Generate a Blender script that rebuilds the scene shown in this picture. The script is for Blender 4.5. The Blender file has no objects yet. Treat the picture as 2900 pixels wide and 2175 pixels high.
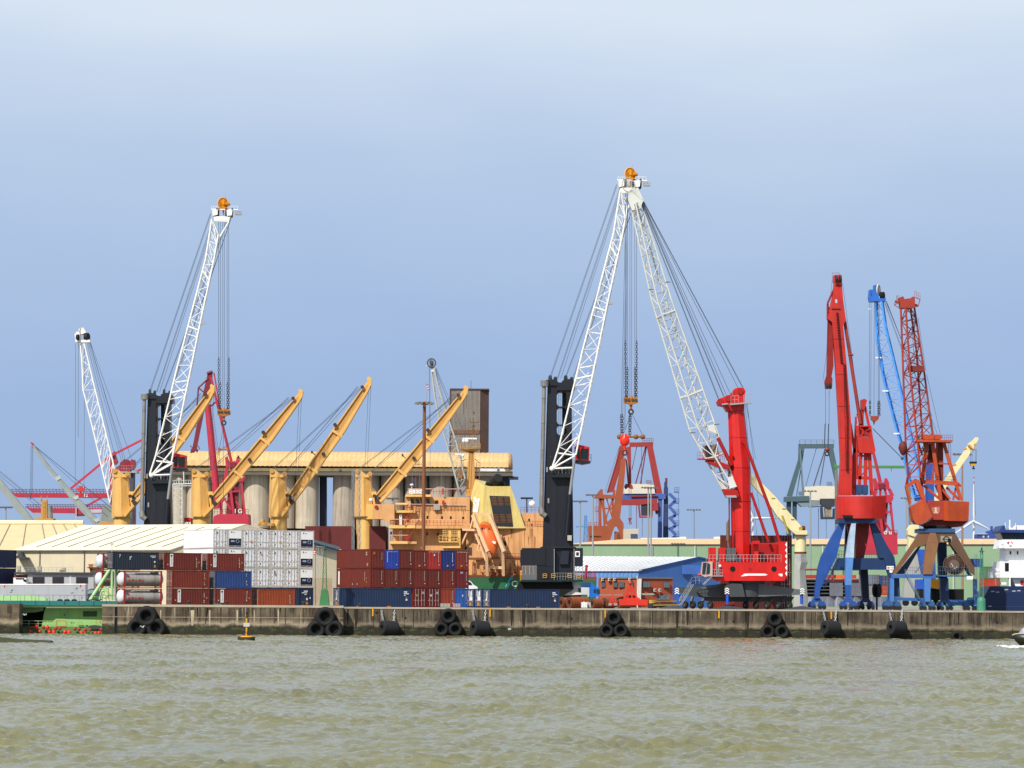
import bpy, math, random
import numpy as np
from mathutils import Vector as V, Matrix
random.seed(7)
R = math.radians
scene = bpy.context.scene
C = scene.collection
# ------------------------------------------------------------------ camera
FPX = 8325.0
CAM = V((0, 0, 5.14))
PITCH = math.atan(618.5 / FPX)
ROT = Matrix.Rotation(math.pi / 2 + PITCH, 3, 'X') @ Matrix.Rotation(R(0.35), 3, 'Z')
cd = bpy.data.cameras.new('camera')
cd.sensor_width = 36.0
cd.lens = 36.0 * FPX / 2900
cd.clip_start = 1.0
cd.clip_end = 9000.0
co = bpy.data.objects.new('camera', cd)
co.location = CAM
co.rotation_euler = ROT.to_euler()
C.objects.link(co)
scene.camera = co
# ------------------------------------------------------------------ light
SUN_EL, SUN_AZ = 43.0, 0.0
SUN_H = V((-0.52, -0.86))          # horizontal direction towards the sun
SUN_H.normalize()
to_sun = V((SUN_H.x * math.cos(R(SUN_EL)), SUN_H.y * math.cos(R(SUN_EL)), math.sin(R(SUN_EL))))
sd = bpy.data.lights.new('sun', 'SUN')
sd.energy = 5.0
sd.angle = R(0.6)
sd.color = (1.0, 0.95, 0.86)
so = bpy.data.objects.new('sun', sd)
so.rotation_euler = to_sun.to_track_quat('Z', 'Y').to_euler()
so.location = (0, 0, 120)
C.objects.link(so)
w = bpy.data.worlds.new('World')
scene.world = w
w.use_nodes = True
nt = w.node_tree
nt.nodes.clear()
N = nt.nodes.new
L = nt.links.new
out = N('ShaderNodeOutputWorld')
sky = N('ShaderNodeTexSky')
sky.sky_type = 'NISHITA'
sky.sun_disc = False
sky.sun_elevation = R(SUN_EL)
sky.sun_rotation = math.atan2(SUN_H.x, SUN_H.y)
sky.air_density = 1.2
sky.dust_density = 2.0
bg1 = N('ShaderNodeBackground')
bg1.inputs[1].default_value = 0.05
L(sky.outputs[0], bg1.inputs[0])
tc = N('ShaderNodeTexCoord')
sep = N('ShaderNodeSeparateXYZ')
L(tc.outputs['Generated'], sep.inputs[0])
# thin high overcast: pale veil whose tone changes with elevation, soft mottling
mp = N('ShaderNodeMapping')
mp.inputs['Scale'].default_value = (5.0, 5.0, 16.0)
L(tc.outputs['Generated'], mp.inputs[0])
nz = N('ShaderNodeTexNoise')
nz.inputs['Scale'].default_value = 1.0
nz.inputs['Detail'].default_value = 3.0
nz.inputs['Roughness'].default_value = 0.5
L(mp.outputs[0], nz.inputs['Vector'])
mm = N('ShaderNodeMath')
mm.operation = 'MULTIPLY_ADD'
mm.inputs[1].default_value = 0.075
L(nz.outputs[0], mm.inputs[0])
ma = N('ShaderNodeMath')
ma.operation = 'ADD'
ma.inputs[1].default_value = -0.0375
L(sep.outputs[2], ma.inputs[0])
L(ma.outputs[0], mm.inputs[2])
rp = N('ShaderNodeValToRGB')
els = rp.color_ramp.elements
def lin(h):
 h = h.lstrip('#')
 o = []
 for i in (0, 2, 4):
  c = int(h[i:i + 2], 16) / 255
  o.append(c / 12.92 if c <= 0.04045 else ((c + 0.055) / 1.055) ** 2.4)
 return o
SKYRAMP = [(0.0, 'A2BADD'), (0.035, '9BB6DF'), (0.07, '9CB6DF'), (0.105, 'A6BEE2'), (0.14, 'B3C8E6'), (0.175, 'C8D8EE'), (0.205, 'DAE6F4'), (0.4, 'CAD6EC'), (1.0, 'A8B8D8')]
for i, (p, h) in enumerate(SKYRAMP):
 e = els[i] if i < 2 else els.new(p)
 e.position = p
 e.color = lin(h) + [1]
L(mm.outputs[0], rp.inputs[0])
bg2 = N('ShaderNodeBackground')
bg2.inputs[1].default_value = 1.02
L(rp.outputs[0], bg2.inputs[0])
ad = N('ShaderNodeMixShader')
ad.inputs[0].default_value = 0.86
L(bg1.outputs[0], ad.inputs[1])
L(bg2.outputs[0], ad.inputs[2])
L(ad.outputs[0], out.inputs[0])
scene.view_settings.view_transform = 'Standard'
scene.view_settings.look = 'None'
scene.view_settings.exposure = 0.12
scene.view_settings.gamma = 1.0
scene.render.engine = 'CYCLES'
scene.cycles.max_bounces = 6
# ------------------------------------------------------------------ pixel -> world at a depth
def P(px, py, Y):
 d = ROT @ V(((px - 1450) / FPX, -(py - 1087.5) / FPX, -1.0))
 return CAM + d * (Y / d.y)
def G(px, Y, z):
 """point on height z, depth Y, under image column px"""
 p = P(px, 1706, Y)
 return V((p.x, Y, z))
def S(Y):
 return Y / FPX
GZ = 4.30                      # height of the yard
# ------------------------------------------------------------------ materials
MATS = {}
def paint(name, col, rough=0.5, var=0.14, rust=0.0, streak=0.0, metal=0.0, scale=0.5, dirt='2A2019', bump=0.0, spec=0.4, rustcol='4A2412'):
 if name in MATS:
  return MATS[name]
 m = bpy.data.materials.new(name)
 m.use_nodes = True
 t = m.node_tree
 b = t.nodes['Principled BSDF']
 c = lin(col) if isinstance(col, str) else list(col)
 b.inputs['Roughness'].default_value = rough
 b.inputs['Metallic'].default_value = metal
 b.inputs['Specular IOR Level'].default_value = spec
 tcn = t.nodes.new('ShaderNodeTexCoord')
 no = t.nodes.new('ShaderNodeTexNoise')
 no.inputs['Scale'].default_value = scale
 no.inputs['Detail'].default_value = 5
 no.inputs['Roughness'].default_value = 0.65
 t.links.new(tcn.outputs['Object'], no.inputs['Vector'])
 mr = t.nodes.new('ShaderNodeMapRange')
 mr.inputs[1].default_value = 0.25
 mr.inputs[2].default_value = 0.75
 mr.inputs[3].default_value = 1 - var
 mr.inputs[4].default_value = 1 + var
 t.links.new(no.outputs[0], mr.inputs[0])
 mx = t.nodes.new('ShaderNodeMix')
 mx.data_type = 'RGBA'
 mx.blend_type = 'MULTIPLY'
 mx.inputs[0].default_value = 1
 mx.inputs[6].default_value = c + [1]
 t.links.new(mr.outputs[0], mx.inputs[7])
 last = mx.outputs[2]
 if streak > 0:
  mpn = t.nodes.new('ShaderNodeMapping')
  mpn.inputs['Scale'].default_value = (1.7, 1.7, 0.10)
  t.links.new(tcn.outputs['Object'], mpn.inputs[0])
  n2 = t.nodes.new('ShaderNodeTexNoise')
  n2.inputs['Scale'].default_value = 1.0
  n2.inputs['Detail'].default_value = 4
  t.links.new(mpn.outputs[0], n2.inputs['Vector'])
  m2 = t.nodes.new('ShaderNodeMapRange')
  m2.inputs[1].default_value = 0.48
  m2.inputs[2].default_value = 0.72
  m2.inputs[4].default_value = streak
  t.links.new(n2.outputs[0], m2.inputs[0])
  x2 = t.nodes.new('ShaderNodeMix')
  x2.data_type = 'RGBA'
  x2.inputs[7].default_value = lin(dirt) + [1]
  t.links.new(last, x2.inputs[6])
  t.links.new(m2.outputs[0], x2.inputs[0])
  last = x2.outputs[2]
 if rust > 0:
  n3 = t.nodes.new('ShaderNodeTexNoise')
  n3.inputs['Scale'].default_value = scale * 3.1
  n3.inputs['Detail'].default_value = 7
  n3.inputs['Roughness'].default_value = 0.7
  t.links.new(tcn.outputs['Object'], n3.inputs['Vector'])
  m3 = t.nodes.new('ShaderNodeMapRange')
  m3.inputs[1].default_value = 0.70 - rust * 0.3
  m3.inputs[2].default_value = 0.80 - rust * 0.25
  m3.inputs[4].default_value = 0.85
  t.links.new(n3.outputs[0], m3.inputs[0])
  x3 = t.nodes.new('ShaderNodeMix')
  x3.data_type = 'RGBA'
  x3.inputs[7].default_value = lin(rustcol) + [1]
  t.links.new(last, x3.inputs[6])
  t.links.new(m3.outputs[0], x3.inputs[0])
  last = x3.outputs[2]
 t.links.new(last, b.inputs['Base Color'])
 if bump > 0:
  bn = t.nodes.new('ShaderNodeBump')
  bn.inputs['Strength'].default_value = bump
  bn.inputs['Distance'].default_value = 0.1
  t.links.new(no.outputs[0], bn.inputs['Height'])
  t.links.new(bn.outputs[0], b.inputs['Normal'])
 MATS[name] = m
 return m
SPLIT = set('window bridge_window sheave tower_sheave head_sheave wheel floodlight yellow_gate porthole hatch_cover outrigger_arm boom_mount portal_leg radar_scanner painted_bay_shade axle_arm sill_beam louvre fire_box tower_plate satellite_dome chain cab_window trolley_cab roof_light yellow_marking drain_hole awning top_sheave hull_scuff roof_unit sign_board leg upper_frame railing boom_foot deck_block downpipe stair jib_fittings handrail roof_edge dark_panel column'.split())
class M:
 def __init__(s):
  s.v = []; s.f = []; s.mi = []; s.sm = []; s.m = 0
 def add(s, vs, fs, smooth=False):
  b = len(s.v)
  s.v.extend(V(x) for x in vs)
  for q in fs:
   s.f.append([b + i for i in q]); s.mi.append(s.m); s.sm.append(smooth)
  return s
 def hexa(s, p):                       # 8 points: bottom loop 0-3, top loop 4-7
  return s.add(p, [(3, 2, 1, 0), (4, 5, 6, 7), (0, 1, 5, 4), (1, 2, 6, 5), (2, 3, 7, 6), (3, 0, 4, 7)])
 def box(s, x0, x1, y0, y1, z0, z1):
  return s.hexa([(x0, y0, z0), (x1, y0, z0), (x1, y1, z0), (x0, y1, z0), (x0, y0, z1), (x1, y0, z1), (x1, y1, z1), (x0, y1, z1)])
 def prism(s, pts, d):                 # planar loop extruded along the vector d
  n = len(pts)
  vs = [V(p) for p in pts] + [V(p) + V(d) for p in pts]
  fs = [tuple(range(n)), tuple(range(2 * n - 1, n - 1, -1))]
  fs += [(i + n, (i + 1) % n + n, (i + 1) % n, i) for i in range(n)]
  a = sum(((vs[i].x * vs[(i + 1) % n].z - vs[(i + 1) % n].x * vs[i].z) for i in range(n)))
  if a * V(d).y < 0:
   fs = [tuple(reversed(q)) for q in fs]
  return s.add(vs, fs)
 def poly(s, px, Y, d):                # image-space loop -> solid of depth d starting at depth Y
  return s.prism([P(x, y, Y) for x, y in px], (0, d, 0))
 def pb(s, x0, y0, x1, y1, Y, d):
  return s.poly([(x0, y0), (x1, y0), (x1, y1), (x0, y1)], Y, d)
 def frame(s, a, b):
  z = (V(b) - V(a)).normalized()
  u = V((0, 0, 1)) if abs(z.z) < 0.95 else V((0, 1, 0))
  x = z.cross(u).normalized()
  return x, x.cross(z).normalized(), z
 def tube(s, a, b, r, r2=None, n=6, cap=True, smooth=True):
  a = V(a); b = V(b)
  if (b - a).length < 1e-6: return s
  r2 = r if r2 is None else r2
  x, y, z = s.frame(a, b)
  vs = []
  for c, rr in ((a, r), (b, r2)):
   for i in range(n):
    t = 2 * math.pi * (i + 0.5) / n
    vs.append(c + x * math.cos(t) * rr + y * math.sin(t) * rr)
  fs = [(i, (i + 1) % n, n + (i + 1) % n, n + i) for i in range(n)]
  s.add(vs, fs, smooth and n > 5)
  if cap:
   s.add([vs[i] for i in range(n)], [tuple(range(n - 1, -1, -1))])
   s.add([vs[n + i] for i in range(n)], [tuple(range(n))])
  return s
 def bar(s, a, b, w, h=None):          # rectangular bar
  a = V(a); b = V(b); h = w if h is None else h
  if (b - a).length < 1e-6: return s
  x, y, z = s.frame(a, b)
  p = []
  for c in (a, b):
   p += [c - x * w / 2 - y * h / 2, c + x * w / 2 - y * h / 2, c + x * w / 2 + y * h / 2, c - x * w / 2 + y * h / 2]
  return s.hexa(p)
 def pt(s, a, b, Y, r, Y2=None, r2=None, n=6):    # tube between image points
  return s.tube(P(a[0], a[1], Y), P(b[0], b[1], Y if Y2 is None else Y2), r, r2, n)
 def line(s, pts, r, n=5):
  for a, b in zip(pts, pts[1:]):
   s.tube(a, b, r, None, n)
  return s
 def loft(s, rings, cap=True, smooth=True):
  n = len(rings[0])
  vs = [p for r_ in rings for p in r_]
  fs = []
  for k in range(len(rings) - 1):
   for i in range(n):
    fs.append((k * n + i, k * n + (i + 1) % n, (k + 1) * n + (i + 1) % n, (k + 1) * n + i))
  s.add(vs, fs, smooth)
  if cap:
   s.add(rings[0], [tuple(range(n - 1, -1, -1))])
   s.add(rings[-1], [tuple(range(n))])
  return s
 def sphere(s, c, r, n=12, k=8, sc=(1, 1, 1)):
  c = V(c)
  rings = []
  for j in range(1, k):
   a = math.pi * j / k
   rings.append([c + V((math.sin(a) * math.cos(2 * math.pi * i / n) * r * sc[0], math.sin(a) * math.sin(2 * math.pi * i / n) * r * sc[1], -math.cos(a) * r * sc[2])) for i in range(n)])
  s.loft(rings, False)
  b = len(s.v)
  s.v += [c - V((0, 0, r * sc[2])), c + V((0, 0, r * sc[2]))]
  st = b - n * (k - 1); en = b - n
  for i in range(n):
   s.f.append([b, st + (i + 1) % n, st + i]); s.f.append([b + 1, en + i, en + (i + 1) % n])
   s.mi += [s.m, s.m]; s.sm += [True, True]
  return s
 def torus(s, c, ax, Rr, r, n=20, k=8, fx=1.0):
  c = V(c); z = V(ax).normalized()
  u = V((0, 0, 1)) if abs(z.z) < 0.9 else V((1, 0, 0))
  x = z.cross(u).normalized(); y = z.cross(x)
  vs = []; fs = []
  for i in range(n):
   t = 2 * math.pi * i / n
   d = x * math.cos(t) + y * math.sin(t)
   for j in range(k):
    q = 2 * math.pi * j / k
    vs.append(c + d * (Rr + r * math.cos(q)) + z * r * fx * math.sin(q))
  for i in range(n):
   for j in range(k):
    fs.append((i * k + j, i * k + (j + 1) % k, (i + 1) % n * k + (j + 1) % k, (i + 1) % n * k + j))
  return s.add(vs, fs, True)
 def disc(s, c, ax, r, th, n=20):
  z = V(ax).normalized() * th / 2
  return s.tube(V(c) - z, V(c) + z, r, None, n)
 def rail(s, a, b, h=1.1, n=6, r=0.03, mid=True):
  a = V(a); b = V(b); u = V((0, 0, 1))
  s.tube(a + u * h, b + u * h, r, None, 4)
  if mid: s.tube(a + u * h * .5, b + u * h * .5, r * .8, None, 4)
  for i in range(n + 1):
   p = a.lerp(b, i / n)
   s.tube(p, p + u * h, r, None, 4)
  return s
 def ladder(s, a, b, wv, n, r=0.03):
  a = V(a); b = V(b); wv = V(wv)
  s.tube(a, b, r, None, 4); s.tube(a + wv, b + wv, r, None, 4)
  for i in range(n + 1):
   p = a.lerp(b, i / n)
   s.tube(p, p + wv, r * .8, None, 4)
  return s
 def text(s, txt, o, ex, ez, h):
  """flat lettering: origin o, baseline along ex, up along ez, cap height h"""
  for vs, fs in [glyphs(txt)]:
   ex = V(ex).normalized(); ez = V(ez).normalized()
   k = h / 0.7
   s.add([V(o) + ex * p[0] * k + ez * p[1] * k for p in vs], fs)
  return s
 def islands(s):
  f = list(range(len(s.v)))
  def r(i):
   while f[i] != i:
    f[i] = f[f[i]]; i = f[i]
   return i
  for q in s.f:
   for i in q[1:]: f[r(i)] = r(q[0])
  g = {}
  for k, q in enumerate(s.f): g.setdefault(r(q[0]), []).append(k)
  bx = []
  for ks in g.values():
   p = [s.v[i] for k in ks for i in s.f[k]]
   bx.append([ks, [min(a[j] for a in p) - .04 for j in range(3)], [max(a[j] for a in p) + .04 for j in range(3)]])
  go = True
  while go:
   go = False
   for i in range(len(bx)):
    for j in range(len(bx) - 1, i, -1):
     a, b = bx[i], bx[j]
     if all(a[1][c] <= b[2][c] and b[1][c] <= a[2][c] for c in range(3)):
      bx[i] = [a[0] + b[0], [min(a[1][c], b[1][c]) for c in range(3)], [max(a[2][c], b[2][c]) for c in range(3)]]
      del bx[j]; go = True
  return [x[0] for x in bx]
 def build(s, name, mat, parent=None, local=False, loc=None):
  if name in SPLIT and parent is not None:
   isl = s.islands()
   if len(isl) > 1:
    for ks in isl:
     m = M()
     mp_ = {}
     for k in ks:
      q = []
      for i in s.f[k]:
       if i not in mp_:
        mp_[i] = len(m.v); m.v.append(s.v[i])
       q.append(mp_[i])
      m.f.append(q); m.mi.append(s.mi[k]); m.sm.append(s.sm[k])
     o = m._build(name, mat, parent, local, loc)
    return o
  return s._build(name, mat, parent, local, loc)
 def _build(s, name, mat, parent=None, local=False, loc=None):
  me = bpy.data.meshes.new(name)
  off = V((0, 0, 0))
  if parent is not None and not local:
   off = V(parent.get('_o', (0, 0, 0)))
  if loc is not None:
   off = V(loc)
  me.from_pydata([tuple(p - off) for p in s.v], [], s.f)
  for mt in (mat if isinstance(mat, (list, tuple)) else [mat]):
   me.materials.append(mt)
  me.polygons.foreach_set('material_index', s.mi)
  me.polygons.foreach_set('use_smooth', s.sm)
  me.update()
  o = bpy.data.objects.new(name, me)
  if parent is not None:
   o.parent = parent
   if not local: o['_o'] = list(parent.get('_o', (0, 0, 0)))
  elif loc is not None:
   o.location = loc
  if parent is None and loc is not None: o['_o'] = list(off)
  C.objects.link(o)
  return o
_gl = {}
def glyphs(txt):
 if txt not in _gl:
  cu = bpy.data.curves.new('lettering', 'FONT')
  cu.body = txt
  cu.resolution_u = 3
  ob = bpy.data.objects.new('lettering', cu)
  me = ob.to_mesh()
  _gl[txt] = ([tuple(v.co) for v in me.vertices], [tuple(p.vertices) for p in me.polygons])
  ob.to_mesh_clear()
  bpy.data.objects.remove(ob)
  bpy.data.curves.remove(cu)
 return _gl[txt]
def tag(o, label=None, cat=None, group=None, kind=None):
 if label: o['label'] = label
 if cat: o['category'] = cat
 if group: o['group'] = group
 if kind: o['kind'] = kind
 return o
def thing(name, label, cat, loc, group=None, rz=0.0):
 o = bpy.data.objects.new(name, None)
 o.empty_display_size = 0.5
 o.location = loc
 o.rotation_euler = (0, 0, rz)
 o['_o'] = list(loc)
 C.objects.link(o)
 return tag(o, label, cat, group)
def dup(o, parent=None):
 c = o.copy()
 C.objects.link(c)
 if parent is not None: c.parent = parent
 for ch in list(o.children):
  dup(ch, c)
 return c
def poly_at(pts, t):
 ls = [0.0]
 for a, b in zip(pts, pts[1:]): ls.append(ls[-1] + (b - a).length)
 d = t * ls[-1]
 for i in range(len(pts) - 1):
  if d <= ls[i + 1] + 1e-9:
   return pts[i].lerp(pts[i + 1], (d - ls[i]) / max(ls[i + 1] - ls[i], 1e-9))
 return pts[-1].copy()
def lattice(m, ch, n, rc, rb, cross=False, t0=0.0, t1=1.0, ease=0.0, nc=6):
 """four (or three) chords joined by struts and diagonals"""
 k = len(ch)
 for c in ch:
  m.line(c, rc, nc)
 ts = []
 acc = 0
 for i in range(n + 1):
  ts.append(acc); acc += 1 - ease * i / n
 ts = [t0 + (t1 - t0) * t / ts[-1] for t in ts]
 nodes = [[poly_at(c, t) for c in ch] for t in ts]
 for i in range(n + 1):
  for j in range(k):
   m.tube(nodes[i][j], nodes[i][(j + 1) % k], rb, None, 4, False)
   if i < n:
    a, b = nodes[i], nodes[i + 1]
    q = (j + 1) % k
    if (i + j) % 2 or cross: m.tube(a[j], b[q], rb, None, 4, False)
    if not (i + j) % 2 or cross: m.tube(a[q], b[j], rb, None, 4, False)
 return m
def ropes(m, pairs, Y, r=0.045, Y2=None):
 for a, b in pairs:
  m.pt(a, b, Y, r, Y2, None, 4)
 return m
def chain(m, a, b, link=0.42, r=0.06):
 a = V(a); b = V(b)
 n = max(2, int((b - a).length / (link * .78)))
 d = (b - a).normalized()
 for i in range(n):
  c = a.lerp(b, (i + .5) / n)
  ax = V((0, 1, 0)) if i % 2 else V((1, 0.35, 0))
  x = d.cross(ax).normalized()
  pts = [c + d * link * .5 * sy + x * link * .26 * sx for sx, sy in ((1, .6), (.5, 1), (-.5, 1), (-1, .6), (-1, -.6), (-.5, -1), (.5, -1), (1, -.6))]
  for p, q in zip(pts, pts[1:] + pts[:1]): m.tube(p, q, r, None, 4, False)
 return m
ORD = ['first', 'second', 'third', 'fourth', 'fifth', 'sixth', 'seventh', 'eighth', 'ninth', 'tenth', 'eleventh', 'twelfth', 'thirteenth', 'fourteenth', 'fifteenth', 'sixteenth', 'seventeenth', 'eighteenth', 'nineteenth', 'twentieth']
ROPE = paint('rope_steel', '3C4250', 0.6)
CHAIN = paint('chain_steel', '33302F', 0.6)
BLACK = paint('black_rubber', '151617', 0.75, .25, scale=2)
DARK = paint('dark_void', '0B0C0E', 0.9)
WHITE = paint('white_paint', 'E8E6E2', 0.45, .06, .04, .12, dirt='8A8378')
GLASS = paint('window_glass', '1C2A30', 0.12, .3, spec=.6)
STEEL = paint('galvanised_steel', '9A9C9C', 0.5, .12, metal=.3)
RUST = paint('rusty_steel', '5A2A18', 0.85, .35, .25, scale=1.5)
YEL = paint('safety_yellow', 'C98F10', 0.5, .1, .08)
REDP = paint('signal_red', 'C32018', 0.45, .1)
# ------------------------------------------------------------------ water
def water():
 rng = np.random.default_rng(3)
 ys = [70.0]
 while ys[-1] < 452: ys.append(ys[-1] + 0.16 + 0.44 * (ys[-1] - 70) / 380)
 ys = np.array(ys)
 us = np.linspace(-1, 1, 860)
 half = 26 + 0.2 * ys
 X = half[:, None] * us[None, :]
 Yg = np.repeat(ys[:, None], len(us), 1)
 Z = np.zeros_like(X)
 gust = np.zeros_like(X)
 for _ in range(9):
  th = rng.uniform(0, 2 * np.pi); lam = rng.uniform(8, 40)
  gust += np.sin(2 * np.pi / lam * (X * np.cos(th) + Yg * np.sin(th)) + rng.uniform(0, 6.28))
 gust = 0.85 + 0.36 * gust / 3
 dx = 2 * half[:, None] / len(us)
 DX = np.zeros_like(X); DY = np.zeros_like(X)
 for i in range(190):
  lam = 0.32 * (6.5 ** rng.random())
  th = math.radians(-78) + rng.normal(0, 0.50)
  k = 2 * np.pi / lam
  amp = 0.0091 * lam ** 0.75 * rng.uniform(.5, 1.3)
  ph = k * (X * np.cos(th) + Yg * np.sin(th)) + rng.uniform(0, 6.28)
  sw = np.clip((lam - 1.5 * dx) / (1.5 * dx), 0, 1)
  a_ = amp * sw * (gust if lam < 4 else 1)
  Z += a_ * np.sin(ph); DX += a_ * np.cos(ph) * np.cos(th); DY += a_ * np.cos(ph) * np.sin(th)
 Z -= 0.02
 X = X + DX * .4; Yg = Yg + DY * .4
 ny, nx = X.shape
 verts = np.stack([X, Yg, Z], -1).reshape(-1, 3)
 idx = np.arange(ny * nx).reshape(ny, nx)
 quads = np.stack([idx[:-1, :-1], idx[:-1, 1:], idx[1:, 1:], idx[1:, :-1]], -1).reshape(-1, 4)
 # flat continuation all round, joined only visually far outside the picture and behind the quay
 ex = np.array([[-2500, -300, -.25], [2500, -300, -.25], [2500, 4000, -.25], [-2500, 4000, -.25]], float)
 b = len(verts)
 verts = np.vstack([verts, ex])
 quads = np.vstack([quads, [[b, b + 1, b + 2, b + 3]]])
 me = bpy.data.meshes.new('water')
 me.vertices.add(len(verts)); me.vertices.foreach_set('co', verts.ravel())
 me.loops.add(quads.size); me.loops.foreach_set('vertex_index', quads.ravel().astype(np.int32))
 me.polygons.add(len(quads)); me.polygons.foreach_set('loop_start', np.arange(0, quads.size, 4, dtype=np.int32))
 me.polygons.foreach_set('use_smooth', np.ones(len(quads), bool))
 me.update(); me.validate()
 m = bpy.data.materials.new('estuary_water'); m.use_nodes = True
 t = m.node_tree; bs = t.nodes['Principled BSDF']
 g = t.nodes.new('ShaderNodeTexCoord')
 mp_ = t.nodes.new('ShaderNodeMapping'); mp_.inputs['Scale'].default_value = (0.05, 0.02, .05)
 t.links.new(g.outputs['Object'], mp_.inputs[0])
 n1 = t.nodes.new('ShaderNodeTexNoise'); n1.inputs['Scale'].default_value = 1; n1.inputs['Detail'].default_value = 4
 t.links.new(mp_.outputs[0], n1.inputs['Vector'])
 r1 = t.nodes.new('ShaderNodeValToRGB')
 r1.color_ramp.elements[0].position = .3; r1.color_ramp.elements[0].color = lin('6B6944') + [1]
 r1.color_ramp.elements[1].position = .7; r1.color_ramp.elements[1].color = lin('787652') + [1]
 t.links.new(n1.outputs[0], r1.inputs[0]); t.links.new(r1.outputs[0], bs.inputs['Base Color'])
 bs.inputs['Roughness'].default_value = 0.05
 bs.inputs['IOR'].default_value = 1.33; bs.inputs['Specular IOR Level'].default_value = 1.0
 n2 = t.nodes.new('ShaderNodeTexNoise'); n2.inputs['Scale'].default_value = 4.5; n2.inputs['Detail'].default_value = 6; n2.inputs['Roughness'].default_value = .65
 t.links.new(g.outputs['Object'], n2.inputs['Vector'])
 bn = t.nodes.new('ShaderNodeBump'); bn.inputs['Strength'].default_value = .45; bn.inputs['Distance'].default_value = .16
 t.links.new(n2.outputs[0], bn.inputs['Height']); t.links.new(bn.outputs[0], bs.inputs['Normal'])
 me.materials.append(m)
 o = bpy.data.objects.new('water', me); C.objects.link(o)
 return tag(o, 'murky green brown estuary water with small wind waves', None, None, 'structure')
water()
# ------------------------------------------------------------------ quay
def concrete(name, base, dark, weed_z=1.35, light='B5A68C'):
 m = bpy.data.materials.new(name); m.use_nodes = True
 t = m.node_tree; bs = t.nodes['Principled BSDF']; bs.inputs['Roughness'].default_value = .9
 nn = t.nodes.new; lk = t.links.new
 g = nn('ShaderNodeNewGeometry')
 def noise(sc, det=5, rough=.6):
  mp_ = nn('ShaderNodeMapping'); mp_.inputs['Scale'].default_value = sc
  lk(g.outputs['Position'], mp_.inputs[0])
  n = nn('ShaderNodeTexNoise'); n.inputs['Scale'].default_value = 1; n.inputs['Detail'].default_value = det; n.inputs['Roughness'].default_value = rough
  lk(mp_.outputs[0], n.inputs['Vector']); return n.outputs[0]
 def rng(x, a, b, c=0.0, d=1.0):
  r = nn('ShaderNodeMapRange'); lk(x, r.inputs[0])
  for i, q in enumerate((a, b, c, d)): r.inputs[i + 1].default_value = q
  return r.outputs[0]
 def mix(f, a, b):
  x = nn('ShaderNodeMix'); x.data_type = 'RGBA'; lk(f, x.inputs[0])
  for i, q in ((6, a), (7, b)):
   if isinstance(q, str): x.inputs[i].default_value = lin(q) + [1]
   else: lk(q, x.inputs[i])
  return x.outputs[2]
 def mul(a, b):
  x = nn('ShaderNodeMath'); x.operation = 'MULTIPLY'; lk(a, x.inputs[0])
  if isinstance(b, float): x.inputs[1].default_value = b
  else: lk(b, x.inputs[1])
  return x.outputs[0]
 sx = nn('ShaderNodeSeparateXYZ'); lk(g.outputs['Position'], sx.inputs[0]); z = sx.outputs[2]
 c = mix(rng(noise((.35, .35, .5)), .3, .7), base, dark)
 st = rng(noise((1.3, 1.3, .07), 6, .7), .45, .60)                     # dark run-off streaks from the top
 c = mix(mul(st, rng(noise((.16, .16, .2)), .35, .6, .25, 1.0)), c, '1F1810')
 ls = rng(noise((2.3, 2.3, .12), 5, .7), .57, .72, 0, .8)              # pale lime streaks
 c = mix(ls, c, light)
 wl = nn('ShaderNodeMath'); wl.operation = 'ADD'; lk(z, wl.inputs[0]); lk(rng(noise((.5, .5, .8)), .2, .8, -.45, .45), wl.inputs[1])
 band = mul(rng(wl.outputs[0], 1.2, 1.6), rng(wl.outputs[0], 1.6, 2.3, 1, 0))
 c = mix(mul(band, .55), c, light)                                      # bleached band above the tide mark
 c = mix(rng(wl.outputs[0], 1.1, 1.75, .95, 0), c, '1F1E12')              # weed below the tide mark
 c = mix(mul(rng(wl.outputs[0], .25, 1.0, 0, 1), mul(rng(wl.outputs[0], 1.0, 1.5, 1, 0), rng(noise((.8, .8, 1.6), 6), .5, .64, 0, .75))), c, '4B5524')
 lk(c, bs.inputs['Base Color'])
 b = nn('ShaderNodeBump'); b.inputs['Strength'].default_value = .6; b.inputs['Distance'].default_value = .15
 lk(noise((1.5, 1.5, 1.5), 8), b.inputs['Height']); lk(b.outputs[0], bs.inputs['Normal'])
 MATS[name] = m
 return m
CONC = concrete('quay_concrete', '685D4C', '382F25', light='9A8C76')
CONC2 = concrete('quay_concrete_pale', '776A55', '42372A', light='BAAA90')
COPE = paint('quay_coping', 'A09482', .9, .2, .1, bump=.3)
YARD = paint('yard_surface', '8C8880', .9, .15, scale=.1)
YQ, YL = 445.0, 442.5
XS = G(972, YL, 0).x          # step where the wall jumps forward
XR = 78.0
m = M()                       # right wall: panels with open joints
edges = [G(x, YQ, 0).x for x in (972, 1146, 1480, 1616, 1848, 2112, 2118, 2298, 2420, 2628, 2758, 2868)] + [125.0]
m.box(XS - .2, 130, YQ + .25, YQ + 7, -3, 4.24)
for i, (a, b) in enumerate(zip(edges, edges[1:])):
 a2 = max(a, XS) + .035
 rec = .18 if b - a < .6 else 0
 m.box(a2, b - .035, YQ + rec, YQ + .26, 1.20, 4.05)
 m.box(a2, b - .035, YQ - .03 + rec, YQ + .26, -3, 1.14)
qw = m.build('quay_wall', CONC)
tag(qw, 'long stained concrete quay wall with green weed below the tide mark', None, None, 'structure')
m = M()
m.box(XS + .02, 130, YQ - .06, YQ + 1.2, 4.06, 4.30)
m.build('coping', COPE, qw)
m = M()
for x in (1056, 1388, 1714, 2036, 2354):
 xx = G(x, YQ, 0).x
 m.box(xx - .11, xx + .11, YQ - .085, YQ - .005, 2.95, 4.05)
 m.box(xx - .11, xx + .11, YQ - .085, YQ - .062, 4.06, 4.29)
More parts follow.
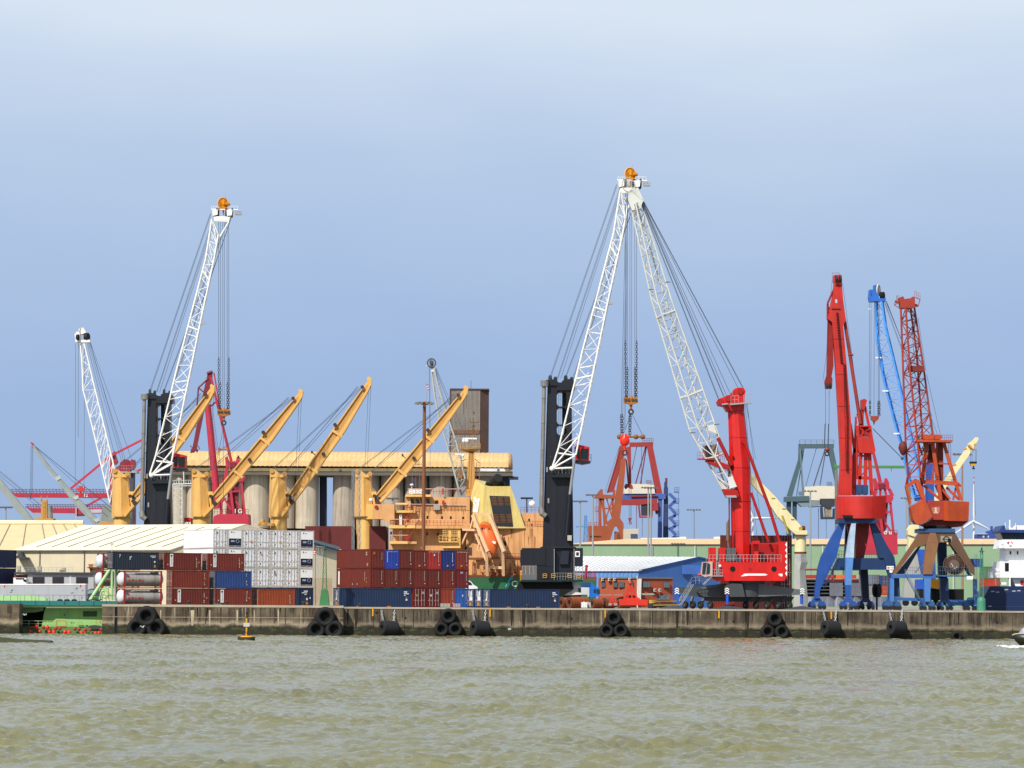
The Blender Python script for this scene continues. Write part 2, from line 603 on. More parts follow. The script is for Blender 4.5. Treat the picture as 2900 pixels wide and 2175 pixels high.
m.build('yellow_marking', YEL, qw)
m = M()
for x, y in ((1148, 1750), (1618, 1752), (2077, 1760), (2824, 1763), (1066, 1735), (1500, 1733)):
 c = P(x, y, YQ - .02); m.disc(c, (0, 1, 0), .16, .06, 10)
m.build('drain_hole', DARK, qw)
rs = random.Random(12)
m = M()
def stain(x, w_, y0, y1, Y):
 m.poly([(x - w_, y0), (x + w_, y0), (x + w_ * .8, (y0 + y1) / 2), (x + w_ * .35, y1), (x - w_ * .5, y1), (x - w_ * .9, (y0 + y1) / 2)], Y - .036, .01)
for x, w_, y1 in ((985, 2, 1770), (1008, 4.5, 1778), (1449, 4, 1772), (1484, 4.5, 1776), (1918, 4.5, 1778), (1947, 3.5, 1770), (2118, 4, 1785), (2369, 4, 1765), (2401, 3, 1772), (1290, 1.5, 1760), (1560, 1.2, 1764), (2040, 1, 1760), (2250, 1.2, 1766), (2470, 1.6, 1768), (2610, 1.4, 1770), (2690, 3, 1772), (2715, 2, 1768)): stain(x, w_, 1722 + (x - 970) * .0065, y1, YQ)  # wider marks paint dark recessed slots, narrow ones are run-off
for i in range(46):
 x = rs.uniform(1000, 2880); stain(x, rs.uniform(.5, 1.5), 1722 + (x - 970) * .0065, 1722 + rs.uniform(15, 55), YQ)
m.build('runoff_stain', paint('stain_and_recess_dark', '221C14', .9, .3), qw)
m = M()                       # left wall stands nearer
XA, XB = G(290, YL, 0).x, G(55, YL, 0).x
m.box(XA, XS, YL, YL + 4, -3, 4.15)
m.box(XA + 3, XS, YL + 4.01, 447, -3, 4.22)
ql = m.build('quay_wall', CONC2)
tag(ql, 'nearer streaked concrete quay wall with a pale band and two big tyre fenders', None, None, 'structure')
m = M()
m.box(XA - .05, XS + .05, YL - .06, YL + 1.5, 4.16, 4.5)
m.box(XA - .02, XS + .04, YL - .03, YL - .001, 2.6, 2.66)
m.build('coping', COPE, ql)
m = M()
for x in (327, 331, 978, 1008):
 xx = G(x, YL, 0).x
 if x < 900: m.box(xx - .12, xx + .12, YL - .02, YL + .05, -1, 4.1)
m.build('joint', DARK, ql)
m = M()
for i in range(40):
 x = rs.uniform(345, 955); stain(x, rs.uniform(.6, 3.2), 1721, 1724 + rs.uniform(10, 48), YL + .032)
m.build('runoff_stain', paint('stain_brown', '3A3022', .9, .3), ql)
m = M()
for x, w_ in ((545, 5), (594, 2), (672, 2.5), (788, 2), (720, 1.2), (455, 2)): stain(x, w_, 1728, 1722 + 50, YL + .026)
m.build('lime_stain', paint('stain_lime', 'A89A82', .9, .25), ql)
m = M()
m.box(-140, XB, YL, YL + 3.2, -3, 4.5)
qb = m.build('quay_wall', CONC2)
tag(qb, 'concrete pier end in the bottom left corner beside the green vessel', None, None, 'structure')
m = M()
c = P(27, 1722, YL)
m.box(c.x - .35, c.x + .35, YL - .05, YL - .004, c.z - .7, c.z + .3)
m.build('mooring_recess', paint('recess_dark', '3C342C', .9), qb)
m = M()                       # yard: two slabs with the ship basin between them
m.box(XA + 3, XR - 2.6, 447.05, 535.6, 2.5, GZ)
m.box(-160, XA + 2.95, 459.5, 529, 2.5, GZ)
m.box(XR - 2.55, 130, 446.3, 452, 2.5, GZ - .01)
yd = m.build('yard_ground', YARD)
tag(yd, 'flat concrete yard behind the quay edge', None, None, 'structure')
m = M()
m.box(-900, 900, 566, 3500, 2.5, GZ - .02)
tag(m.build('far_ground', YARD), 'port land beyond the ship basin', None, None, 'structure')
# mud bank / weedy rock at the lower left
m = M()
Yb = 352.0
xs = [-60, 0, 20, 50, 90, 120, 146]
tp = [1806, 1808, 1810, 1813.5, 1815.5, 1816.5, 1818]
rings = []
for x, t in zip(xs, tp):
 p = P(x, t, Yb); zt = max(p.z, .06) + .18
 rings.append([V((p.x, Yb - 2.2, -.3)), V((p.x, Yb - .9, zt * .5)), V((p.x, Yb, zt)), V((p.x, Yb + 1.2, zt * .6)), V((p.x, Yb + 2.5, -.3))])
m.loft(rings, True, False)
tag(m.build('mud_bank', paint('weedy_mud', '3A3A1C', .8, .35, scale=2, bump=.6)), 'dark weedy mud bank just awash at the lower left', None, None, 'structure')
# ------------------------------------------------------------------ tyre fenders
TYRE = paint('tyre_rubber', '101112', .8, .35, scale=3, bump=.3)
PLATE = paint('fender_plate_rust', '2E130B', .85, .35, .2, scale=1.2)
def tri_fender(cx, Yw, top, bot, wtop, wbot, label):
 k = S(Yw)
 base = G(cx, Yw, 0)
 t = thing('tyre_fender', label, 'fender', base, 'triangular tyre fenders on the quay wall')
 m = M()
 m.poly([(cx - wtop, top), (cx + wtop, top), (cx + wbot, bot - 12), (cx + wbot, bot + 8), (cx - wbot, bot + 8), (cx - wbot, bot - 12)], Yw - .32, .3)
 m.build('backing_plate', PLATE, t)
 r = wbot * .50 * k
 for (x, y, rr, dy) in ((cx, top + wbot * .50, r * 1.08, .55), (cx - wbot * .5, bot - wbot * .33, r, .5), (cx + wbot * .5, bot - wbot * .33, r, .5)):
  m = M()
  c = P(x, y, Yw - .32 - dy)
  m.torus(c, (random.uniform(-.12, .12), 1, random.uniform(-.08, .08)), rr * .74, rr * .30, 28, 10, 1.45)
  for q in range(28):
   a = q * math.pi / 14
   m.bar(c + V((math.cos(a) * rr * 1.0, -.18, math.sin(a) * rr * 1.0)), c + V((math.cos(a) * rr * 1.03, .2, math.sin(a) * rr * 1.03)), .10, .07)
  ty = m.build('tyre', TYRE, t)
  m = M(); m.disc(c + V((0, .3, 0)), (0, 1, 0), rr * .6, .05, 18); m.build('hole_shade', DARK, ty)  # dark disc paints the shade inside the tyre hole
 return t
tri_fender(415, YL, 1719, 1796, 22, 54, 'three tyres on a rusty triangular plate on the nearer wall by the green vessel')
tri_fender(921, YL, 1722, 1800, 19, 51, 'three tyres on a rusty plate at the corner where the wall steps back')
tri_fender(1270, YQ, 1725, 1795, 14, 40, 'three tyre fender on the quay below the blue and brown containers')
tri_fender(1738, YQ, 1730, 1799, 14, 40, 'three tyre fender on the quay below the brick house')
tri_fender(2194, YQ, 1733, 1802, 14, 40, 'three tyre fender on the quay below the bright red crane')
def roll_fender(px, label, Yw=YQ):
 k = S(Yw)
 c = P(px, 1778, Yw - 1.4)
 t = thing('roll_fender', label, 'fender', G(px, Yw - .95, 0), 'cylindrical rubber fenders hung on chains')
 ax = V((.86, .5, -.03)).normalized()
 m = M()
 ring = []
 n = 24
 x, y, z = m.frame(c - ax, c + ax)
 prof = [(-1.25, .42), (-1.25, .98), (-1.12, 1.06), (-.35, 1.08), (.3, 1.08), (1.0, 1.06), (1.25, .98), (1.25, .42), (-1.25, .42)]
 m.loft([[c + ax * a + (x * math.cos(2 * math.pi * i / n) + y * math.sin(2 * math.pi * i / n)) * r for i in range(n)] for a, r in prof], False, False)
 m.build('rubber_roll', paint('roll_rubber', '191B1D', .8, .3, scale=1.5), t)
 for s_, e in ((-.95, -1.35), (.75, .95)):
  m = M()
  a = c + ax * s_ + V((0, -.2, .6)); b = P(px + e * 16, 1728, YQ - .05)
  chain(m, a, b, .42, .055)
  m.build('chain', STEEL, t)
roll_fender(1102, 'hung rubber roll fender between the wall corner and the second yellow mark')
roll_fender(1360, 'hung rubber roll fender beside the tyres below the long blue container')
roll_fender(2353, 'hung rubber roll fender below the blue legged crane')
roll_fender(2540, 'hung rubber roll fender below the brown legged crane')
t = thing('tyre', 'single dark tyre half sunk against the wall at the right', 'tyre', G(2710, YQ, 0))
m = M(); m.torus(P(2709, 1803, YQ - .5), (0, 1, 0), .62, .28, 24, 10, 1.3); m.build('tread', TYRE, t)
# bollards
def bollard(px, Y, z0, label):
 m = M(); b = G(px, Y, z0)
 m.tube(b, b + V((0, 0, .12)), .36, .36, 12)
 m.tube(b + V((0, 0, .12)), b + V((0, 0, .42)), .22, .2, 12)
 m.tube(b + V((0, 0, .42)), b + V((0, 0, .6)), .34, .26, 12)
 o = m.build('mooring_bollard', paint('bollard_iron', '2B2A2C', .7), None, loc=b)
 tag(o, label, 'bollard', 'mooring bollards on the quay edge')
bollard(535, YL + .8, 4.5, 'black iron bollard on the nearer wall in front of the second brown container')
bollard(643, YL + .8, 4.5, 'black iron bollard in front of the gap between brown and orange containers')
bollard(860, YL + .8, 4.5, 'black iron bollard at the foot of the white stack')
bollard(1020, YQ + .7, 4.30, 'black iron bollard in front of the long dark blue container')
bollard(1494, YQ + .7, 4.30, 'black iron bollard in front of the other long blue container')
bollard(2408, YQ + .7, 4.30, 'black iron bollard in front of the blue legged crane')
# ------------------------------------------------------------------ yellow buoy
b = P(698, 1811, 383.0); b.z = 0; BK = 1.52
t = thing('channel_buoy', 'small yellow navigation buoy floating in front of the quay', 'buoy', b)
t.scale = (BK, BK, BK)
z_ = lambda h, x=0, y=0: V((x, y, h))
m = M(); m.tube(z_(-.12), z_(.3), .70, .76, 20); m.build('float', paint('buoy_float', '3C3020', .7, .3, .2), t, True)
m = M(); m.tube(z_(.3), z_(.4), .55, .42, 16); m.tube(z_(.4), z_(1.95), .085, .07, 8); m.build('mast', YEL, t, True)
m = M()
for a in range(4):
 q = a * math.pi / 2 + .4
 m.tube(z_(.24, math.cos(q) * .33, math.sin(q) * .33), z_(.85), .04, None, 5)
m.build('stay', paint('buoy_stay', '3D3A38', .6), t, True)
m = M(); m.box(-.26, .26, -.13, -.08, 1.18, 1.5); m.build('solar_panel', paint('panel_pale', 'B5B2A8', .4), t, True)
m = M(); m.tube(z_(1.95), z_(2.17), .12, .02, 8); m.tube(z_(2.17), z_(2.38), .02, .12, 8); m.build('topmark', BLACK, t, True)
# ------------------------------------------------------------------ gulls
def gull(px, py, Y, span, label, rz):
 c = P(px, py, Y)
 m = M()
 d = V((math.cos(rz), math.sin(rz), 0)); s_ = V((-d.y, d.x, 0)); u = V((0, 0, 1))
 rr = [(-.24, .012), (-.16, .04), (-.03, .065), (.1, .055), (.17, .045), (.22, .035), (.26, .008)]
 m.loft([[c + d * a + (s_ * math.cos(q * math.pi / 4) + u * math.sin(q * math.pi / 4)) * r for q in range(8)] for a, r in rr])
 o = m.build('gull', WHITE, None, loc=c)
 for sg in (-1, 1):
  w_ = M()
  pts = [(0.0, .03, .1, -.06), (.5, .2, .07, -.07), (1.0, .05, -.06, -.10)]
  ring = [[c + s_ * sg * span * f + u * h + d * a for a in (fr, bk)] for f, h, fr, bk in pts]
  for p, q in zip(ring, ring[1:]):
   w_.add([p[0], q[0], q[1], p[1], p[0] + u * .015, q[0] + u * .015, q[1] + u * .015, p[1] + u * .015], [(0, 1, 2, 3), (7, 6, 5, 4), (0, 4, 5, 1), (3, 2, 6, 7)])
  w_.build('wing', paint('gull_wing', 'C9CCD0', .6), o)
 tag(o, label, 'bird')
gull(1443, 1783, 430, .55, 'white gull flying low in front of the quay wall middle', .5)
gull(404, 1776, 415, .6, 'pale gull flying before the tyres of the nearer wall', 2.4)
gull(70, 1742, 426, .55, 'white gull before the dark opening of the green vessel', .9)
# ------------------------------------------------------------------ containers
YAW = 29.0
UX = V((math.cos(R(YAW)), math.sin(R(YAW)), 0))
VX = V((-math.sin(R(YAW)), math.cos(R(YAW)), 0))
CW = 2.44
_boxcache = {}
def corr(m, a, b, z0, z1, nrm, pitch, depth):
 a = V(a); b = V(b); n = max(2, round((b - a).length / pitch))
 d = (b - a) / n; nrm = V(nrm) * depth
 pts = []
 for i in range(n):
  o = a + d * i
  pts += [o, o + d * .28, o + d * .5 - nrm, o + d * .78 - nrm]
 pts.append(b)
 vs = [p + V((0, 0, z0)) for p in pts] + [p + V((0, 0, z1)) for p in pts]
 k = len(pts)
 fs = [(i, i + 1, k + i + 1, k + i) for i in range(k - 1)]
 m.add(vs, fs)
def box_meshes(Ln, H, reefer, unit):
 key = (Ln, H, reefer, unit)
 if key in _boxcache: return _boxcache[key]
 W = CW
 m = M()                                            # frame
 p = .16
 for x in (0, Ln - p):
  for y in (0, W - p): m.box(x, x + p, y, y + p, .0, H)
 for y in (.01, W - .11):
  m.box(p, Ln - p, y, y + .10, .02, .18); m.box(p, Ln - p, y, y + .10, H - .13, H - .02)
 for x in (.01, Ln - .11):
  m.box(x, x + .10, p, W - p, .02, .2); m.box(x, x + .10, p, W - p, H - .16, H - .02)
 for x in (-.01, Ln - .17):
  for y in (-.01, W - .17):
   for z in (-.005, H - .115): m.box(x, x + .18, y, y + .18, z, z + .12)
 fr = m
 m = M()                                            # walls and roof
 pit, dep = (.28, .04) if not reefer else (.5, .008)
 corr(m, (p, .03, 0), (Ln - p, .03, 0), .18, H - .13, (0, -1, 0), pit, dep)
 corr(m, (Ln - p, W - .03, 0), (p, W - .03, 0), .18, H - .13, (0, 1, 0), pit, dep)
 corr(m, (Ln - .03, p, 0), (Ln - .03, W - p, 0), .2, H - .16, (1, 0, 0), .25, .04)
 if not unit == 'corr':
  m.add([(.09, p, .2), (.09, W - p, .2), (.09, W - p, H - .16), (.09, p, H - .16)], [(1, 0, 3, 2)])
 else:
  corr(m, (.03, W - p, 0), (.03, p, 0), .2, H - .16, (-1, 0, 0), .27, .045)
 m.add([(.05, .05, H - .03), (Ln - .05, .05, H - .03), (Ln - .05, W - .05, H - .03), (.05, W - .05, H - .03)], [(0, 1, 2, 3)])
 m.add([(.05, .05, .1), (Ln - .05, .05, .1), (Ln - .05, W - .05, .1), (.05, W - .05, .1)], [(3, 2, 1, 0)])
 wl = m
 parts = {'frame': fr, 'wall': wl}
 if unit == 'door':
  for k, (y0, y1) in enumerate(((.18, W / 2 - .012), (W / 2 + .012, W - .18))):
   d = M(); d.box(.015, .075, y0, y1, .23, H - .19)
   for z in (.55, 1.2, 1.85, 2.4):
    if not reefer: d.box(.0, .016, y0 + .06, y1 - .06, z, z + .2)
   b = M()
   for f in (.25, .72):
    y = y0 + (y1 - y0) * f
    b.tube((-.03, y, .22), (-.03, y, H - .16), .028, None, 6)
    for z in (.3, .95, 1.15, 2.0, H - .3): b.box(-.05, .014, y - .06, y + .06, z, z + .07)
    b.box(-.06, -.03, y - .02, y + .3, 1.02, 1.07)
   parts['door%d' % k] = d; parts['lock_bar%d' % k] = b
   if reefer:
    h = M()
    for z in (.4, 1.0, 1.6, 2.2, 2.65):
     yy = y0 if k == 0 else y1 - .12
     h.box(0.0, .014, yy, yy + .12, z, z + .14)
    parts['hinge%d' % k] = h
 if unit == 'unit':
  d = M(); d.box(.0, .08, .18, W - .18, 1.55, H - .19); parts['unit_cover'] = d
  d = M()
  d.box(.05, .085, .18, W - .18, .23, 1.55)
  d.box(-.01, .05, .3, W - .3, .75, 1.45)
  d.box(-.012, .05, .42, W - .42, .55, .75)
  parts['refrigeration_unit'] = d
  d = M(); d.torus((-.03, W * .33, 1.12), (1, 0, 0), .26, .04, 16, 6); d.box(-.03, -.012, W * .55, W * .8, 1.0, 1.28); d.box(.0, .049, .22, W - .22, .3, .42)
  parts['fan_panel'] = d
 mm_ = {}
 for k, q in parts.items():
  me = bpy.data.meshes.new(k.rstrip('01'))
  me.from_pydata([tuple(v) for v in q.v], [], q.f)
  me.polygons.foreach_set('use_smooth', q.sm)
  mm_[k] = me
 _boxcache[key] = mm_
 return mm_
_meshcol = {}
def colmesh(me, mat):
 k = (me.name, mat.name)
 if k not in _meshcol:
  c = me.copy(); c.materials.append(mat); _meshcol[k] = c
 return _meshcol[k]
def boxmat(col, rust=.1, streak=.18):
 c = lin(col); k = .74 if c[0] > c[2] * 1.5 else .8
 return paint('box_' + col, [x * k for x in c], .55, .2, rust, streak + .1, scale=.7)
CREAM = paint('stencil_white', 'D8D4CC', .5)
def container(loc, yaw, Ln, H, col, label, group, end='door', reefer=False, doorcol=None, marks=(), rust=.1):
 t = thing('shipping_container' if not reefer else 'refrigerated_container', label, 'container', loc, group, R(yaw))
 bm = boxmat(col, rust) if not reefer else paint('reefer_white', 'E6E6E2', .4, .05, .03, .08, dirt='8C8276')
 fm = bm if not reefer else paint('reefer_frame', 'BDB8AE', .5, .12, .22, rustcol='6B3D22')
 dm = boxmat(doorcol, rust) if doorcol else (paint('reefer_door', 'E0E0DE', .4, .08, .05, .25, dirt='8D8B88') if reefer else bm)
 LB = paint('lock_bar_grey', '8F9092' if reefer else 'A59C98', .5, .2, .1)
 for k, me in box_meshes(Ln, H, reefer, end).items():
  n = k.rstrip('01')
  mt = {'frame': fm, 'wall': bm, 'door': dm, 'lock_bar': LB if reefer or doorcol is None else LB, 'hinge': STEEL, 'unit_cover': bm, 'refrigeration_unit': paint('unit_navy', '141C33', .5, .2), 'fan_panel': paint('unit_grey', '8E97A8', .5, .2)}[n]
  o = bpy.data.objects.new(n, colmesh(me, mt)); o.parent = t; C.objects.link(o)
 if marks:
  byc = {}
  for mk in marks:
   face, kind, a, z, ww, hh, c = mk[:7]
   q = byc.setdefault(c, M())
   def pt(s_, zz, off=.055):
    if face == 'side': return (s_, -off + .045, zz)          # y=0 long side
    if face == 'back': return (s_, CW + off - .045, zz)
    return (-off + .02, s_, zz)                                # x=0 end
   if kind == 'r':
    pts = [pt(a, z), pt(a + ww, z), pt(a + ww, z + hh), pt(a, z + hh)]
    if face == 'end': pts = pts[::-1]
    q.add(pts, [(0, 1, 2, 3)])
   else:                                                           # lettering
    ex, e0 = {'side': ((1, 0, 0), pt(a, z)), 'back': ((-1, 0, 0), pt(a, z)), 'end': ((0, -1, 0), pt(a, z))}[face]
    if kind.startswith('|'):
     q.text(kind[1:], e0, (0, 0, -1), ex, hh)
    else:
     q.text(kind, e0, ex, (0, 0, 1), hh)
  for c, q in byc.items():
   q.build('marking', c if not isinstance(c, str) else paint('mark_' + c, c, .5), t, True)
 return t
def speck(face, Ln, H, seed, c='D8D0C4', logo=False):
 """small stencil blocks in the right upper corner, as on every box"""
 rr = random.Random(seed); o = []
 x = Ln - .9 if face == 'side' else .35
 for i in range(7):
  z = H - .55 - i * .27
  if rr.random() < .8: o.append((face, 'r', x + rr.uniform(-.05, .05), z, rr.uniform(.05, .13), .13, c))
 if logo and face == 'side':
  o.append((face, 'r', .85, .55, .52, H - .75, 'D9D7D2')); o.append((face, 'r', .95, H - .62, .3, .28, '1D2430'))
  for i in range(9): o.append((face, 'r', 1.0 + .05 * (i % 2), .75 + i * .15, .22, .08, '5A5F66'))
  o.append((face, 'r', .45, .8, .12, .14, c))
  o.append((face, 'r', Ln - .55, 1.1, .22, .26, 'B06A20'))
 return o
BR1, BR2, BR3, OR1, NV1, BL1 = '6C2316', '782918', '87321A', '9A421A', '17263F', '1E3C78'
GA = 'brown, blue and orange twenty foot boxes by the quay edge'
L20, H20, HHC, L40 = 6.06, 2.68, 3.0, 12.19
def at(px, Y, z=GZ):
 return G(px, Y, z)
ZL = 4.30
# front row of short boxes, long sides to the water
A0 = at(488, 446.0, ZL)
def uv(base, u, v, lv, h): return base + UX * u + VX * v + V((0, 0, lv * h))
row = [(0, 0, BR1, True, 'brown container with white strip, bottom left of the short boxes beside the lower tank'),
       (7.05, 0, BR2, True, 'brown container with white strip, bottom row between another brown and the orange box'),
       (14.3, 0, OR1, False, 'rusty orange container in the bottom row left of the navy end panel'),
       (0, 1, BR2, False, 'plain brown container without strip, middle row beside the upper tank'),
       (7.0, 1, '22407A', False, 'mid blue corrugated container between brown boxes, middle row')]
for i, (u, lv, col, lg, lb) in enumerate(row):
 mk = speck('side', L20, H20, i, logo=lg)
 container(uv(A0, u, 0, lv, H20 + .03), YAW, L20, H20, col, lb, GA, 'door', marks=mk, doorcol='3E4C66' if lv == 1 and i == 4 else None)
for u, col, lb in ((-.2, BR1, 'brown container with white strip, top row just right of the dark navy box'),
                   (6.95, BR2, 'brown container with white strip, top row against the white refrigerated stack')):
 container(uv(A0, u, 2.75, 2, H20 + .03), YAW, L20, H20, col, lb, GA, 'door', marks=speck('side', L20, H20, 40 + u, logo=True))
container(uv(A0, -8.55, 2.75, 2, H20 + .03), YAW, L20 + 1.3, H20, '1C2736', 'dark navy container on the top row above the two tank containers', GA, 'door',
          marks=[('side', 'r', 2.7, 1.9, .3, .12, 'C8CCD2'), ('side', 'r', 2.65, 1.5, .12, .4, 'C8CCD2'), ('side', 'r', 6.0, 2.05, .9, .1, 'C8CCD2'), ('side', 'r', 6.2, 1.85, .6, .08, 'C8CCD2'),
                 ('side', 'r', 6.6, 1.1, .22, .25, 'C8CCD2'), ('side', 'r', 6.6, .35, .3, .4, 'B06A20'), ('side', '7', .9, 1.85, .4, .45, 'C8CCD2')])
# tank containers
TANKM = paint('tank_steel', 'A09A92', .45, .25, .22, .45, metal=.25, dirt='4E443C')
TANKE = paint('tank_end_white', 'C8CBD0', .35, .1, .02)
TANKF = paint('tank_frame_red', '8E1E1A', .55, .15, .15)
def tank(loc, label, Ln=6.06, full=True):
 t = thing('tank_container', label, 'container', loc, 'steel tank containers', R(YAW))
 W, H = CW, 2.6
 m = M()
 for x in (0.0, Ln - .14):
  for y in (0, W - .14): m.box(x - .04, x + .2, y - .02, y + .16, 0, H)
  m.box(x, x + .14, .14, W - .14, .02, .18); m.box(x, x + .14, .14, W - .14, H - .16, H - .01)
  m.bar((x + .07, .1, .15), (x + .07, .75, .7), .1); m.bar((x + .07, W - .1, .15), (x + .07, W - .75, .7), .1)
 for y in (0.01, W - .13):
  m.box(.14, Ln - .14, y, y + .12, .02, .14)
  m.box(.14, Ln - .14, y, y + .1, H - .12, H - .02)
 m.build('frame', TANKF, t, True)
 n = 24; cz, r = 1.36, 1.08
 def ring(x, rr): return [V((x, W / 2 + math.cos(2 * math.pi * i / n) * rr, cz + math.sin(2 * math.pi * i / n) * rr)) for i in range(n)]
 m = M(); m.loft([ring(.25, r), ring(Ln - .25, r)], False)
 for x in (1.1, 1.9, 2.7, 3.5, 4.3, 5.1): m.torus((x, W / 2, cz), (1, 0, 0), r, .025, n, 4)
 m.build('barrel', TANKM, t, True)
 for s_, x0 in ((-1, .25), (1, Ln - .25)):
  m = M(); m.loft([ring(x0, r), ring(x0 + s_ * .3, r * .97), ring(x0 + s_ * .62, r * .82), ring(x0 + s_ * .8, r * .5), ring(x0 + s_ * .86, .02)], False)
  m.build('dished_end', TANKE, t, True)
 m = M(); m.box(1.6, 4.6, .02, .4, H - .1, H - .04); m.box(.2, Ln - .2, -.02, .02, .22, .34)
 m.box(4.4, 5.6, .1, .7, 2.25, 2.4)
 m.build('walkway', paint('tank_walkway', '50483E', .8, .3, .3), t, True)
 m = M()
 for k in range(5): m.box(.7 + k * .55, .95 + k * .55 + .1 * (k % 2), .08, .11, 1.0 + .06 * (k % 3), 1.22 + .05 * (k % 2))
 m.box(.55, .8, .1, .13, 1.6, 1.9)
 m.build('stencil', paint('stencil_red', '96201C', .5), t, True)
 return t
B0 = at(351, 444.2, ZL)
tank(B0 + V((0, 0, 0)), 'weathered steel tank container with white end in red frame, lower of two stacked')
tank(B0 + V((0, 0, 2.68)), 'weathered steel tank container with white end in red frame, upper of two stacked')
tank(at(290, 453.0, ZL + 2.72 * 2), 'grey tank end beside the dark navy box on the top row')
tank(at(288, 453.5, ZL + 2.70), 'grey tank end in red frame below another tank, left of the green derrick')
# white refrigerated stack
W0 = at(602, 463.0, ZL)
GW = 'white refrigerated containers in the tall stack'
RY = (YAW + 90)
def endon(base, i, lv, h=HHC + .03, pitch=2.5):
 return base + UX * (pitch * i) + V((0, 0, lv * h)) + UX * CW
tiern = ['bottom', 'third', 'second', 'top']
cols = ['door', 'unit', 'door', 'door', 'door', 'door', 'unit']
for lv in (3, 2, 1):
 for i, kind in enumerate(cols):
  if lv == 1 and i < 2: continue
  mk = []
  if kind == 'door':
   rr = random.Random(lv * 9 + i)
   mk = [('end', 'r', .35, 2.3, .18, .22, '5C6E7C'), ('end', 'r', 1.7, 2.25, .22, .3, '3F6478'), ('end', 'r', .4, .45, .14, .2, 'A86A20'), ('end', 'r', 1.75, .55, .14, .22, '4A4E55')]
   for q in range(5): mk.append(('end', 'r', rr.uniform(.3, 2.0), rr.uniform(.4, 2.4), .07, .12, '7A7C80'))
   if lv == 3 and i in (2, 4): mk.append(('end', 'r', .75, .85, .33, .42, 'C88A18'))
   if lv == 2 and i == 3: mk.append(('end', 'r', 1.4, 1.9, .3, .3, 'A8736B'))
   if lv == 1 and i == 4: mk.append(('end', 'r', 1.5, 1.8, .34, .36, 'A8736B'))
  else:
   mk = [('end', 'r', 1.75, 2.45, .2, .26, '6A7684'), ('end', 'r', 1.3, 2.5, .25, .1, '8A929C'), ('end', 'r', 1.1, .26, .2, .2, 'C89A28')]
  what = 'fridge unit end' if kind == 'unit' else 'door end'
  container(endon(W0, i, lv), RY, L40, HHC, 'D6D6D2', 'white refrigerated container %s, %s from the green beacon in the %s tier' % (what, ORD[6 - i], tiern[lv]), GW, kind, True, marks=mk)
container(endon(W0, 6, 0), RY, L40, HHC, '16284A', 'navy container with white lettering under the right end of the white stack', 'containers under the white stack', 'corr',
          marks=[('end', 'r', 1.0, 2.35, .7, .16, 'D8D8D8'), ('end', 'r', 1.1, 2.1, .95, .12, 'D8D8D8'), ('end', 'r', 1.2, 1.85, .4, .1, 'D8D8D8'), ('end', 'r', 1.0, 1.0, .3, .35, 'C8CCD2'), ('end', 'r', .95, .3, .4, .4, 'B0701C'), ('end', 'r', .5, 1.2, .16, .3, 'C8CCD2')])
for i in (3, 4, 5):
 container(endon(W0, i, 0), RY, L40, HHC - .05, '22304C', 'dark blue container end behind the orange box, %s along the bottom of the white stack' % ORD[i - 3], 'containers under the white stack', 'corr')
# brown wall of boxes, ends to the water
E0 = at(1048, 460.0, GZ)
GB = 'brown, red and blue containers in the three tier wall'
spec_ = {(0, 2): ('6E2416', 'stickered brown'), (1, 2): ('1F3FA0', 'bright blue'), (2, 2): ('6C2214', 'brown'), (3, 2): ('742318', 'red topped brown'), (4, 2): ('A82A22', 'bright red'),
         (5, 2): ('132F72', 'deep blue'), (6, 2): ('84281C', 'brownish red'), (0, 1): ('702416', 'brown'), (1, 1): ('6E2616', 'brown'), (2, 1): ('6C2214', 'brown'), (3, 1): ('702414', 'brown'),
         (4, 1): ('6A2013', 'brown'), (5, 1): ('762314', 'brown'), (6, 1): ('6E1820', 'maroon 50 marked'), (0, 0): ('6E1C1A', 'brown'),
         (3, 0): ('6A1814', 'lock barred maroon'), (4, 0): ('6A1814', 'lock barred maroon'), (5, 0): ('9A3A1E', 'rusty orange'), (6, 0): ('2458A8', 'light blue')}
tn = ['bottom', 'middle', 'top']
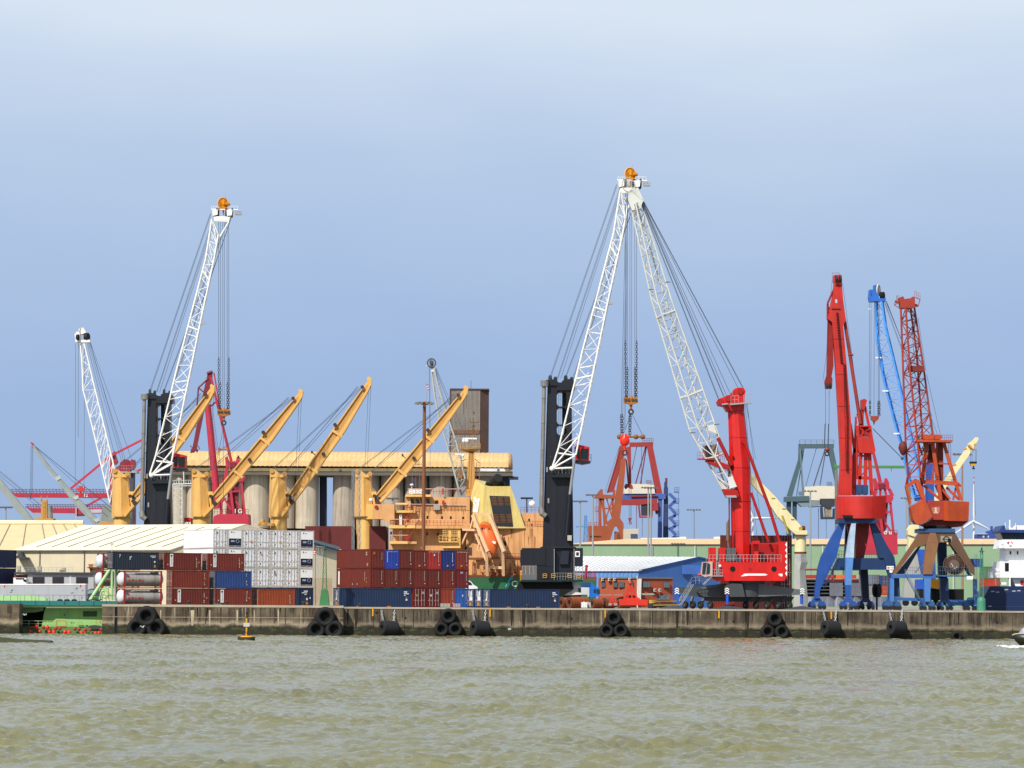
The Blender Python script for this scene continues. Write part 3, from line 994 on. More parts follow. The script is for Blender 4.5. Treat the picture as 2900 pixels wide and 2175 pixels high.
for (i, lv), (col, txt) in spec_.items():
 dz = {(1, 2): -.12, (3, 2): -.1, (4, 2): -.08, (5, 2): -.06, (6, 2): -.05}.get((i, lv), 0)
 mk = []
 if lv == 2 and i == 0: mk = [('back', '|' + '42', 1.6, 2.6, 0, .45, 'D0C4BC'), ('back', 'r', .8, .3, .45, .5, 'B07020'), ('end', 'r', 1.6, 2.1, .4, .4, '9A5A20')]
 if lv == 1 and i == 0: mk = [('back', 'r', 11.0, .5, .55, 2.1, 'D6D2CC'), ('back', 'r', 1.2, .7, .2, .3, 'B06A20'), ('back', 'r', 1.3, 1.3, .18, .3, 'B06A20'), ('back', 'r', 6.3, .4, .12, .3, 'C8BCB4'), ('back', 'r', 4.6, .4, .12, .3, 'C8BCB4')] + [('back', 'r', 1.9, 2.3 - q * .25, .12, .16, 'C0B0A8') for q in range(6)]
 if (i, lv) == (0, 2):
  for q in range(4): mk.append(('end', 'r', .4, 2.2 - q * .3, .1, .2, 'A09088'))
 elif (i, lv) not in ((3, 0), (4, 0)):
  for q in range(7): mk.append(('end', 'r', .42 if i != 1 or lv != 2 else 1.95, 2.45 - q * .22, .09, .15, 'B8ACA4' if col[0] != '1' else 'D0D8E8'))
  mk.append(('end', 'r', .3, .62, .16, .14, 'C8C0B8'))
  if lv == 2 and i in (4, 6): mk += [('end', 'r', .25 + q * .25, 2.68, .12, .12, 'D0BEB4') for q in range(8)]
  if lv == 2 and i in (1,): mk += [('end', 'r', .25 + q * .25, 2.66, .12, .12, '9FB4E0') for q in range(8)]
  if lv == 2 and i in (3, 5, 6): mk.append(('end', 'r', 1.2, .4, .28, .3, 'B8801E'))
  if (i, lv) == (4, 2): mk.append(('end', 'r', 1.1, 2.1, .2, .3, 'E0DAD4'))
  if (i, lv) == (6, 1): mk.append(('end', '50', 1.55, 2.3, 0, .34, 'DAD4CE'))
  if (i, lv) == (6, 0): mk.append(('end', 'r', 1.0, 1.7, .16, .3, 'DCE4EE'))
 else:
  mk = [('end', 'r', .4, 2.1, .45, .35, '9A8C88'), ('end', 'r', 1.6, 1.7, .3, .3, 'A87820' if i == 3 else 'C0B8B4')]
 kind = 'door' if (i, lv) in ((3, 0), (4, 0)) else 'corr'
 lab = '%s container end, %s from the green beacon in the %s tier' % (txt, ORD[i], tn[lv])
 container(endon(E0, i, lv) + V((0, 0, dz)), RY, L40, HHC, col, lab, GB, kind, marks=mk)
# long dark blue boxes along the quay
def blue40(loc, label, front=True):
 mk = [('side', 'r', 10.9, 2.25, .55, .2, 'D0D6DC'), ('side', 'r', 10.9, 2.0, .85, .14, 'D0D6DC'), ('side', 'r', 10.9, 1.75, .3, .1, 'D0D6DC'), ('side', 'r', 11.2, 1.0, .3, .3, 'C8D0D8'), ('side', 'r', 11.25, 1.4, .2, .2, 'A8641C'),
          ('side', 'r', 2.8, .02, .7, .16, 'A8701C'), ('side', 'r', 8.0, .02, .7, .16, 'A8701C'), ('end', 'r', 1.0, 1.4, .22, 1.1, 'D8DCE0'), ('end', 'r', 1.1, 1.05, .3, .36, 'E4E6EA'), ('end', 'r', .9, .3, .5, .5, 'B0781C')]
 if not front: mk += [('end', 'r', .6, 1.1, .95, .6, 'DCE0E4'), ('end', 'r', 1.55, 1.7, .18, .9, 'DCE0E4'), ('end', 'r', .7, 1.8, .2, .8, 'DCE0E4')]
 return container(loc, YAW, L40, HHC - .1, '172F52', label, 'long dark blue containers beside the quay', 'door', marks=mk, doorcol='1A3560')
blue40(at(963, 449.3), 'long dark blue container lying in front of the brown wall, alone')
F0 = at(1389, 450.4)
blue40(F0, 'long dark blue container below the black crane, foremost of three')
for k, nm in ((1, 'middle'), (2, 'rear')):
 blue40(F0 + VX * 2.62 * k, 'dark blue container end with white panel behind the long blue box, %s of three' % nm, False)
# ------------------------------------------------------------------ black mobile harbour cranes
NAVY = paint('crane_charcoal', '11151D', .45, .2, .05, .1, dirt='3A3F46')
NAVY2 = paint('crane_charcoal_light', '1B202A', .45, .2, .05)
BOOM = paint('boom_white', 'E4E2DC', .45, .08, .06)
BOOMG = paint('boom_grey_white', 'C3C4BE', .45, .12, .08)
STACK = paint('exhaust_steel', '8C8880', .45, .25, .1, .3, metal=.5)
HOOKY = paint('hook_orange_yellow', '9A5C14', .6, .35, .3, scale=1.5)
WHEELY = paint('wheel_yellow', 'E89A08', .45, .1)
CABR = paint('cab_red', 'B81E14', .4, .1)
def wheel(m, c, ax, r, th, n=26, sp=16, fill=False):
 m.torus(c, ax, r, th, n, 6)
 x, y, z = m.frame(c, V(c) + V(ax))
 for i in range(sp):
  a = 2 * math.pi * i / sp
  m.bar(V(c), V(c) + (x * math.cos(a) + y * math.sin(a)) * r, th * .9, th * .5)
 m.disc(c, ax, r * .2, th * 3, 12)
 if sp >= 18 and len(m.v) < 4000 and fill: m.disc(V(c) - V(ax).normalized() * 0, ax, r * .95, th * .3, 24)
def mobile_crane(T, Y, label, lower=True):
 k = S(Y)
 def Q(x, y, dy=0.0):
  a, b = T(x, y); return P(a, b, Y + dy)
 t = thing('mobile_harbour_crane', label, 'crane', G(T(1560, 1720)[0], Y + 1.5, GZ))
 def pl(m, pts, y0, d): return m.prism([Q(x, y, y0) for x, y in pts], (0, d, 0))
 # tower
 m = M()
 pl(m, [(1551, 1090), (1577, 1088), (1577, 1245), (1577, 1550), (1537, 1550)], 0, 3.4)
 pl(m, [(1604, 1088), (1619, 1088), (1620, 1250), (1624, 1550), (1577.2, 1550), (1577.2, 1246), (1604, 1246)], 0.05, 3.3)
 for y0, y1 in ((1088, 1110), (1151, 1154), (1202, 1204), (1232, 1246)):
  pl(m, [(1577.2, y0), (1603.8, y0), (1603.8, y1), (1577.2, y1)], .15, 3.1)
 for y in (1110, 1154, 1204):                      # rounded slot corners
  for sx, x in ((1, 1577.2), (-1, 1603.8)):
   pl(m, [(x, y), (x + 7 * sx, y), (x + 2.2 * sx, y + 2.5), (x, y + 8)], .18, 3.0)
 for y in (1151, 1202, 1232):
  for sx, x in ((1, 1577.2), (-1, 1603.8)):
   pl(m, [(x, y), (x + 7 * sx, y), (x + 2.2 * sx, y - 2.5), (x, y - 8)], .18, 3.0)
 pl(m, [(1592, 1112), (1603.6, 1112), (1603.6, 1232), (1592, 1232)], 2.2, .3)
 pl(m, [(1577, 1083), (1626, 1083), (1628, 1104), (1577, 1106)], -.25, 3.9)
 pl(m, [(1546, 1076), (1566, 1074), (1582, 1082), (1582, 1092), (1550, 1092)], -.3, 4.0)
 pl(m, [(1592, 1078), (1612, 1073), (1626, 1080), (1626, 1083), (1592, 1083)], -.2, 3.8)
 pl(m, [(1562, 1340), (1622, 1340), (1622, 1352), (1562, 1352)], -1.2, 1.1)
 m.build('tower', NAVY, t)
 m = M()
 for x, y in ((1558, 1073), (1573, 1077), (1602, 1073), (1619, 1078)):
  for dy in (.4, 1.6, 2.8): m.disc(Q(x, y, dy), (1, .35, 0), .62, .25, 16)
 m.build('tower_sheave', paint('sheave_dark', '2B2E35', .5, .2), t)
 m = M(); m.ladder(Q(1581, 1240, 1.2), Q(1581, 1095, 1.2), V((.45, 0, 0)), 40, .03)
 m.build('ladder', STEEL, t)
 m = M(); m.rail(Q(1562, 1340, -1.2), Q(1622, 1340, -1.2), 1.1, 6); m.build('railing', STEEL, t)
 m = M()
 for (x, y), s_ in (((1547, 1330), 1), ((1590, 1333), 1), ((1551, 1418), 1)):
  pl(m, [(x, y - 7), (x + 4.5, y - 7), (x + 4.5, y + 7), (x, y + 7)], -.18, .16)
 m.build('tower_plate', paint('plate_grey', '8A8C86', .5), t)
 # exhaust stack
 m = M()
 m.tube(Q(1541, 1094, -.5), Q(1533, 1440, -.5), .32, .36, 14)
 m.tube(Q(1542.5, 1078, -.5), Q(1542, 1094, -.5), .68, .68, 16)
 for f in (.1, .3, .52, .75): m.torus(Q(1541 - 8 * f, 1094 + 346 * f, -.5), (0, 0, 1), .36, .05, 14, 6)
 m.tube(Q(1533, 1438, -.5), Q(1535, 1455, -.5), .5, .55, 14); m.tube(Q(1532, 1452, -.5), Q(1546, 1462, -.5), .5, .45, 14)
 m.build('exhaust_stack', STACK, t)
 # operator cab
 m = M()
 pl(m, [(1627, 1266), (1634, 1258), (1670, 1266), (1668, 1304), (1630, 1302)], -.6, 2.3)
 m.build('cab', CABR, t)
 m = M()
 pl(m, [(1632, 1270), (1643, 1270), (1642, 1299), (1633, 1297)], -.68, .09); pl(m, [(1646, 1271), (1667, 1270), (1665, 1301), (1646, 1300)], -.69, .09)
 m.build('cab_window', paint('cab_glass', '16231F', .15, .2), t)
 m = M(); pl(m, [(1629, 1304), (1674, 1306), (1672, 1311), (1650, 1315), (1630, 1311)], -.9, 2.8)
 m.rail(Q(1668, 1306, -.9), Q(1675, 1306, -.9), 1.1, 2); m.bar(Q(1622, 1308, .6), Q(1630, 1308, .6), .5)
 m.build('cab_platform', NAVY, t)
 # boom: near pair and far pair of chords
 A = [(1563, 1327), (1581, 1272), (1648, 1000), (1688, 850), (1736, 667), (1755, 546)]
 B = [(1630, 1290), (1642, 1232), (1691, 1000), (1722, 850), (1762, 667), (1775, 595)]
 sh = 2.2
 ch = [[Q(x, y, 1.0 - .12 * i) for i, (x, y) in enumerate(A)], [Q(x, y, 1.0 - .12 * i) for i, (x, y) in enumerate(B)],
          [Q(x + 1.5, y + 2, 1.0 + sh + .05 * i) for i, (x, y) in enumerate(B)], [Q(x + 1.5, y + 2, 1.0 + sh + .05 * i) for i, (x, y) in enumerate(A)]]
 for c_ in ch:
  for p in c_: p.y -= 2.6
 m = M()
 lattice(m, ch, 17, .165, .068, ease=.5)
 n1, n2, n3 = 1.0, 1.0, 1.0
 for a_, b_ in (((1563, 1327), (1630, 1290)), ((1563, 1327), (1640, 1235)), ((1578, 1283), (1630, 1290)), ((1563, 1327), (1622, 1325))):
  m.tube(Q(*a_, -1.6), Q(*b_, -1.6), .14, None, 6)
 for dy in (-1.6, .6):                                # fork to the head
  m.tube(Q(1775, 595, dy), Q(1803, 548, dy), .14, None, 6)
  m.tube(Q(1755, 546, dy), Q(1803, 548, dy), .1, None, 6); m.tube(Q(1770, 610, dy), Q(1755, 560, dy), .08, None, 5)
 for f in (.32, .58, .8):
  a = poly_at(ch[0], f); b = poly_at(ch[1], f); m.tube(a, b, .16, None, 6)
 m.sphere(Q(1563, 1327, -1.6), .42)
 m.build('boom', BOOM, t)
 m = M()
 for f in (.62, ):
  c = poly_at(ch[1], f); m.box(c.x + .15, c.x + .75, c.y - .3, c.y + .3, c.z - .5, c.z - .1); m.tube(c, c + V((.4, 0, -.1)), .05, None, 5)
 c = Q(1831, 521, -1.2); m.box(c.x - .5, c.x + .6, c.y - .4, c.y + .4, c.z - .35, c.z + .25); m.tube(c, Q(1829, 511, -1.2), .06, None, 5)
 m.build('floodlight', STEEL, t)
 # boom head
 m = M()
 pl(m, [(1752, 512), (1768, 510), (1768, 526), (1753, 530)], -1.9, 2.2); pl(m, [(1796, 511), (1814, 511), (1812, 528), (1797, 530)], -1.9, 2.2)
 pl(m, [(1755, 531), (1806, 532), (1804, 545), (1758, 544)], -1.7, 1.9)
 m.tube(Q(1748, 510, -1.2), Q(1832, 512, -1.2), .1, None, 6)
 m.rail(Q(1749, 513, -2.0), Q(1770, 513, -2.0), .7, 3, .03, False); m.rail(Q(1800, 512, -2.0), Q(1830, 512, -2.0), .7, 3, .03, False)
 m.build('boom_head', BOOM, t)
 m = M()
 for x in (1766, 1771, 1794, 1799, 1813):
  m.torus(Q(x, 521, -.8), (1, .1, 0), .72, .16, 20, 6); m.disc(Q(x, 521, -.8), (1, .1, 0), .6, .08, 16)
 m.build('head_sheave', paint('sheave_rust', '33231F', .6, .3), t)
 m = M(); c = Q(1785, 493, -.9); wheel(m, c, (.5, -.86, .06), 1.05, .09, 28, 18); m.build('cable_wheel', WHEELY, t)
 m = M(); m.disc(c + V((.05, .1, 0)), (.5, -.86, .06), .98, .05, 24); m.build('wheel_disc', paint('wheel_orange', 'D98C10', .5, .1), t)
 m = M(); m.tube(c + V((.3, .2, -.1)), c + V((1.15, .5, 0)), .32, .3, 10); m.tube(c + V((0, .1, -.5)), c + V((.1, .2, -2.0)), .14, None, 6)
 m.tube(c + V((.2, 0, .8)), c + V((.45, 0, 1.6)), .03, None, 4)
 m.build('wheel_drive', paint('drive_orange', 'B06E10', .5), t)
 # luffing ropes, hoist ropes, chains, hook
 m = M()
 for (a, b) in (((1558, 1066), (1746, 522)), ((1561, 1066), (1748, 524)), ((1578, 1072), (1753, 540)), ((1580, 1072), (1755, 545)), ((1588, 1072), (1757, 548)), ((1601, 1068), (1806, 520)), ((1603, 1068), (1808, 524)), ((1621, 1073), (1814, 527)), ((1624, 1073), (1813, 530))):
  m.tube(Q(*a, .6), Q(*b, -.4), .043, None, 4)
 m.build('luffing_rope', ROPE, t)
 m = M()
 hx = ((1771.5, 965, 1128), (1777, 1040, 1128), (1798, 1040, 1128), (1803, 965, 1128))
 for x, y, _ in hx: m.tube(Q(x - .5, 535, -1), Q(x, y, -1), .043, None, 4)
 for x in (1784, 1789): m.tube(Q(x, 535, -1), Q(x, 1128, -1), .043, None, 4)
 m.build('hoist_rope', ROPE, t)
 m = M()
 for x, y, y2 in hx: chain(m, Q(x, y, -1), Q(x, y2, -1), .5, .055)
 m.build('chain', CHAIN, t)
 m = M()
 pl(m, [(1767, 1126), (1772, 1122), (1776, 1127), (1797, 1127), (1801, 1122), (1806, 1127), (1807, 1140), (1796, 1143), (1792, 1146), (1782, 1146), (1778, 1143), (1767, 1141)], -1.5, 1.0)
 m.tube(Q(1787, 1120, -1), Q(1787, 1128, -1), .2, .45, 8)
 m.tube(Q(1787, 1146, -1), Q(1787, 1158, -1), .24, .2, 8)
 m.build('hook_block', HOOKY, t)
 m = M()
 for x in (1772, 1781, 1792, 1801): m.disc(Q(x, 1133, -1.55), (.2, 1, 0), .24, .1, 12)
 m.tube(Q(1774, 1126, -1), Q(1774, 1118, -1), .12); m.tube(Q(1799, 1126, -1), Q(1799, 1118, -1), .12); m.build('block_sheave', CHAIN, t)
 m = M(); m.torus(Q(1787, 1166, -1), (0, 1, 0), .36, .14, 16, 8); m.build('hook', CHAIN, t)
 # luffing cylinder
 m = M(); m.tube(Q(1627, 1300, -1.9), Q(1614, 1400, -.9), .24, .24, 10); m.build('cylinder_rod', STEEL, t)
 m = M(); m.tube(Q(1614, 1400, -.9), Q(1604, 1520, -.7), .34, .34, 10); m.build('cylinder', NAVY, t)
 if lower:
  m = M()
  pl(m, [(1478, 1552), (1545, 1552), (1545, 1601), (1478, 1601)], -1.4, 6.2)
  pl(m, [(1521, 1601.3), (1545, 1601.3), (1545, 1642), (1521, 1642)], -1.3, 6.0)
  pl(m, [(1545.2, 1551), (1569, 1551), (1569, 1642), (1545.2, 1642)], -1.25, 5.8)
  pl(m, [(1569.3, 1552), (1627, 1552), (1627, 1642), (1569.3, 1642)], -.3, 4.6)
  pl(m, [(1628, 1552), (1651, 1552), (1651, 1603), (1628, 1603)], -1.5, 6)
  pl(m, [(1474, 1557), (1477.8, 1557), (1477.8, 1613), (1474, 1613)], -1.2, 6)
  pl(m, [(1474, 1643), (1651, 1643), (1651, 1647), (1474, 1647)], -1.6, 6.6)
  pl(m, [(1545.3, 1601.5), (1569, 1601.5), (1569, 1604), (1545.3, 1604)], -1.32, .06)
  m.build('machinery_house', NAVY, t)
  m = M()
  pl(m, [(1536, 1547), (1630, 1548), (1632, 1552), (1536, 1552)], -.8, 5)
  pl(m, [(1590, 1560), (1612, 1560), (1609, 1598), (1584, 1598)], -.9, .4)
  for x in (1530, 1556, 1597): pl(m, [(x, 1549), (x + 10, 1549), (x + 10, 1552), (x, 1552)], -1.2, 1.5)
  m.build('deck_plate', NAVY2, t)
  m = M()
  for i in range(4):
   x0 = 1479 + i * 10.5
   pl(m, [(x0, 1603), (x0 + 9.5, 1603), (x0 + 9.5, 1641), (x0, 1641)], -1.35, .2)
  m.build('grille', paint('grille_grey', '585A5C', .6, .2), t)
  m = M()
  pl(m, [(1629, 1561), (1642, 1561), (1642, 1564), (1629, 1564)], -1.56, .06); pl(m, [(1629, 1574), (1642, 1574), (1642, 1577), (1629, 1577)], -1.56, .06)
  pl(m, [(1629, 1564), (1631.5, 1564), (1631.5, 1574), (1629, 1574)], -1.56, .06); pl(m, [(1639.5, 1564), (1642, 1564), (1642, 1574), (1639.5, 1574)], -1.56, .06)
  m.build('window_frame', WHITE, t)
  m = M()
  for x in (1569.8, 1626):
   m.tube(Q(x, 1554, -1.5), Q(x, 1642, -1.5), .07, None, 6)
  for x in (1628, 1633, 1640, 1650):
   m.tube(Q(x, 1604, -1.4), Q(x, 1642, -1.4), .05, None, 5)
  m.rail(Q(1570, 1642, -1.5), Q(1650, 1642, -1.5), 1.1, 10, .03)
  m.build('railing', STEEL, t)
  m = M()
  for x in (1538, 1562, 1608, 1634):
   for a, b in (((x, 1625), (x + 10, 1625)), ((x + 10, 1625), (x + 10, 1636)), ((x + 10, 1636), (x, 1636)), ((x, 1636), (x, 1625)), ((x, 1630), (x + 10, 1630))):
    m.tube(Q(*a, -1.7), Q(*b, -1.7), .05, None, 5)
  m.build('yellow_gate', YEL, t)
  m = M()
  pl(m, [(1607, 1516), (1619, 1516), (1619, 1531), (1607, 1531)], -1.0, .9); m.build('cabinet', paint('cabinet_beige', 'A8A496', .5), t)
  for i in range(6):
   m = M(); y = 1615 + i * 5
   pl(m, [(1472.5, y + 4), (1477, y - 1), (1477, y + 1.6), (1472.5, y + 6.6)], -1.5, .08)
   m.build('hazard_stripe', YEL, t)
  m = M()
  pl(m, [(1470, 1648), (1620, 1648), (1625, 1668), (1590, 1690), (1480, 1690), (1462, 1668)], -.5, 5)
  for x in (1478, 1500, 1520, 1545, 1570, 1595): m.disc(Q(x, 1703, .2), (0, 1, 0), .62, .9, 18)
  m.build('undercarriage', DARK, t)
 return t
mobile_crane(lambda x, y: (x, y), 482.0, 'tall charcoal mobile crane with white boom and red cab standing behind the long blue container')
mobile_crane(lambda x, y: (429 + (x - 1563) * .913, 1346 + (y - 1327) * .922), 512.0, 'charcoal mobile crane with white boom rising behind the cream warehouse at the left', False)
# lifting frame hanging from the nearer hook
t = thing('sling_frame', 'rusty lifting bar hung on chains below the middle orange hook block', 'lifting bar', P(1787, 1237, 481))
m = M(); m.pt((1752, 1237), (1822, 1237), 480.5, .16)
for x in (1754, 1801, 1820): m.sphere(P(x, 1237, 480.5), .42, 8, 6)
m.build('bar', paint('sling_bar', '7A5420', .7, .3, .2), t)
m = M()
for x in (1783, 1787): chain(m, P(x, 1172, 480.5), P(x - 2, 1237, 480.5), .5, .05)
for a, b in (((1790, 1172), (1820, 1233)), ((1786, 1172), (1765, 1233))): m.pt(a, b, 480.5, .035)
m.build('chain', CHAIN, t)
t = thing('sling_frame', 'small lifting bar hung on slings below the orange hook left of the silos', 'lifting bar', P(632, 1272, 511))
m = M(); m.pt((620, 1272), (645, 1272), 510.8, .13); m.pt((621, 1268), (621, 1277), 510.8, .2); m.pt((644, 1268), (644, 1277), 510.8, .2); m.build('bar', HOOKY, t)
m = M()
for a, b in (((634, 1205), (621, 1272)), ((634, 1205), (632, 1272)), ((634, 1205), (645, 1272)), ((621, 1272), (621, 1300)), ((632, 1272), (633, 1420)), ((645, 1272), (648, 1350))): m.pt(a, b, 510.8, .035)
m.build('sling', CHAIN, t)
# ------------------------------------------------------------------ bright red mobile crane
Yr = 460.0
RD = paint('crane_red', 'BE1611', .42, .2, .05, .28, dirt='6A0E0A', scale=.35)
RD2 = paint('crane_red_dark', '98120F', .45, .15)
GR = paint('chassis_grey', '3A3E41', .5, .2, .05)
GR2 = paint('chassis_grey_light', '555A5C', .5, .15, .05)
t = thing('mobile_harbour_crane', 'bright red mobile crane with white lattice boom standing at the quay edge', 'crane', G(2100, Yr + 2, GZ))
m = M()                                                   # tower: eight-sided tapering column
def octring(xl, xr, y, dy, rr=1.0):
 a = P(xl, y, Yr + dy); b = P(xr, y, Yr + dy); c = (a + b) / 2; r = (b - a).length / 2
 return [c + V((math.cos(q) * r, math.sin(q) * r * .9, 0)) for q in [math.pi / 8 * 0 + 2 * math.pi * i / 8 + .12 for i in range(8)]]
m.loft([octring(2072, 2127, 1590, 2), octring(2069, 2127, 1420, 2), octring(2066, 2126, 1325, 2), octring(2062, 2112, 1195, 2), octring(2060, 2107, 1150, 2)], True, False)
m.build('tower', RD, t)
m = M()
for y, xl, xr in ((1325, 2066, 2126), (1420, 2069, 2127), (1505, 2071, 2127), (1240, 2064, 2117)):
 m.loft([octring(xl - .6, xr + .6, y, 2), octring(xl - .6, xr + .6, y + 1.4, 2)], False, False)
m.poly([(2062, 1296), (2066, 1296), (2068, 1580), (2065, 1580)], Yr + .9, .3)
m.build('weld_seam', paint('seam_dark_red', '6A0C0A', .5), t)
m = M()
m.poly([(2031, 1137), (2034, 1130), (2068, 1117), (2080, 1101), (2092, 1097), (2106, 1098), (2112, 1107), (2109, 1122), (2108, 1160), (2060, 1165), (2050, 1150), (2035, 1147)], Yr + .6, 2.9)
m.build('tower_head', RD, t)
m = M()
for x, y in ((2040, 1138), (2062, 1128), (2097, 1108)): m.disc(P(x, y, Yr + .5), (0, 1, 0), .5, .16, 18)
m.disc(P(2068, 1277, Yr - .1), (0, 1, 0), .2, .5, 8); m.disc(P(2110, 1252, Yr + .6), (0, 1, 0), .4, .8, 10)
m.build('sheave', RD2, t)
m = M()
m.poly([(2068, 1143), (2130, 1138), (2130, 1142), (2068, 1147)], Yr - .4, 1.0); m.poly([(2045, 1143), (2062, 1142), (2062, 1145), (2045, 1147)], Yr - .4, 1)
m.rail(P(2070, 1144, Yr - .4), P(2091, 1142, Yr - .4), 1.25, 2, .035); m.rail(P(2106, 1140, Yr - .4), P(2130, 1138, Yr - .4), 1.25, 4, .035)
m.pt((2075, 1118), (2074, 1096), Yr, .03)
m.poly([(2054, 1403), (2084, 1403), (2087, 1409), (2058, 1409)], Yr - .8, 2)
m.build('platform', STEEL, t)
m = M()
m.poly([(2046, 1385), (2078, 1385), (2090, 1390), (2094, 1408), (2084, 1405), (2054, 1402)], Yr - .2, 2.4)
m.poly([(2000, 1300), (2030, 1303), (2066, 1318), (2066, 1330), (2030, 1322), (1998, 1306)], Yr + .2, 2)
m.pt((2033, 1240), (2072, 1318), Yr + .6, .3); m.pt((1975, 1300), (2040, 1302), Yr, .12)
m.rail(P(1975, 1300, Yr), P(2003, 1301, Yr), 1.1, 4); m.rail(P(2035, 1300, Yr), P(2052, 1305, Yr), 1.2, 3)
m.build('boom_mount', RD2, t)
m = M(); m.poly([(1992, 1262), (2033, 1257), (2036, 1300), (2004, 1306), (1994, 1296)], Yr + 1.3, 2.2); m.build('cab', paint('cab_greyred', '7A6660', .4, .2), t)
m = M(); m.poly([(1995, 1264), (2014, 1261), (2016, 1302), (2000, 1302)], Yr + 1.22, .1); m.build('cab_window', GLASS, t)
m = M()
for a, b, r in (((2109, 1252), (2178, 1436), .27), ((2178, 1436), (2208, 1535), .27), ((2127, 1395), (2176, 1535), .24)): m.pt(a, b, Yr + .4, r, None, None, 8)
m.build('stay', RD2, t)
# upper house
m = M()
m.poly([(2018, 1592), (2229, 1592), (2229, 1632), (2222, 1645), (2036, 1645), (2004, 1632), (2004, 1592)], Yr - 2.6, 7.6)
m.poly([(2205, 1534), (2229, 1533), (2229, 1591.7), (2205, 1591.7)], Yr - 2.6, 7.6)
m.poly([(2126, 1538), (2204.8, 1538), (2204.8, 1541), (2126, 1541)], Yr - 2.4, .5)
m.poly([(2130, 1532), (2150, 1531), (2152, 1537.5), (2130, 1537.5)], Yr - 2, 2)
m.poly([(2136, 1541.2), (2148, 1541.2), (2148, 1591.7), (2136, 1591.7)], Yr - 1.4, 2)
m.poly([(2010, 1550), (2028, 1550), (2028, 1591.7), (2010, 1591.7)], Yr - 1.9, 4); m.poly([(2038, 1551), (2055, 1551), (2055, 1591.7), (2038, 1591.7)], Yr - 1.9, 4)
m.build('machinery_house', RD, t)
m = M(); m.poly([(2126, 1541.2), (2204.8, 1541.2), (2204.8, 1591.7), (2126, 1591.7)], Yr + 1.6, 3); m.poly([(2180, 1570), (2192, 1570), (2192, 1590), (2180, 1590)], Yr - .6, .4); m.build('recess', RD2, t)
m = M()
for i in range(6):
 y = 1534 + i * 16.4
 m.poly([(2223.5, y + 8), (2229, y), (2229, y + 16)], Yr - 2.63, .025)
m.poly([(2098, 1632), (2108, 1625), (2115, 1624.5), (2166, 1624.5), (2174, 1628), (2166, 1630), (2120, 1630), (2104, 1632)], Yr - 2.63, .025)
m.poly([(2205, 1625), (2216, 1625), (2216, 1632), (2209, 1632), (2209, 1629), (2205, 1629)], Yr - 2.63, .025)
m.build('marking', WHITE, t)
m = M()
for x in (2075, 2192): m.disc(P(x, 1611.5, Yr - 2.62), (0, 1, 0), .42, .05, 20)
m.torus(P(2125, 1613, Yr - 2.62), (0, 1, 0), .22, .02, 16, 4)
m.build('porthole', DARK, t)
m = M(); m.poly([(2057, 1552), (2070, 1552), (2070, 1588), (2057, 1588)], Yr - 1.6, 3); m.poly([(2071, 1552), (2084, 1552), (2084, 1588), (2071, 1588)], Yr - 1.6, 3); m.build('radiator', paint('radiator_grey', '55565A', .6, .3), t)
m = M()
m.rail(P(2000, 1592, Yr - 2.6), P(2212, 1592, Yr - 2.6), 1.15, 22, .035)
for a, b in (((2029, 1632), (2029, 1592)), ((2035, 1632), (2035, 1592))): m.pt(a, b, Yr - 2.75, .05)
m.ladder(P(2030, 1632, Yr - 2.75), P(2030, 1592, Yr - 2.75), V((.35, 0, 0)), 8)
m.rail(P(2008, 1632, Yr - 2.8), P(2047, 1632, Yr - 2.8), 1.05, 5, .035)
m.poly([(2002, 1630), (2047, 1630), (2047, 1632.5), (2002, 1632.5)], Yr - 3.2, .55)
m.build('railing', STEEL, t)
m = M(); m.poly([(1990, 1592), (2018, 1590), (2018, 1631), (1996, 1634), (1985, 1628)], Yr - 3.0, 2.2); m.build('cab', paint('cab_pale', 'B59A90', .4, .1), t)
m = M(); m.poly([(1991, 1594), (2001, 1593), (1997, 1626), (1988, 1626)], Yr - 3.08, .1); m.poly([(2003, 1593), (2011, 1598), (2010, 1624), (2000, 1627)], Yr - 3.08, .1); m.build('cab_window', GLASS, t)
m = M(); m.sphere(P(1981, 1628, Yr - 2.4), .28); m.build('signal_lamp', paint('lamp_pink', 'B83038', .4), t)
m = M(); m.sphere(P(2039, 1603, Yr - 3.0), .22); m.build('searchlight', WHITE, t)
m = M(); m.tube(P(2061, 1532, Yr - .8), P(2061, 1480, Yr - .8), .25, .25, 10); m.tube(P(2061, 1480, Yr - .8), P(2064, 1470, Yr - .8), .12); m.tube(P(2064, 1555, Yr - .8), P(2061, 1530, Yr - .8), .16); m.build('exhaust_stack', paint('exhaust_rusty', '6E5648', .6, .3, .3), t)
m = M(); m.tube(P(2095, 1589, Yr - 2.2), P(2095, 1579, Yr - 2.2), .32, .32, 10); m.build('blue_drum', paint('drum_blue', '2A4A90', .5), t)
# slew ring and chassis
m = M(); m.tube(P(2116, 1652, Yr + 1), P(2116, 1644, Yr + 1), 2.9, 2.9, 24); m.tube(P(2116, 1690, Yr + 1), P(2116, 1652, Yr + 1), 2.3, 2.3, 20)
m.poly([(1975, 1662), (2056, 1652), (2056, 1690), (1992, 1690), (1972, 1676)], Yr + .4, 2); m.poly([(1916, 1664), (1984, 1660), (1984, 1678), (1990, 1692), (1960, 1688), (1920, 1676)], Yr + 1, 1.8)
m.poly([(2052, 1660), (2075, 1650), (2102, 1654), (2110, 1690), (2066, 1690), (2066, 1681), (2052, 1681)], Yr - 2.2, 2.6)
m.poly([(1990, 1690.5), (2250, 1690.5), (2240, 1704), (2060, 1704), (2000, 1702)], Yr + 1.2, 1.6)
m.build('chassis', GR, t)
m = M(); m.poly([(2148, 1652), (2262, 1669), (2276, 1668), (2276, 1684), (2148, 1690)], Yr - .6, 2.2); m.poly([(1985, 1664), (2030, 1656), (2040, 1659), (1990, 1668)], Yr + .36, .03); m.build('outrigger_arm', GR2, t)
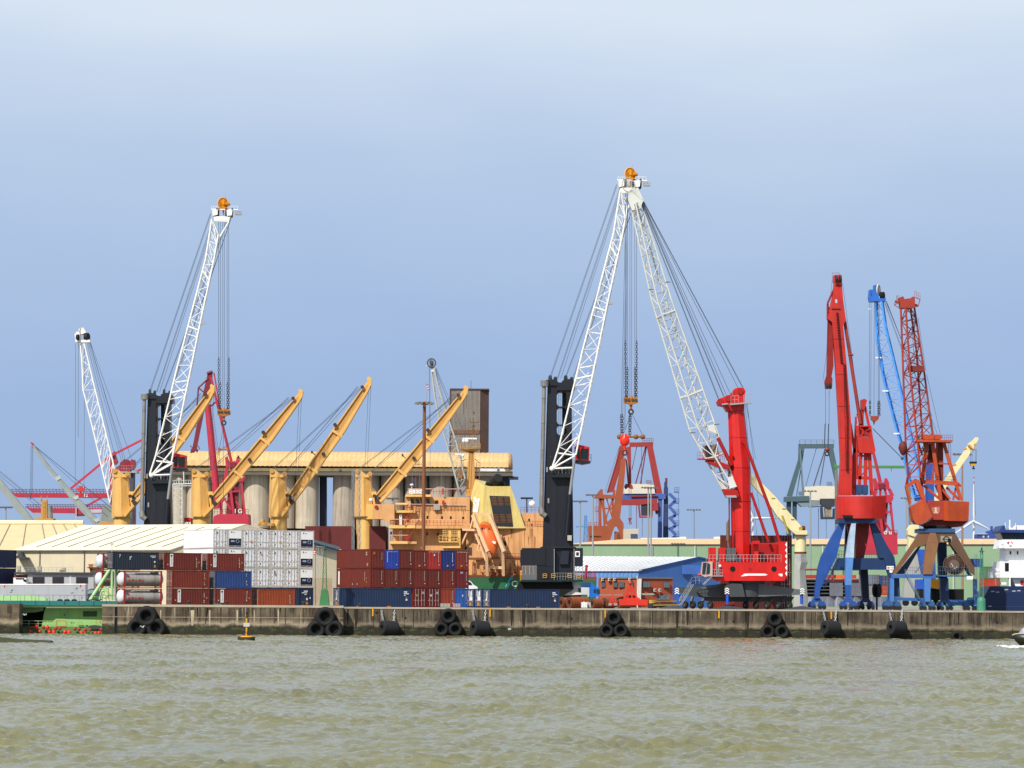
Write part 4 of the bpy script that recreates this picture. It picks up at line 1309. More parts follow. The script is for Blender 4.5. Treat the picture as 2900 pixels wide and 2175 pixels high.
for (x, dy) in ((2060, -2.0), (2270, -.2), (1921, 1.4)):
 m = M(); m.tube(P(x, 1684, Yr + dy), P(x, 1711, Yr + dy), .24, .24, 12); m.build('outrigger_jack', paint('jack_blue', '1F4FB8', .4), t)
for (x, hw, dy) in ((2062, 54, -2.2), (2272, 58, -.2), (1905, 40, 1.4)):
 m = M(); c = P(x, 1712, Yr + dy); w_ = hw * S(Yr); z0 = GZ + .02; z1 = GZ + .55
 m.hexa([(c.x - w_, c.y - 1.6, z0), (c.x + w_, c.y - 1.6, z0), (c.x + w_, c.y + 1.6, z0), (c.x - w_, c.y + 1.6, z0), (c.x - w_ * .1, c.y - .4, z1), (c.x + w_ * .1, c.y - .4, z1), (c.x + w_ * .1, c.y + .4, z1), (c.x - w_ * .1, c.y + .4, z1)])
 m.build('outrigger_pad', GR, t)
for x, y in ((2059, 1671), (2272, 1672), (1917, 1671)):
 m = M()
 for q in range(3):
  yy = y - 7 + q * 6
  m.poly([(x - 6, yy + 4), (x, yy), (x + 6, yy + 4), (x + 6, yy + 7), (x, yy + 3), (x - 6, yy + 7)], Yr - 2.26 if x == 2059 else Yr - .9 + (x < 2000) * 1.8, .03)
 m.build('chevron_marking', WHITE, t)
for x in (1941, 1962, 1984, 2012, 2112, 2141, 2173, 2205, 2236):
 for dy in (.2, 3.2):
  m = M(); c = P(x, 1712, Yr + dy); c.z = GZ + .62
  m.torus(c, (1, .7, 0), .42, .2, 20, 8, 1.4); wl = m.build('wheel', BLACK, t)
  m = M(); m.disc(c, (1, .7, 0), .24, .4, 14); m.build('rim', paint('rim_grey', '4E4E4C', .5, .2), wl)
m = M()
for x in (1930, 1962, 1995, 2125, 2157, 2189, 2221): m.bar(P(x, 1690, Yr + 1), P(x - 5, 1704, Yr + .6), .35)
m.build('axle_arm', GR2, t)
m = M()
a = P(1925, 1714, Yr - 1.4); b = P(1960, 1655, Yr - 1.4)
m.ladder(a, b, V((.2, -1.0, 0)), 12, .05); m.ladder(P(1990, 1655, Yr - 2.5), P(2012, 1632, Yr - 2.8), V((.2, -.8, 0)), 7, .05)
m.rail(b, P(2000, 1652, Yr - 1.4), 1.1, 4); m.rail(a, b, 1.0, 6)
m.build('access_stair', STEEL, t)
# boom
A = [(2048, 1388), (1953, 1218), (1897, 1024), (1845.6, 850), (1788, 590)]
B = [(2078, 1383), (1978, 1215), (1917, 1022), (1862, 850), (1800, 575)]
Cc = [(2084, 1380), (2024.6, 1201), (1958, 1009), (1902, 850), (1816, 572)]
D = [(2056, 1384), (1998, 1205), (1938, 1010), (1885, 850), (1805, 585)]
ch = [[P(x, y, Yr + dy + 1.2 - .3 * i) for i, (x, y) in enumerate(c)] for c, dy in ((A, .2), (B, -1.3), (Cc, 0), (D, 1.6))]
m = M(); lattice(m, ch, 20, .15, .07, ease=.35)
for f in (.12, .34, .62):
 n_ = [poly_at(c, f) for c in ch]
 for i in range(4): m.tube(n_[i], n_[(i + 1) % 4], .14, None, 6)
m.build('boom', BOOMG, t)
m = M(); m.poly([(2060, 1352), (2074, 1348), (2087, 1378), (2066, 1384)], Yr - .3, .25); m.poly([(2034, 1370), (2044, 1352), (2060, 1384), (2046, 1388)], Yr + 1.4, .25)
m.poly([(2004, 1205), (2022, 1201), (2031, 1229), (2006, 1219)], Yr + .4, .1)
m.build('boom_foot', BOOMG, t)
m = M(); m.poly([(1786, 545), (1806, 530), (1822, 566), (1814, 590), (1790, 596), (1776, 560)], Yr - .8, 1.6)
m.tube(P(1790, 535, Yr - .5), P(1818, 566, Yr - .5), .5, .35, 10); m.poly([(1766, 560), (1790, 552), (1795, 575), (1775, 570)], Yr - .6, 1.2)
m.build('boom_head', BOOMG, t)
m = M(); wheel(m, P(1780, 524, Yr - .6), (.35, -.9, .1), 1.12, .09, 28, 18); m.build('cable_wheel', paint('wheel_grey', 'A7A59B', .5, .2), t)
m = M()
for f, sd_ in ((.22, 1), (.22, -1), (.72, -1), (.72, 1)):
 c = poly_at(ch[2 if sd_ > 0 else 0], f); m.box(c.x - .1, c.x + .7, c.y - .2, c.y + .1, c.z - .06, c.z + .06)
m.build('floodlight', GR2, t)
m = M()
for a, b in (((2034, 1130), (1812, 566)), ((2036, 1130), (1814, 566)), ((2049, 1123), (1815, 566)), ((2051, 1123), (1817, 567)), ((2058, 1121), (1818, 567)), ((2068, 1115), (1819, 568)), ((2090, 1098), (1821, 570)), ((2103, 1098), (1822, 571)), ((2105, 1098), (1824, 572))):
 m.pt(a, b, Yr + 1.2, .043, Yr - .2, None, 4)
for a, b in (((2110, 1142), (2133, 1420)), ((2113, 1142), (2140, 1300)), ((2116, 1142), (2150, 1440)), ((2133, 1420), (2145, 1530)), ((2150, 1440), (2162, 1530))): m.pt(a, b, Yr + 1.5, .035, None, None, 4)
m.build('rope', ROPE, t)
m = M()
for x in (1759.4, 1763.4): m.pt((x + 14, 545), (x, 1174), Yr - .8, .043, None, None, 4)
for x in (1770, 1769): m.pt((1778, 560), (x, 1215), Yr - .8, .03, None, None, 4)
m.build('hoist_rope', ROPE, t)
m = M()
for x in (1758.5, 1763): chain(m, P(x, 1174, Yr - .8), P(x + 1, 1232, Yr - .8), .5, .055)
m.build('chain', CHAIN, t)
m = M(); m.sphere(P(1769, 1248, Yr - .8), .78, 14, 10, (1, .7, 1.15)); m.tube(P(1769, 1228, Yr - .8), P(1769, 1240, Yr - .8), .3, .55, 10)
m.pt((1757, 1236), (1782, 1236), Yr - .8, .2); m.tube(P(1769, 1258, Yr - .8), P(1769, 1272, Yr - .8), .3, .22, 8)
m.build('hook_block', paint('hook_red', 'D82A10', .35, .15, .05), t)
m = M(); m.torus(P(1769, 1282, Yr - .8), (0, 1, 0), .36, .13, 16, 8); m.build('hook', RUST, t)
# ------------------------------------------------------------------ red level-luffing crane on blue portal
Ya = 466.0
FR = paint('portal_crane_red', 'B2241B', .5, .2, .07, .3, dirt='6A1812', scale=.35)
FRD = paint('portal_crane_dark_red', '7E1612', .55, .2, .05)
PB = paint('portal_blue', '1C478F', .5, .18, .06, .15, dirt='14253F')
PBL = paint('portal_blue_worn', '4F7CB8', .5, .2, .1)
PBW = paint('portal_white_worn', '9FB4C8', .55, .3, .2, .3, dirt='4A6A8C')
PBD = paint('portal_blue_dark', '14305A', .5, .2, .05)
t = thing('level_luffing_crane', 'red boxed harbour crane with drooping jib on blue portal legs', 'crane', G(2420, Ya + 3, GZ))
m = M()
m.poly([(2364, 795), (2384, 795), (2388, 850), (2395, 900), (2397, 906), (2388, 920), (2397, 1021), (2411, 1202), (2414, 1310), (2412, 1402), (2374, 1402), (2379, 1340), (2381, 1302), (2374, 1160), (2366, 1021), (2357, 912), (2344, 903), (2352, 868), (2360, 830)], Ya - .6, 1.7)
m.poly([(2363, 778), (2384, 778), (2385, 796), (2381, 806), (2366, 806), (2363, 796)], Ya - .9, 2.3)
m.build('jib', FR, t)
m = M()
for y, a_, b_ in ((960, 2360, 2390), (1060, 2369, 2399), (1150, 2374, 2406), (1240, 2379, 2410), (1330, 2381, 2411)): m.poly([(a_, y), (b_, y - 1), (b_, y + .4), (a_, y + 1.4)], Ya - .64, .05)
m.build('weld_seam', FRD, t)
m = M()
m.poly([(2365, 848), (2371, 848), (2371, 858), (2366, 858)], Ya - .63, .03)
m.build('jib_opening', paint('opening_pale', '9DB2D2', .5), t)
m = M(); m.poly([(2355, 873), (2380, 873), (2380, 875.5), (2355, 875.5)], Ya - .75, .16)
for i in range(64):
 f = i / 63
 if f < .3: x = 2371 + 13 * f / .3; y = 886 + f / .3 * 144
 else: x = 2391 + 9 * min(1, (f - .3) / .35); y = 1032 + (f - .3) / .7 * 300
 m.poly([(x - 2.6, y), (x + 2.6, y), (x + 2.6, y + 2.6), (x - 2.6, y + 2.6)], Ya - .95, .3)
m.ladder(P(2368, 884, Ya - .7), P(2381, 1030, Ya - .7), V((.32, 0, 0)), 6); m.ladder(P(2389, 1030, Ya - .7), P(2396, 1333, Ya - .7), V((.32, 0, 0)), 6)
m.build('jib_ladder', paint('ladder_dark_red', '5A1512', .6), t)
m = M()
m.poly([(2345, 905), (2357, 914), (2361, 1035), (2355, 1066), (2358, 1074), (2356, 1100), (2338, 1100), (2336, 1080), (2342, 1062)], Ya + .2, 1.1)
m.build('hanging_jib', FRD, t)
m = M(); m.pt((2346, 904), (2344, 858), Ya, .12); m.pt((2344, 858), (2361, 820), Ya, .16); m.pt((2345, 868), (2353, 880), Ya, .1); m.pt((2344, 860), (2344, 905), Ya, .2)
m.pt((2357, 790), (2352, 840), Ya, .03); m.pt((2357, 773), (2357, 800), Ya, .03); m.pt((2357, 773), (2377, 773), Ya, .03); m.pt((2377, 773), (2377, 780), Ya, .03)
m.pt((2341, 1000), (2331, 1075), Ya, .03); m.pt((2345, 900), (2341, 1000), Ya, .03)
m.build('jib_frame', FRD, t)
m = M()
for x, y in ((2368, 790), (2379, 790), (2342, 1093), (2352, 1093)):
 m.torus(P(x, y, Ya - 1.1), (1, .25, 0), .42, .12, 16, 6); m.disc(P(x, y, Ya - 1.1), (1, .25, 0), .4, .2, 12)
m.build('sheave', paint('sheave_dark2', '25201F', .6), t)
m = M(); m.pt((2392, 908), (2437, 1200), Ya + .4, .27, None, .3, 8); m.pt((2402, 1004), (2417, 1005), Ya + .2, .16); m.build('luffing_strut', paint('strut_red', '8C3026', .5, .3, .2), t)
m = M()
for x in (2338, 2348): m.pt((x, 1100), (x, 1200), Ya, .043, None, None, 4); m.pt((x - 1, 1200), (x - 3, 1268), Ya, .09, None, None, 5)
m.pt((2386, 800), (2430, 1140), Ya + .8, .03, None, None, 4)
m.build('hoist_rope', ROPE, t)
m = M(); m.sphere(P(2343, 1273, Ya), .46, 12, 8, (.9, .6, .7)); m.build('hook_block', paint('hook_dull_red', '7A2A20', .5, .2, .1), t)
m = M(); m.torus(P(2342, 1285, Ya), (0, 1, 0), .3, .11, 14, 8); m.build('hook', BLACK, t)
m = M()                                                    # A-frame
m.poly([(2439, 1132), (2448, 1129), (2456, 1133), (2453, 1145), (2448, 1160), (2440, 1160)], Ya + .4, 1.6)
for a, b, w_ in (((2442, 1150), (2424, 1300), .45), ((2449, 1150), (2468, 1240), .4), ((2444, 1160), (2442, 1240), .3), ((2424, 1180), (2420, 1290), .3), ((2427, 1172), (2440, 1200), .3), ((2425, 1200), (2424, 1180), .25),
                 ((2425, 1283), (2416, 1402), .7), ((2438, 1283), (2433, 1402), .5), ((2452, 1283), (2450, 1402), .55), ((2462, 1283), (2469, 1402), .55), ((2410, 1352), (2464, 1354), .5), ((2412, 1352), (2424, 1402), .3), ((2434, 1352), (2464, 1320), .2), ((2430, 1290), (2460, 1292), .3), ((2408, 1200), (2432, 1350), .4), ((2404, 1402), (2420, 1270), .4)):
 m.bar(P(*a, Ya + 1.0), P(*b, Ya + 1.0), w_)
m.build('tower_frame', FR, t)
m = M(); m.poly([(2427, 1237), (2472, 1237), (2480, 1276), (2476, 1284), (2434, 1282), (2430, 1274)], Ya - .3, 2.4); m.poly([(2425, 1205), (2432, 1205), (2435, 1236.5), (2425, 1236.5)], Ya + .2, 1.5); m.poly([(2462, 1205), (2468, 1205), (2472, 1236.5), (2463, 1236.5)], Ya + .2, 1.5); m.poly([(2432.3, 1205), (2461.7, 1205), (2461.7, 1209), (2432.3, 1209)], Ya + .3, 1.3); m.build('winch_house', FR, t)
m = M(); m.poly([(2433, 1209.5), (2462, 1209.5), (2464, 1236), (2434, 1236)], Ya + 1.0, .5); m.build('winch_recess', FRD, t)
m = M(); m.bar(P(2435, 1212, Ya - .1), P(2463, 1234, Ya - .1), .15); m.bar(P(2463, 1212, Ya - .1), P(2435, 1234, Ya - .1), .15); m.build('brace', FR, t)
m = M(); m.poly([(2425, 1373), (2441, 1373), (2441, 1400), (2425, 1400)], Ya - .2, 1.8); m.poly([(2443, 1373), (2459, 1374), (2459, 1400), (2443, 1400)], Ya - .2, 1.8); m.build('cab_window', paint('cab_blue_glass', '24406A', .3, .25), t)
m = M()                                                    # curved counterweight house
def arc(y, sag, r0=2373, r1=2510):
 o = []
 for i in range(13):
  f = i / 12; x = r0 + (r1 - r0) * f
  p = P(x, y, Ya - 3.4 * math.sin(math.pi * (.12 + .76 * f)))
  o.append(p)
 return o
lo, hi = arc(1468, 0, 2375, 2508), arc(1405, 0)
bk = V((0, 6.5, 0))
n = len(lo)
m.add(lo + hi, [(i, i + 1, n + i + 1, n + i) for i in range(n - 1)], True)
lb, hb = [V((p.x, Ya + 3.2, p.z)) for p in lo], [V((p.x, Ya + 3.2, p.z)) for p in hi]
m.add(lb + hb, [(n + i, n + i + 1, i + 1, i) for i in range(n - 1)])
m.add(hi + hb, [(i, i + 1, n + i + 1, n + i) for i in range(n - 1)]); m.add(lo + lb, [(n + i, n + i + 1, i + 1, i) for i in range(n - 1)])
m.add([lo[0], lb[0], hb[0], hi[0]], [(0, 1, 2, 3)]); m.add([lo[-1], lb[-1], hb[-1], hi[-1]], [(3, 2, 1, 0)])
m.build('machinery_house', FR, t)
m = M(); m.poly([(2386, 1459), (2414, 1459), (2414, 1468), (2390, 1468)], Ya - 3.2, .5); m.tube(P(2428, 1476, Ya), P(2428, 1466, Ya), 2.4, 2.4, 20); m.build('slew_ring', DARK, t)
m = M(); m.rail(P(2376, 1405, Ya - 1.4), P(2420, 1405, Ya - 1.6), 1.0, 6); m.rail(P(2470, 1405, Ya - 1.6), P(2508, 1405, Ya - 1), 1.0, 5); m.build('railing', FRD, t)
m = M(); m.poly([(2376, 1469), (2482, 1469), (2482, 1482), (2376, 1482)], Ya - 2.6, 5.4); m.build('portal_top', PBD, t)
m = M(); m.poly([(2377, 1482.3), (2394, 1482.3), (2386, 1508), (2370, 1575), (2352, 1612), (2338, 1640), (2323, 1668), (2320, 1695), (2307, 1695), (2309, 1667), (2318, 1605), (2326, 1577), (2350, 1530)], Ya - 1.6, 1.5); m.build('portal_leg', PB, t)
m = M(); m.poly([(2412, 1482.3), (2424, 1482.3), (2417, 1579), (2395, 1579), (2404, 1520)], Ya - 3.1, 1.2); m.build('portal_leg', PBW, t)
m = M(); m.poly([(2395, 1579.3), (2417, 1579.3), (2411, 1657), (2394, 1657)], Ya - 3.1, 1.2); m.build('portal_leg', PBL, t)
m = M(); m.poly([(2394.4, 1657.3), (2410.6, 1657.3), (2409, 1692), (2396, 1692)], Ya - 3.1, 1.2); m.build('portal_leg', PB, t)
m = M(); m.poly([(2465, 1482.3), (2481, 1482.3), (2511, 1542), (2533, 1578), (2537, 1603), (2529, 1640), (2531, 1692), (2516, 1692), (2520, 1640), (2512, 1613.5), (2502, 1580), (2489, 1580), (2480, 1540)], Ya - 1.2, 1.5); m.build('portal_leg', PBD, t)
m = M(); m.poly([(2437, 1613.5), (2458, 1613.5), (2462, 1694), (2443, 1694)], Ya + 3, 1.4); m.poly([(2396, 1482.3), (2406, 1482.3), (2400, 1580), (2392, 1580)], Ya + 3, 1.2); m.build('portal_leg', paint('portal_blue_black', '0E1B33', .6), t)
m = M(); m.poly([(2376, 1580.3), (2512, 1580.3), (2512, 1613), (2362, 1613), (2370, 1595)], Ya - .9, 3.4); m.build('portal_beam', PBD, t)
m = M(); m.poly([(2425, 1482.3), (2462, 1482.3), (2459, 1520), (2447, 1580), (2424, 1580)], Ya + .3, 2.4); m.poly([(2398, 1482.3), (2411, 1482.3), (2404, 1512)], Ya + .6, 1.5); m.build('slewing_column', FRD, t)
m = M(); m.rail(P(2370, 1580, Ya - .9), P(2395, 1580, Ya - .9), 1.1, 4); m.rail(P(2455, 1580, Ya - .9), P(2489, 1580, Ya - .9), 1.1, 5); m.build('railing', paint('rail_dark', '2A3038', .6), t)
m = M(); m.ladder(P(2332, 1665, Ya - 2.0), P(2374, 1584, Ya - 2.0), V((.1, -.8, 0)), 22, .06); m.rail(P(2332, 1665, Ya - 2.9), P(2374, 1584, Ya - 2.9), .9, 8); m.build('stair', PBD, t)
m = M(); m.poly([(2511, 1603), (2531, 1603), (2531, 1613), (2511, 1613)], Ya - 1.3, .06); m.poly([(2518, 1615), (2529, 1615), (2526, 1622), (2520, 1622)], Ya - 1.3, .06); m.build('sign_board', WHITE, t)
m = M(); m.poly([(2513, 1606), (2519, 1606), (2519, 1610), (2513, 1610)], Ya - 1.33, .02); m.poly([(2522, 1606.5), (2524, 1606.5), (2524, 1609), (2522, 1609)], Ya - 1.33, .02); m.poly([(2526, 1606.5), (2529, 1606.5), (2529, 1609), (2526, 1609)], Ya - 1.33, .02); m.build('lettering', paint('sign_red_ink', 'A05A60', .5), t)
def bogie(t, cx, Y, w_, mat):
 m = M()
 m.poly([(cx - w_ * .28, 1692), (cx + w_ * .28, 1692), (cx + w_ * .6, 1706), (cx - w_ * .6, 1706)], Y - .5, 1.0)
 for s_ in (-.5, .5):
  x = cx + w_ * s_ * 1.05
  m.poly([(x - w_ * .2, 1703), (x + w_ * .2, 1703), (x + w_ * .42, 1714), (x + w_ * .3, 1719), (x - w_ * .3, 1719), (x - w_ * .42, 1714)], Y - .62, 1.25)
 b = m.build('bogie', mat, t)
 for s_ in (-.75, -.32, .32, .75):
  m = M(); c = P(cx + w_ * s_, 1715, Y - .75); c.z = GZ + .34; m.disc(c, (0, 1, 0), .33, .2, 14); m.build('wheel', BLACK, b)
for cx, dy, mt in ((2314, -.8, PB), (2403, -2.6, PB), (2452, 3.6, PBD), (2524, -.5, PB)): bogie(t, cx, Ya + dy, 27, mt)
# ------------------------------------------------------------------ orange lattice crane on brown and blue portal
Yb = 462.0
ORG = paint('crane_orange', 'A8421E', .55, .2, .1, .3, dirt='5E2412')
ORR = paint('crane_orange_red', '94301F', .55, .18, .08)
ORD_ = paint('crane_orange_dark', '6E2416', .6, .2, .05)
BRN = paint('portal_brown', '6E4A30', .6, .18, .08, .15)
t = thing('level_luffing_crane', 'orange red lattice jib crane with cable reel on brown and blue portal', 'crane', G(2650, Yb + 3, GZ))
q = lambda pts, dy: [P(x, y, Yb + dy) for x, y in pts]
A = q([(2551, 872), (2558, 1060), (2564.5, 1247), (2571, 1351)], -.6)
B = q([(2565, 872), (2578, 1062), (2598, 1247), (2607, 1351)], -1.6)
D = q([(2589, 868), (2616, 1044), (2640, 1225), (2650, 1300)], 1.4)
E = q([(2578, 870), (2596, 1000), (2612, 1229), (2625, 1300)], 2.2)
m = M(); lattice(m, [A, B, D, E], 13, .17, .075, ease=.1)
m.tube(A[-1], P(2566, 1378, Yb), .2, None, 6); m.tube(B[-1], P(2612, 1375, Yb), .2, None, 6)
m.build('jib', ORR, t)
m = M(); m.poly([(2574, 1036), (2616, 1036), (2616, 1052), (2576, 1052)], Yb - 1.0, 1.6)
m.rail(P(2574, 1036, Yb - 1), P(2616, 1036, Yb - 1), .8, 6)
m.build('jib_platform', ORD_, t)
m = M(); m.poly([(2547, 842), (2558, 839), (2562, 847), (2572, 845), (2580, 845), (2584, 840), (2591, 840), (2592, 868), (2586, 872), (2552, 872)], Yb - 1.2, 2.2)
m.poly([(2536, 850), (2547, 853), (2547, 858), (2538, 856)], Yb - .6, 1); m.poly([(2592, 860), (2603, 864), (2601, 868), (2592, 866)], Yb - .6, 1)
for a, b in (((2536, 852), (2533, 864)), ((2533, 864), (2549, 874)), ((2592, 842), (2606, 848)), ((2606, 848), (2600, 866)), ((2540, 838), (2545, 838)), ((2540, 838), (2540, 852)), ((2533, 864), (2543, 858))): m.pt(a, b, Yb - .5, .06)
m.rail(P(2590, 840, Yb - 1), P(2606, 848, Yb - 1), .9, 3)
m.build('jib_head', ORR, t)
m = M()
for a, b in (((2616, 1052), (2645, 1230)), ((2624, 1060), (2663, 1230)), ((2600, 900), (2622, 1050)), ((2580, 880), (2590, 1030)), ((2586, 880), (2598, 1030))): m.pt(a, b, Yb + .6, .035, None, None, 4)
m.build('rope', ROPE, t)
m = M()                                                   # A-frame and platform
m.poly([(2598, 1245), (2698, 1246), (2698, 1252), (2598, 1251)], Yb - 1.8, 3.6)
for a, b, w_ in (((2625, 1252), (2612, 1361), .55), ((2640, 1252), (2664, 1416), .55), ((2672, 1252), (2722, 1417), .5), ((2655, 1252), (2640, 1361), .3), ((2613, 1365), (2648, 1366), .6), ((2648, 1366), (2712, 1370), .6),
                 ((2616, 1375), (2664, 1416), .35), ((2662, 1378), (2690, 1414), .35), ((2680, 1380), (2716, 1415), .35), ((2709, 1375), (2699, 1416), .3), ((2712, 1368), (2722, 1378), .35), ((2600, 1252), (2612, 1290), .25), ((2672, 1257), (2685, 1248), .2), ((2636, 1312), (2690, 1314), .25), ((2605, 1312), (2632, 1314), .2)):
 m.bar(P(*a, Yb + (0 if w_ > .4 else .5)), P(*b, Yb + (0 if w_ > .4 else .5)), w_)
m.build('tower_frame', ORG, t)
m = M(); m.poly([(2654, 1253), (2671, 1253), (2672, 1361), (2658, 1361)], Yb + .8, 1.6); m.poly([(2632, 1256), (2648, 1256), (2645, 1310), (2628, 1310)], Yb + 1.2, 1); m.poly([(2650, 1373), (2670, 1373), (2690, 1417), (2668, 1417)], Yb + 1.2, 1.5); m.build('slewing_column', ORD_, t)
m = M(); m.poly([(2613, 1229), (2645, 1233), (2645, 1244.5), (2616, 1244.5)], Yb - 1.2, 2.2); m.poly([(2645, 1230), (2666, 1231), (2669, 1240), (2664, 1244.5), (2645.3, 1244.5)], Yb - 1, 2.4); m.build('winch_house', ORG, t)
m = M(); m.rail(P(2668, 1246, Yb - 1.8), P(2698, 1247, Yb - 1.8), .8, 5); m.rail(P(2676, 1365, Yb - .3), P(2705, 1366, Yb - .3), .9, 5); m.rail(P(2600, 1245, Yb - 1.8), P(2614, 1245, Yb - 1.8), .8, 3)
m.ladder(P(2687, 1312, Yb + 1.2), P(2686, 1256, Yb + 1.2), V((.35, 0, 0)), 9); m.rail(P(2612, 1360, Yb - .5), P(2660, 1361, Yb - .5), .9, 8)
m.build('railing', ORD_, t)
m = M()
loop = [(2564, 1377), (2592, 1355), (2604, 1360), (2614, 1386), (2622, 1412), (2610, 1412), (2592, 1368), (2571, 1382), (2582, 1424), (2576, 1428)]
m.poly(loop, Yb - 2.2, 1.2); m.build('cab_frame', ORG, t)
m = M(); m.poly([(2579, 1436), (2619, 1411), (2641, 1464), (2611, 1485), (2594, 1484), (2586, 1471)], Yb - 3.4, 3.0); m.build('operator_cab', ORG, t)
m = M(); m.poly([(2622, 1418), (2672, 1418), (2672, 1472), (2641.5, 1472), (2641.5, 1464)], Yb - 1.6, 5); m.build('machinery_house', ORR, t)
m = M()
pa, pb_, pc = P(2672.4, 1418, Yb - 1.8), P(2684, 1418, Yb - 2.6), P(2745, 1421, Yb - 1.2)
qa, qb, qc = P(2672.4, 1474, Yb - 1.8), P(2684, 1475, Yb - 2.6), P(2743, 1476, Yb - 1.2)
bkk = [V((p.x, Yb + 3.4, p.z)) for p in (pa, pc, qa, qc)]
m.add([pa, pb_, pc, qa, qb, qc] + bkk, [(3, 4, 1, 0), (4, 5, 2, 1), (5, 9, 7, 2), (8, 3, 0, 6), (0, 1, 2, 7, 6), (8, 9, 5, 4, 3), (9, 8, 6, 7)])
m.build('counterweight', ORG, t)
m = M(); m.poly([(2612, 1485.3), (2641.5, 1472.4), (2742, 1476.4), (2723, 1491), (2680, 1494), (2630, 1493)], Yb - .8, 4.0); m.build('house_floor', ORD_, t)
m = M(); m.poly([(2638, 1437), (2662, 1435), (2661, 1449), (2656, 1455), (2645, 1454), (2640, 1447)], Yb - 1.64, .04); m.build('worn_emblem', paint('emblem_worn', 'A66A58', .6, .5, scale=5), t)
m = M(); m.poly([(2648, 1437), (2652, 1437), (2653, 1451), (2647, 1451)], Yb - 1.67, .03); m.poly([(2642, 1452), (2658, 1451), (2656, 1454), (2645, 1454)], Yb - 1.67, .03); m.build('emblem_mark', paint('emblem_pale', 'C8B4A0', .6), t)
m = M(); m.tube(P(2655, 1500, Yb + .5), P(2655, 1490, Yb + .5), 2.2, 2.2, 20); m.build('slew_ring', DARK, t)
m = M(); m.poly([(2602, 1497), (2705, 1497), (2705, 1508), (2602, 1508)], Yb - 2.4, 5); m.build('portal_top', paint('portal_top_blue', '2B4A70', .5, .15, .05), t)
m = M()
m.poly([(2602, 1508.3), (2640, 1508.3), (2636, 1535), (2592, 1552), (2538, 1625), (2526, 1625), (2590, 1530)], Yb - 2.2, .8)
m.build('portal_leg', BRN, t)
m = M(); m.poly([(2640.3, 1508.3), (2705, 1508.3), (2760, 1608), (2760, 1628), (2751, 1622), (2688, 1536), (2636.3, 1536)], Yb - 2.2, .8); m.build('portal_leg', paint('portal_brown_dark', '58402E', .6, .18, .08), t)
m = M(); m.poly([(2624, 1536.3), (2658, 1536.3), (2640, 1626), (2614, 1626)], Yb - 2.6, 1.2); m.poly([(2633, 1509), (2650, 1509), (2658, 1536), (2624, 1536)], Yb - 2.5, .25); m.build('portal_leg', paint('portal_brown_light', '7E5638', .6, .18, .08, .15), t)
m = M(); m.poly([(2606, 1543), (2614, 1537), (2562, 1625.5), (2539, 1625.5)], Yb - 1.2, .9); m.poly([(2655, 1536.4), (2681, 1536.4), (2683, 1640), (2660, 1640)], Yb + 2.6, 1.2); m.poly([(2687, 1537), (2700, 1545), (2758, 1640), (2748, 1636)], Yb + .2, .9); m.build('portal_leg', paint('portal_navy', '142B4A', .55, .2), t)
m = M(); m.poly([(2526, 1626.3), (2656, 1626.3), (2656, 1637), (2526, 1637)], Yb - 2.3, 1.4); m.poly([(2656.3, 1629), (2750, 1629), (2750, 1633), (2656.3, 1633)], Yb - 1.9, .9); m.build('portal_beam', paint('portal_beam_blue', '3560A0', .5, .15, .08), t)
PL2 = paint('portal_leg_blue', '3F6FAE', .5, .15, .08)
m = M(); m.poly([(2522, 1637.3), (2532, 1637.3), (2532, 1704), (2521, 1704)], Yb - 2.2, 1.3); m.build('portal_leg', PL2, t)
m = M(); m.poly([(2532.3, 1637.3), (2547, 1637.3), (2549, 1690), (2532.3, 1690)], Yb - 1.0, 1); m.build('portal_leg', PBD, t)
m = M(); m.poly([(2617, 1637.3), (2636, 1637.3), (2634, 1704), (2620, 1704)], Yb - 2.4, 1.3); m.build('portal_leg', PL2, t)
m = M(); m.poly([(2663, 1637.3), (2686, 1637.3), (2688, 1700), (2665, 1700)], Yb + 1.2, 1.3); m.build('portal_leg', PBD, t)
m = M(); m.poly([(2758, 1640), (2767, 1640), (2769, 1716), (2759, 1716)], Yb + .6, 1.2); m.build('portal_leg', PL2, t)
m = M(); m.poly([(2521, 1690.5), (2617, 1694), (2617, 1703), (2530, 1700)], Yb - 1.8, .9); m.poly([(2688, 1698), (2757, 1700), (2757, 1716), (2680, 1714)], Yb + 1.4, 1); m.build('sill_beam', paint('portal_sill', '2C5890', .5, .15, .08), t)
m = M(); m.poly([(2664, 1517), (2696, 1519), (2695.5, 1535), (2663.5, 1534)], Yb - 2.27, .06); m.build('plaque', paint('plaque_grey', '8F8874', .6, .2), t)
m = M(); c = P(2680, 1527, Yb - 2.29); m.torus(c, (0, 1, 0), .42, .07, 18, 5); c2 = P(2689, 1530, Yb - 2.29); m.disc(c2, (0, 1, 0), .3, .03, 14); m.poly([(2668, 1526), (2688, 1526), (2688, 1528), (2668, 1528)], Yb - 2.3, .025); m.build('plaque_mark', DARK, t)
RE = paint('reel_brown', '5A4A40', .65, .2, .15)
m = M(); c = P(2702, 1600, Yb - 2.8); Rl = 29.5 * S(Yb)
wheel(m, c, (-.12, -1, 0), Rl, .06, 40, 36); m.disc(c, (-.12, -1, 0), Rl * .5, .12, 28); m.build('cable_reel', RE, t)
m = M(); c2 = c + V((.2, 1.1, 0)); m.disc(c2, (-.12, -1, 0), Rl * .93, .12, 32); m.disc(c + V((.1, .6, 0)), (-.12, -1, 0), Rl * .55, 1.0, 24); m.build('reel_drum', paint('reel_rust', '3E241A', .8, .3, .2), t)
m = M()
pts = [c + V((.1 + .32 * math.cos(a), -.16, -.25 + .28 * math.sin(a))) for a in [math.pi * (.9 + .13 * i) for i in range(10)]]
m.line([c + V((-.5, -.16, .25))] + pts, .035); m.build('reel_cable', WHITE, t)
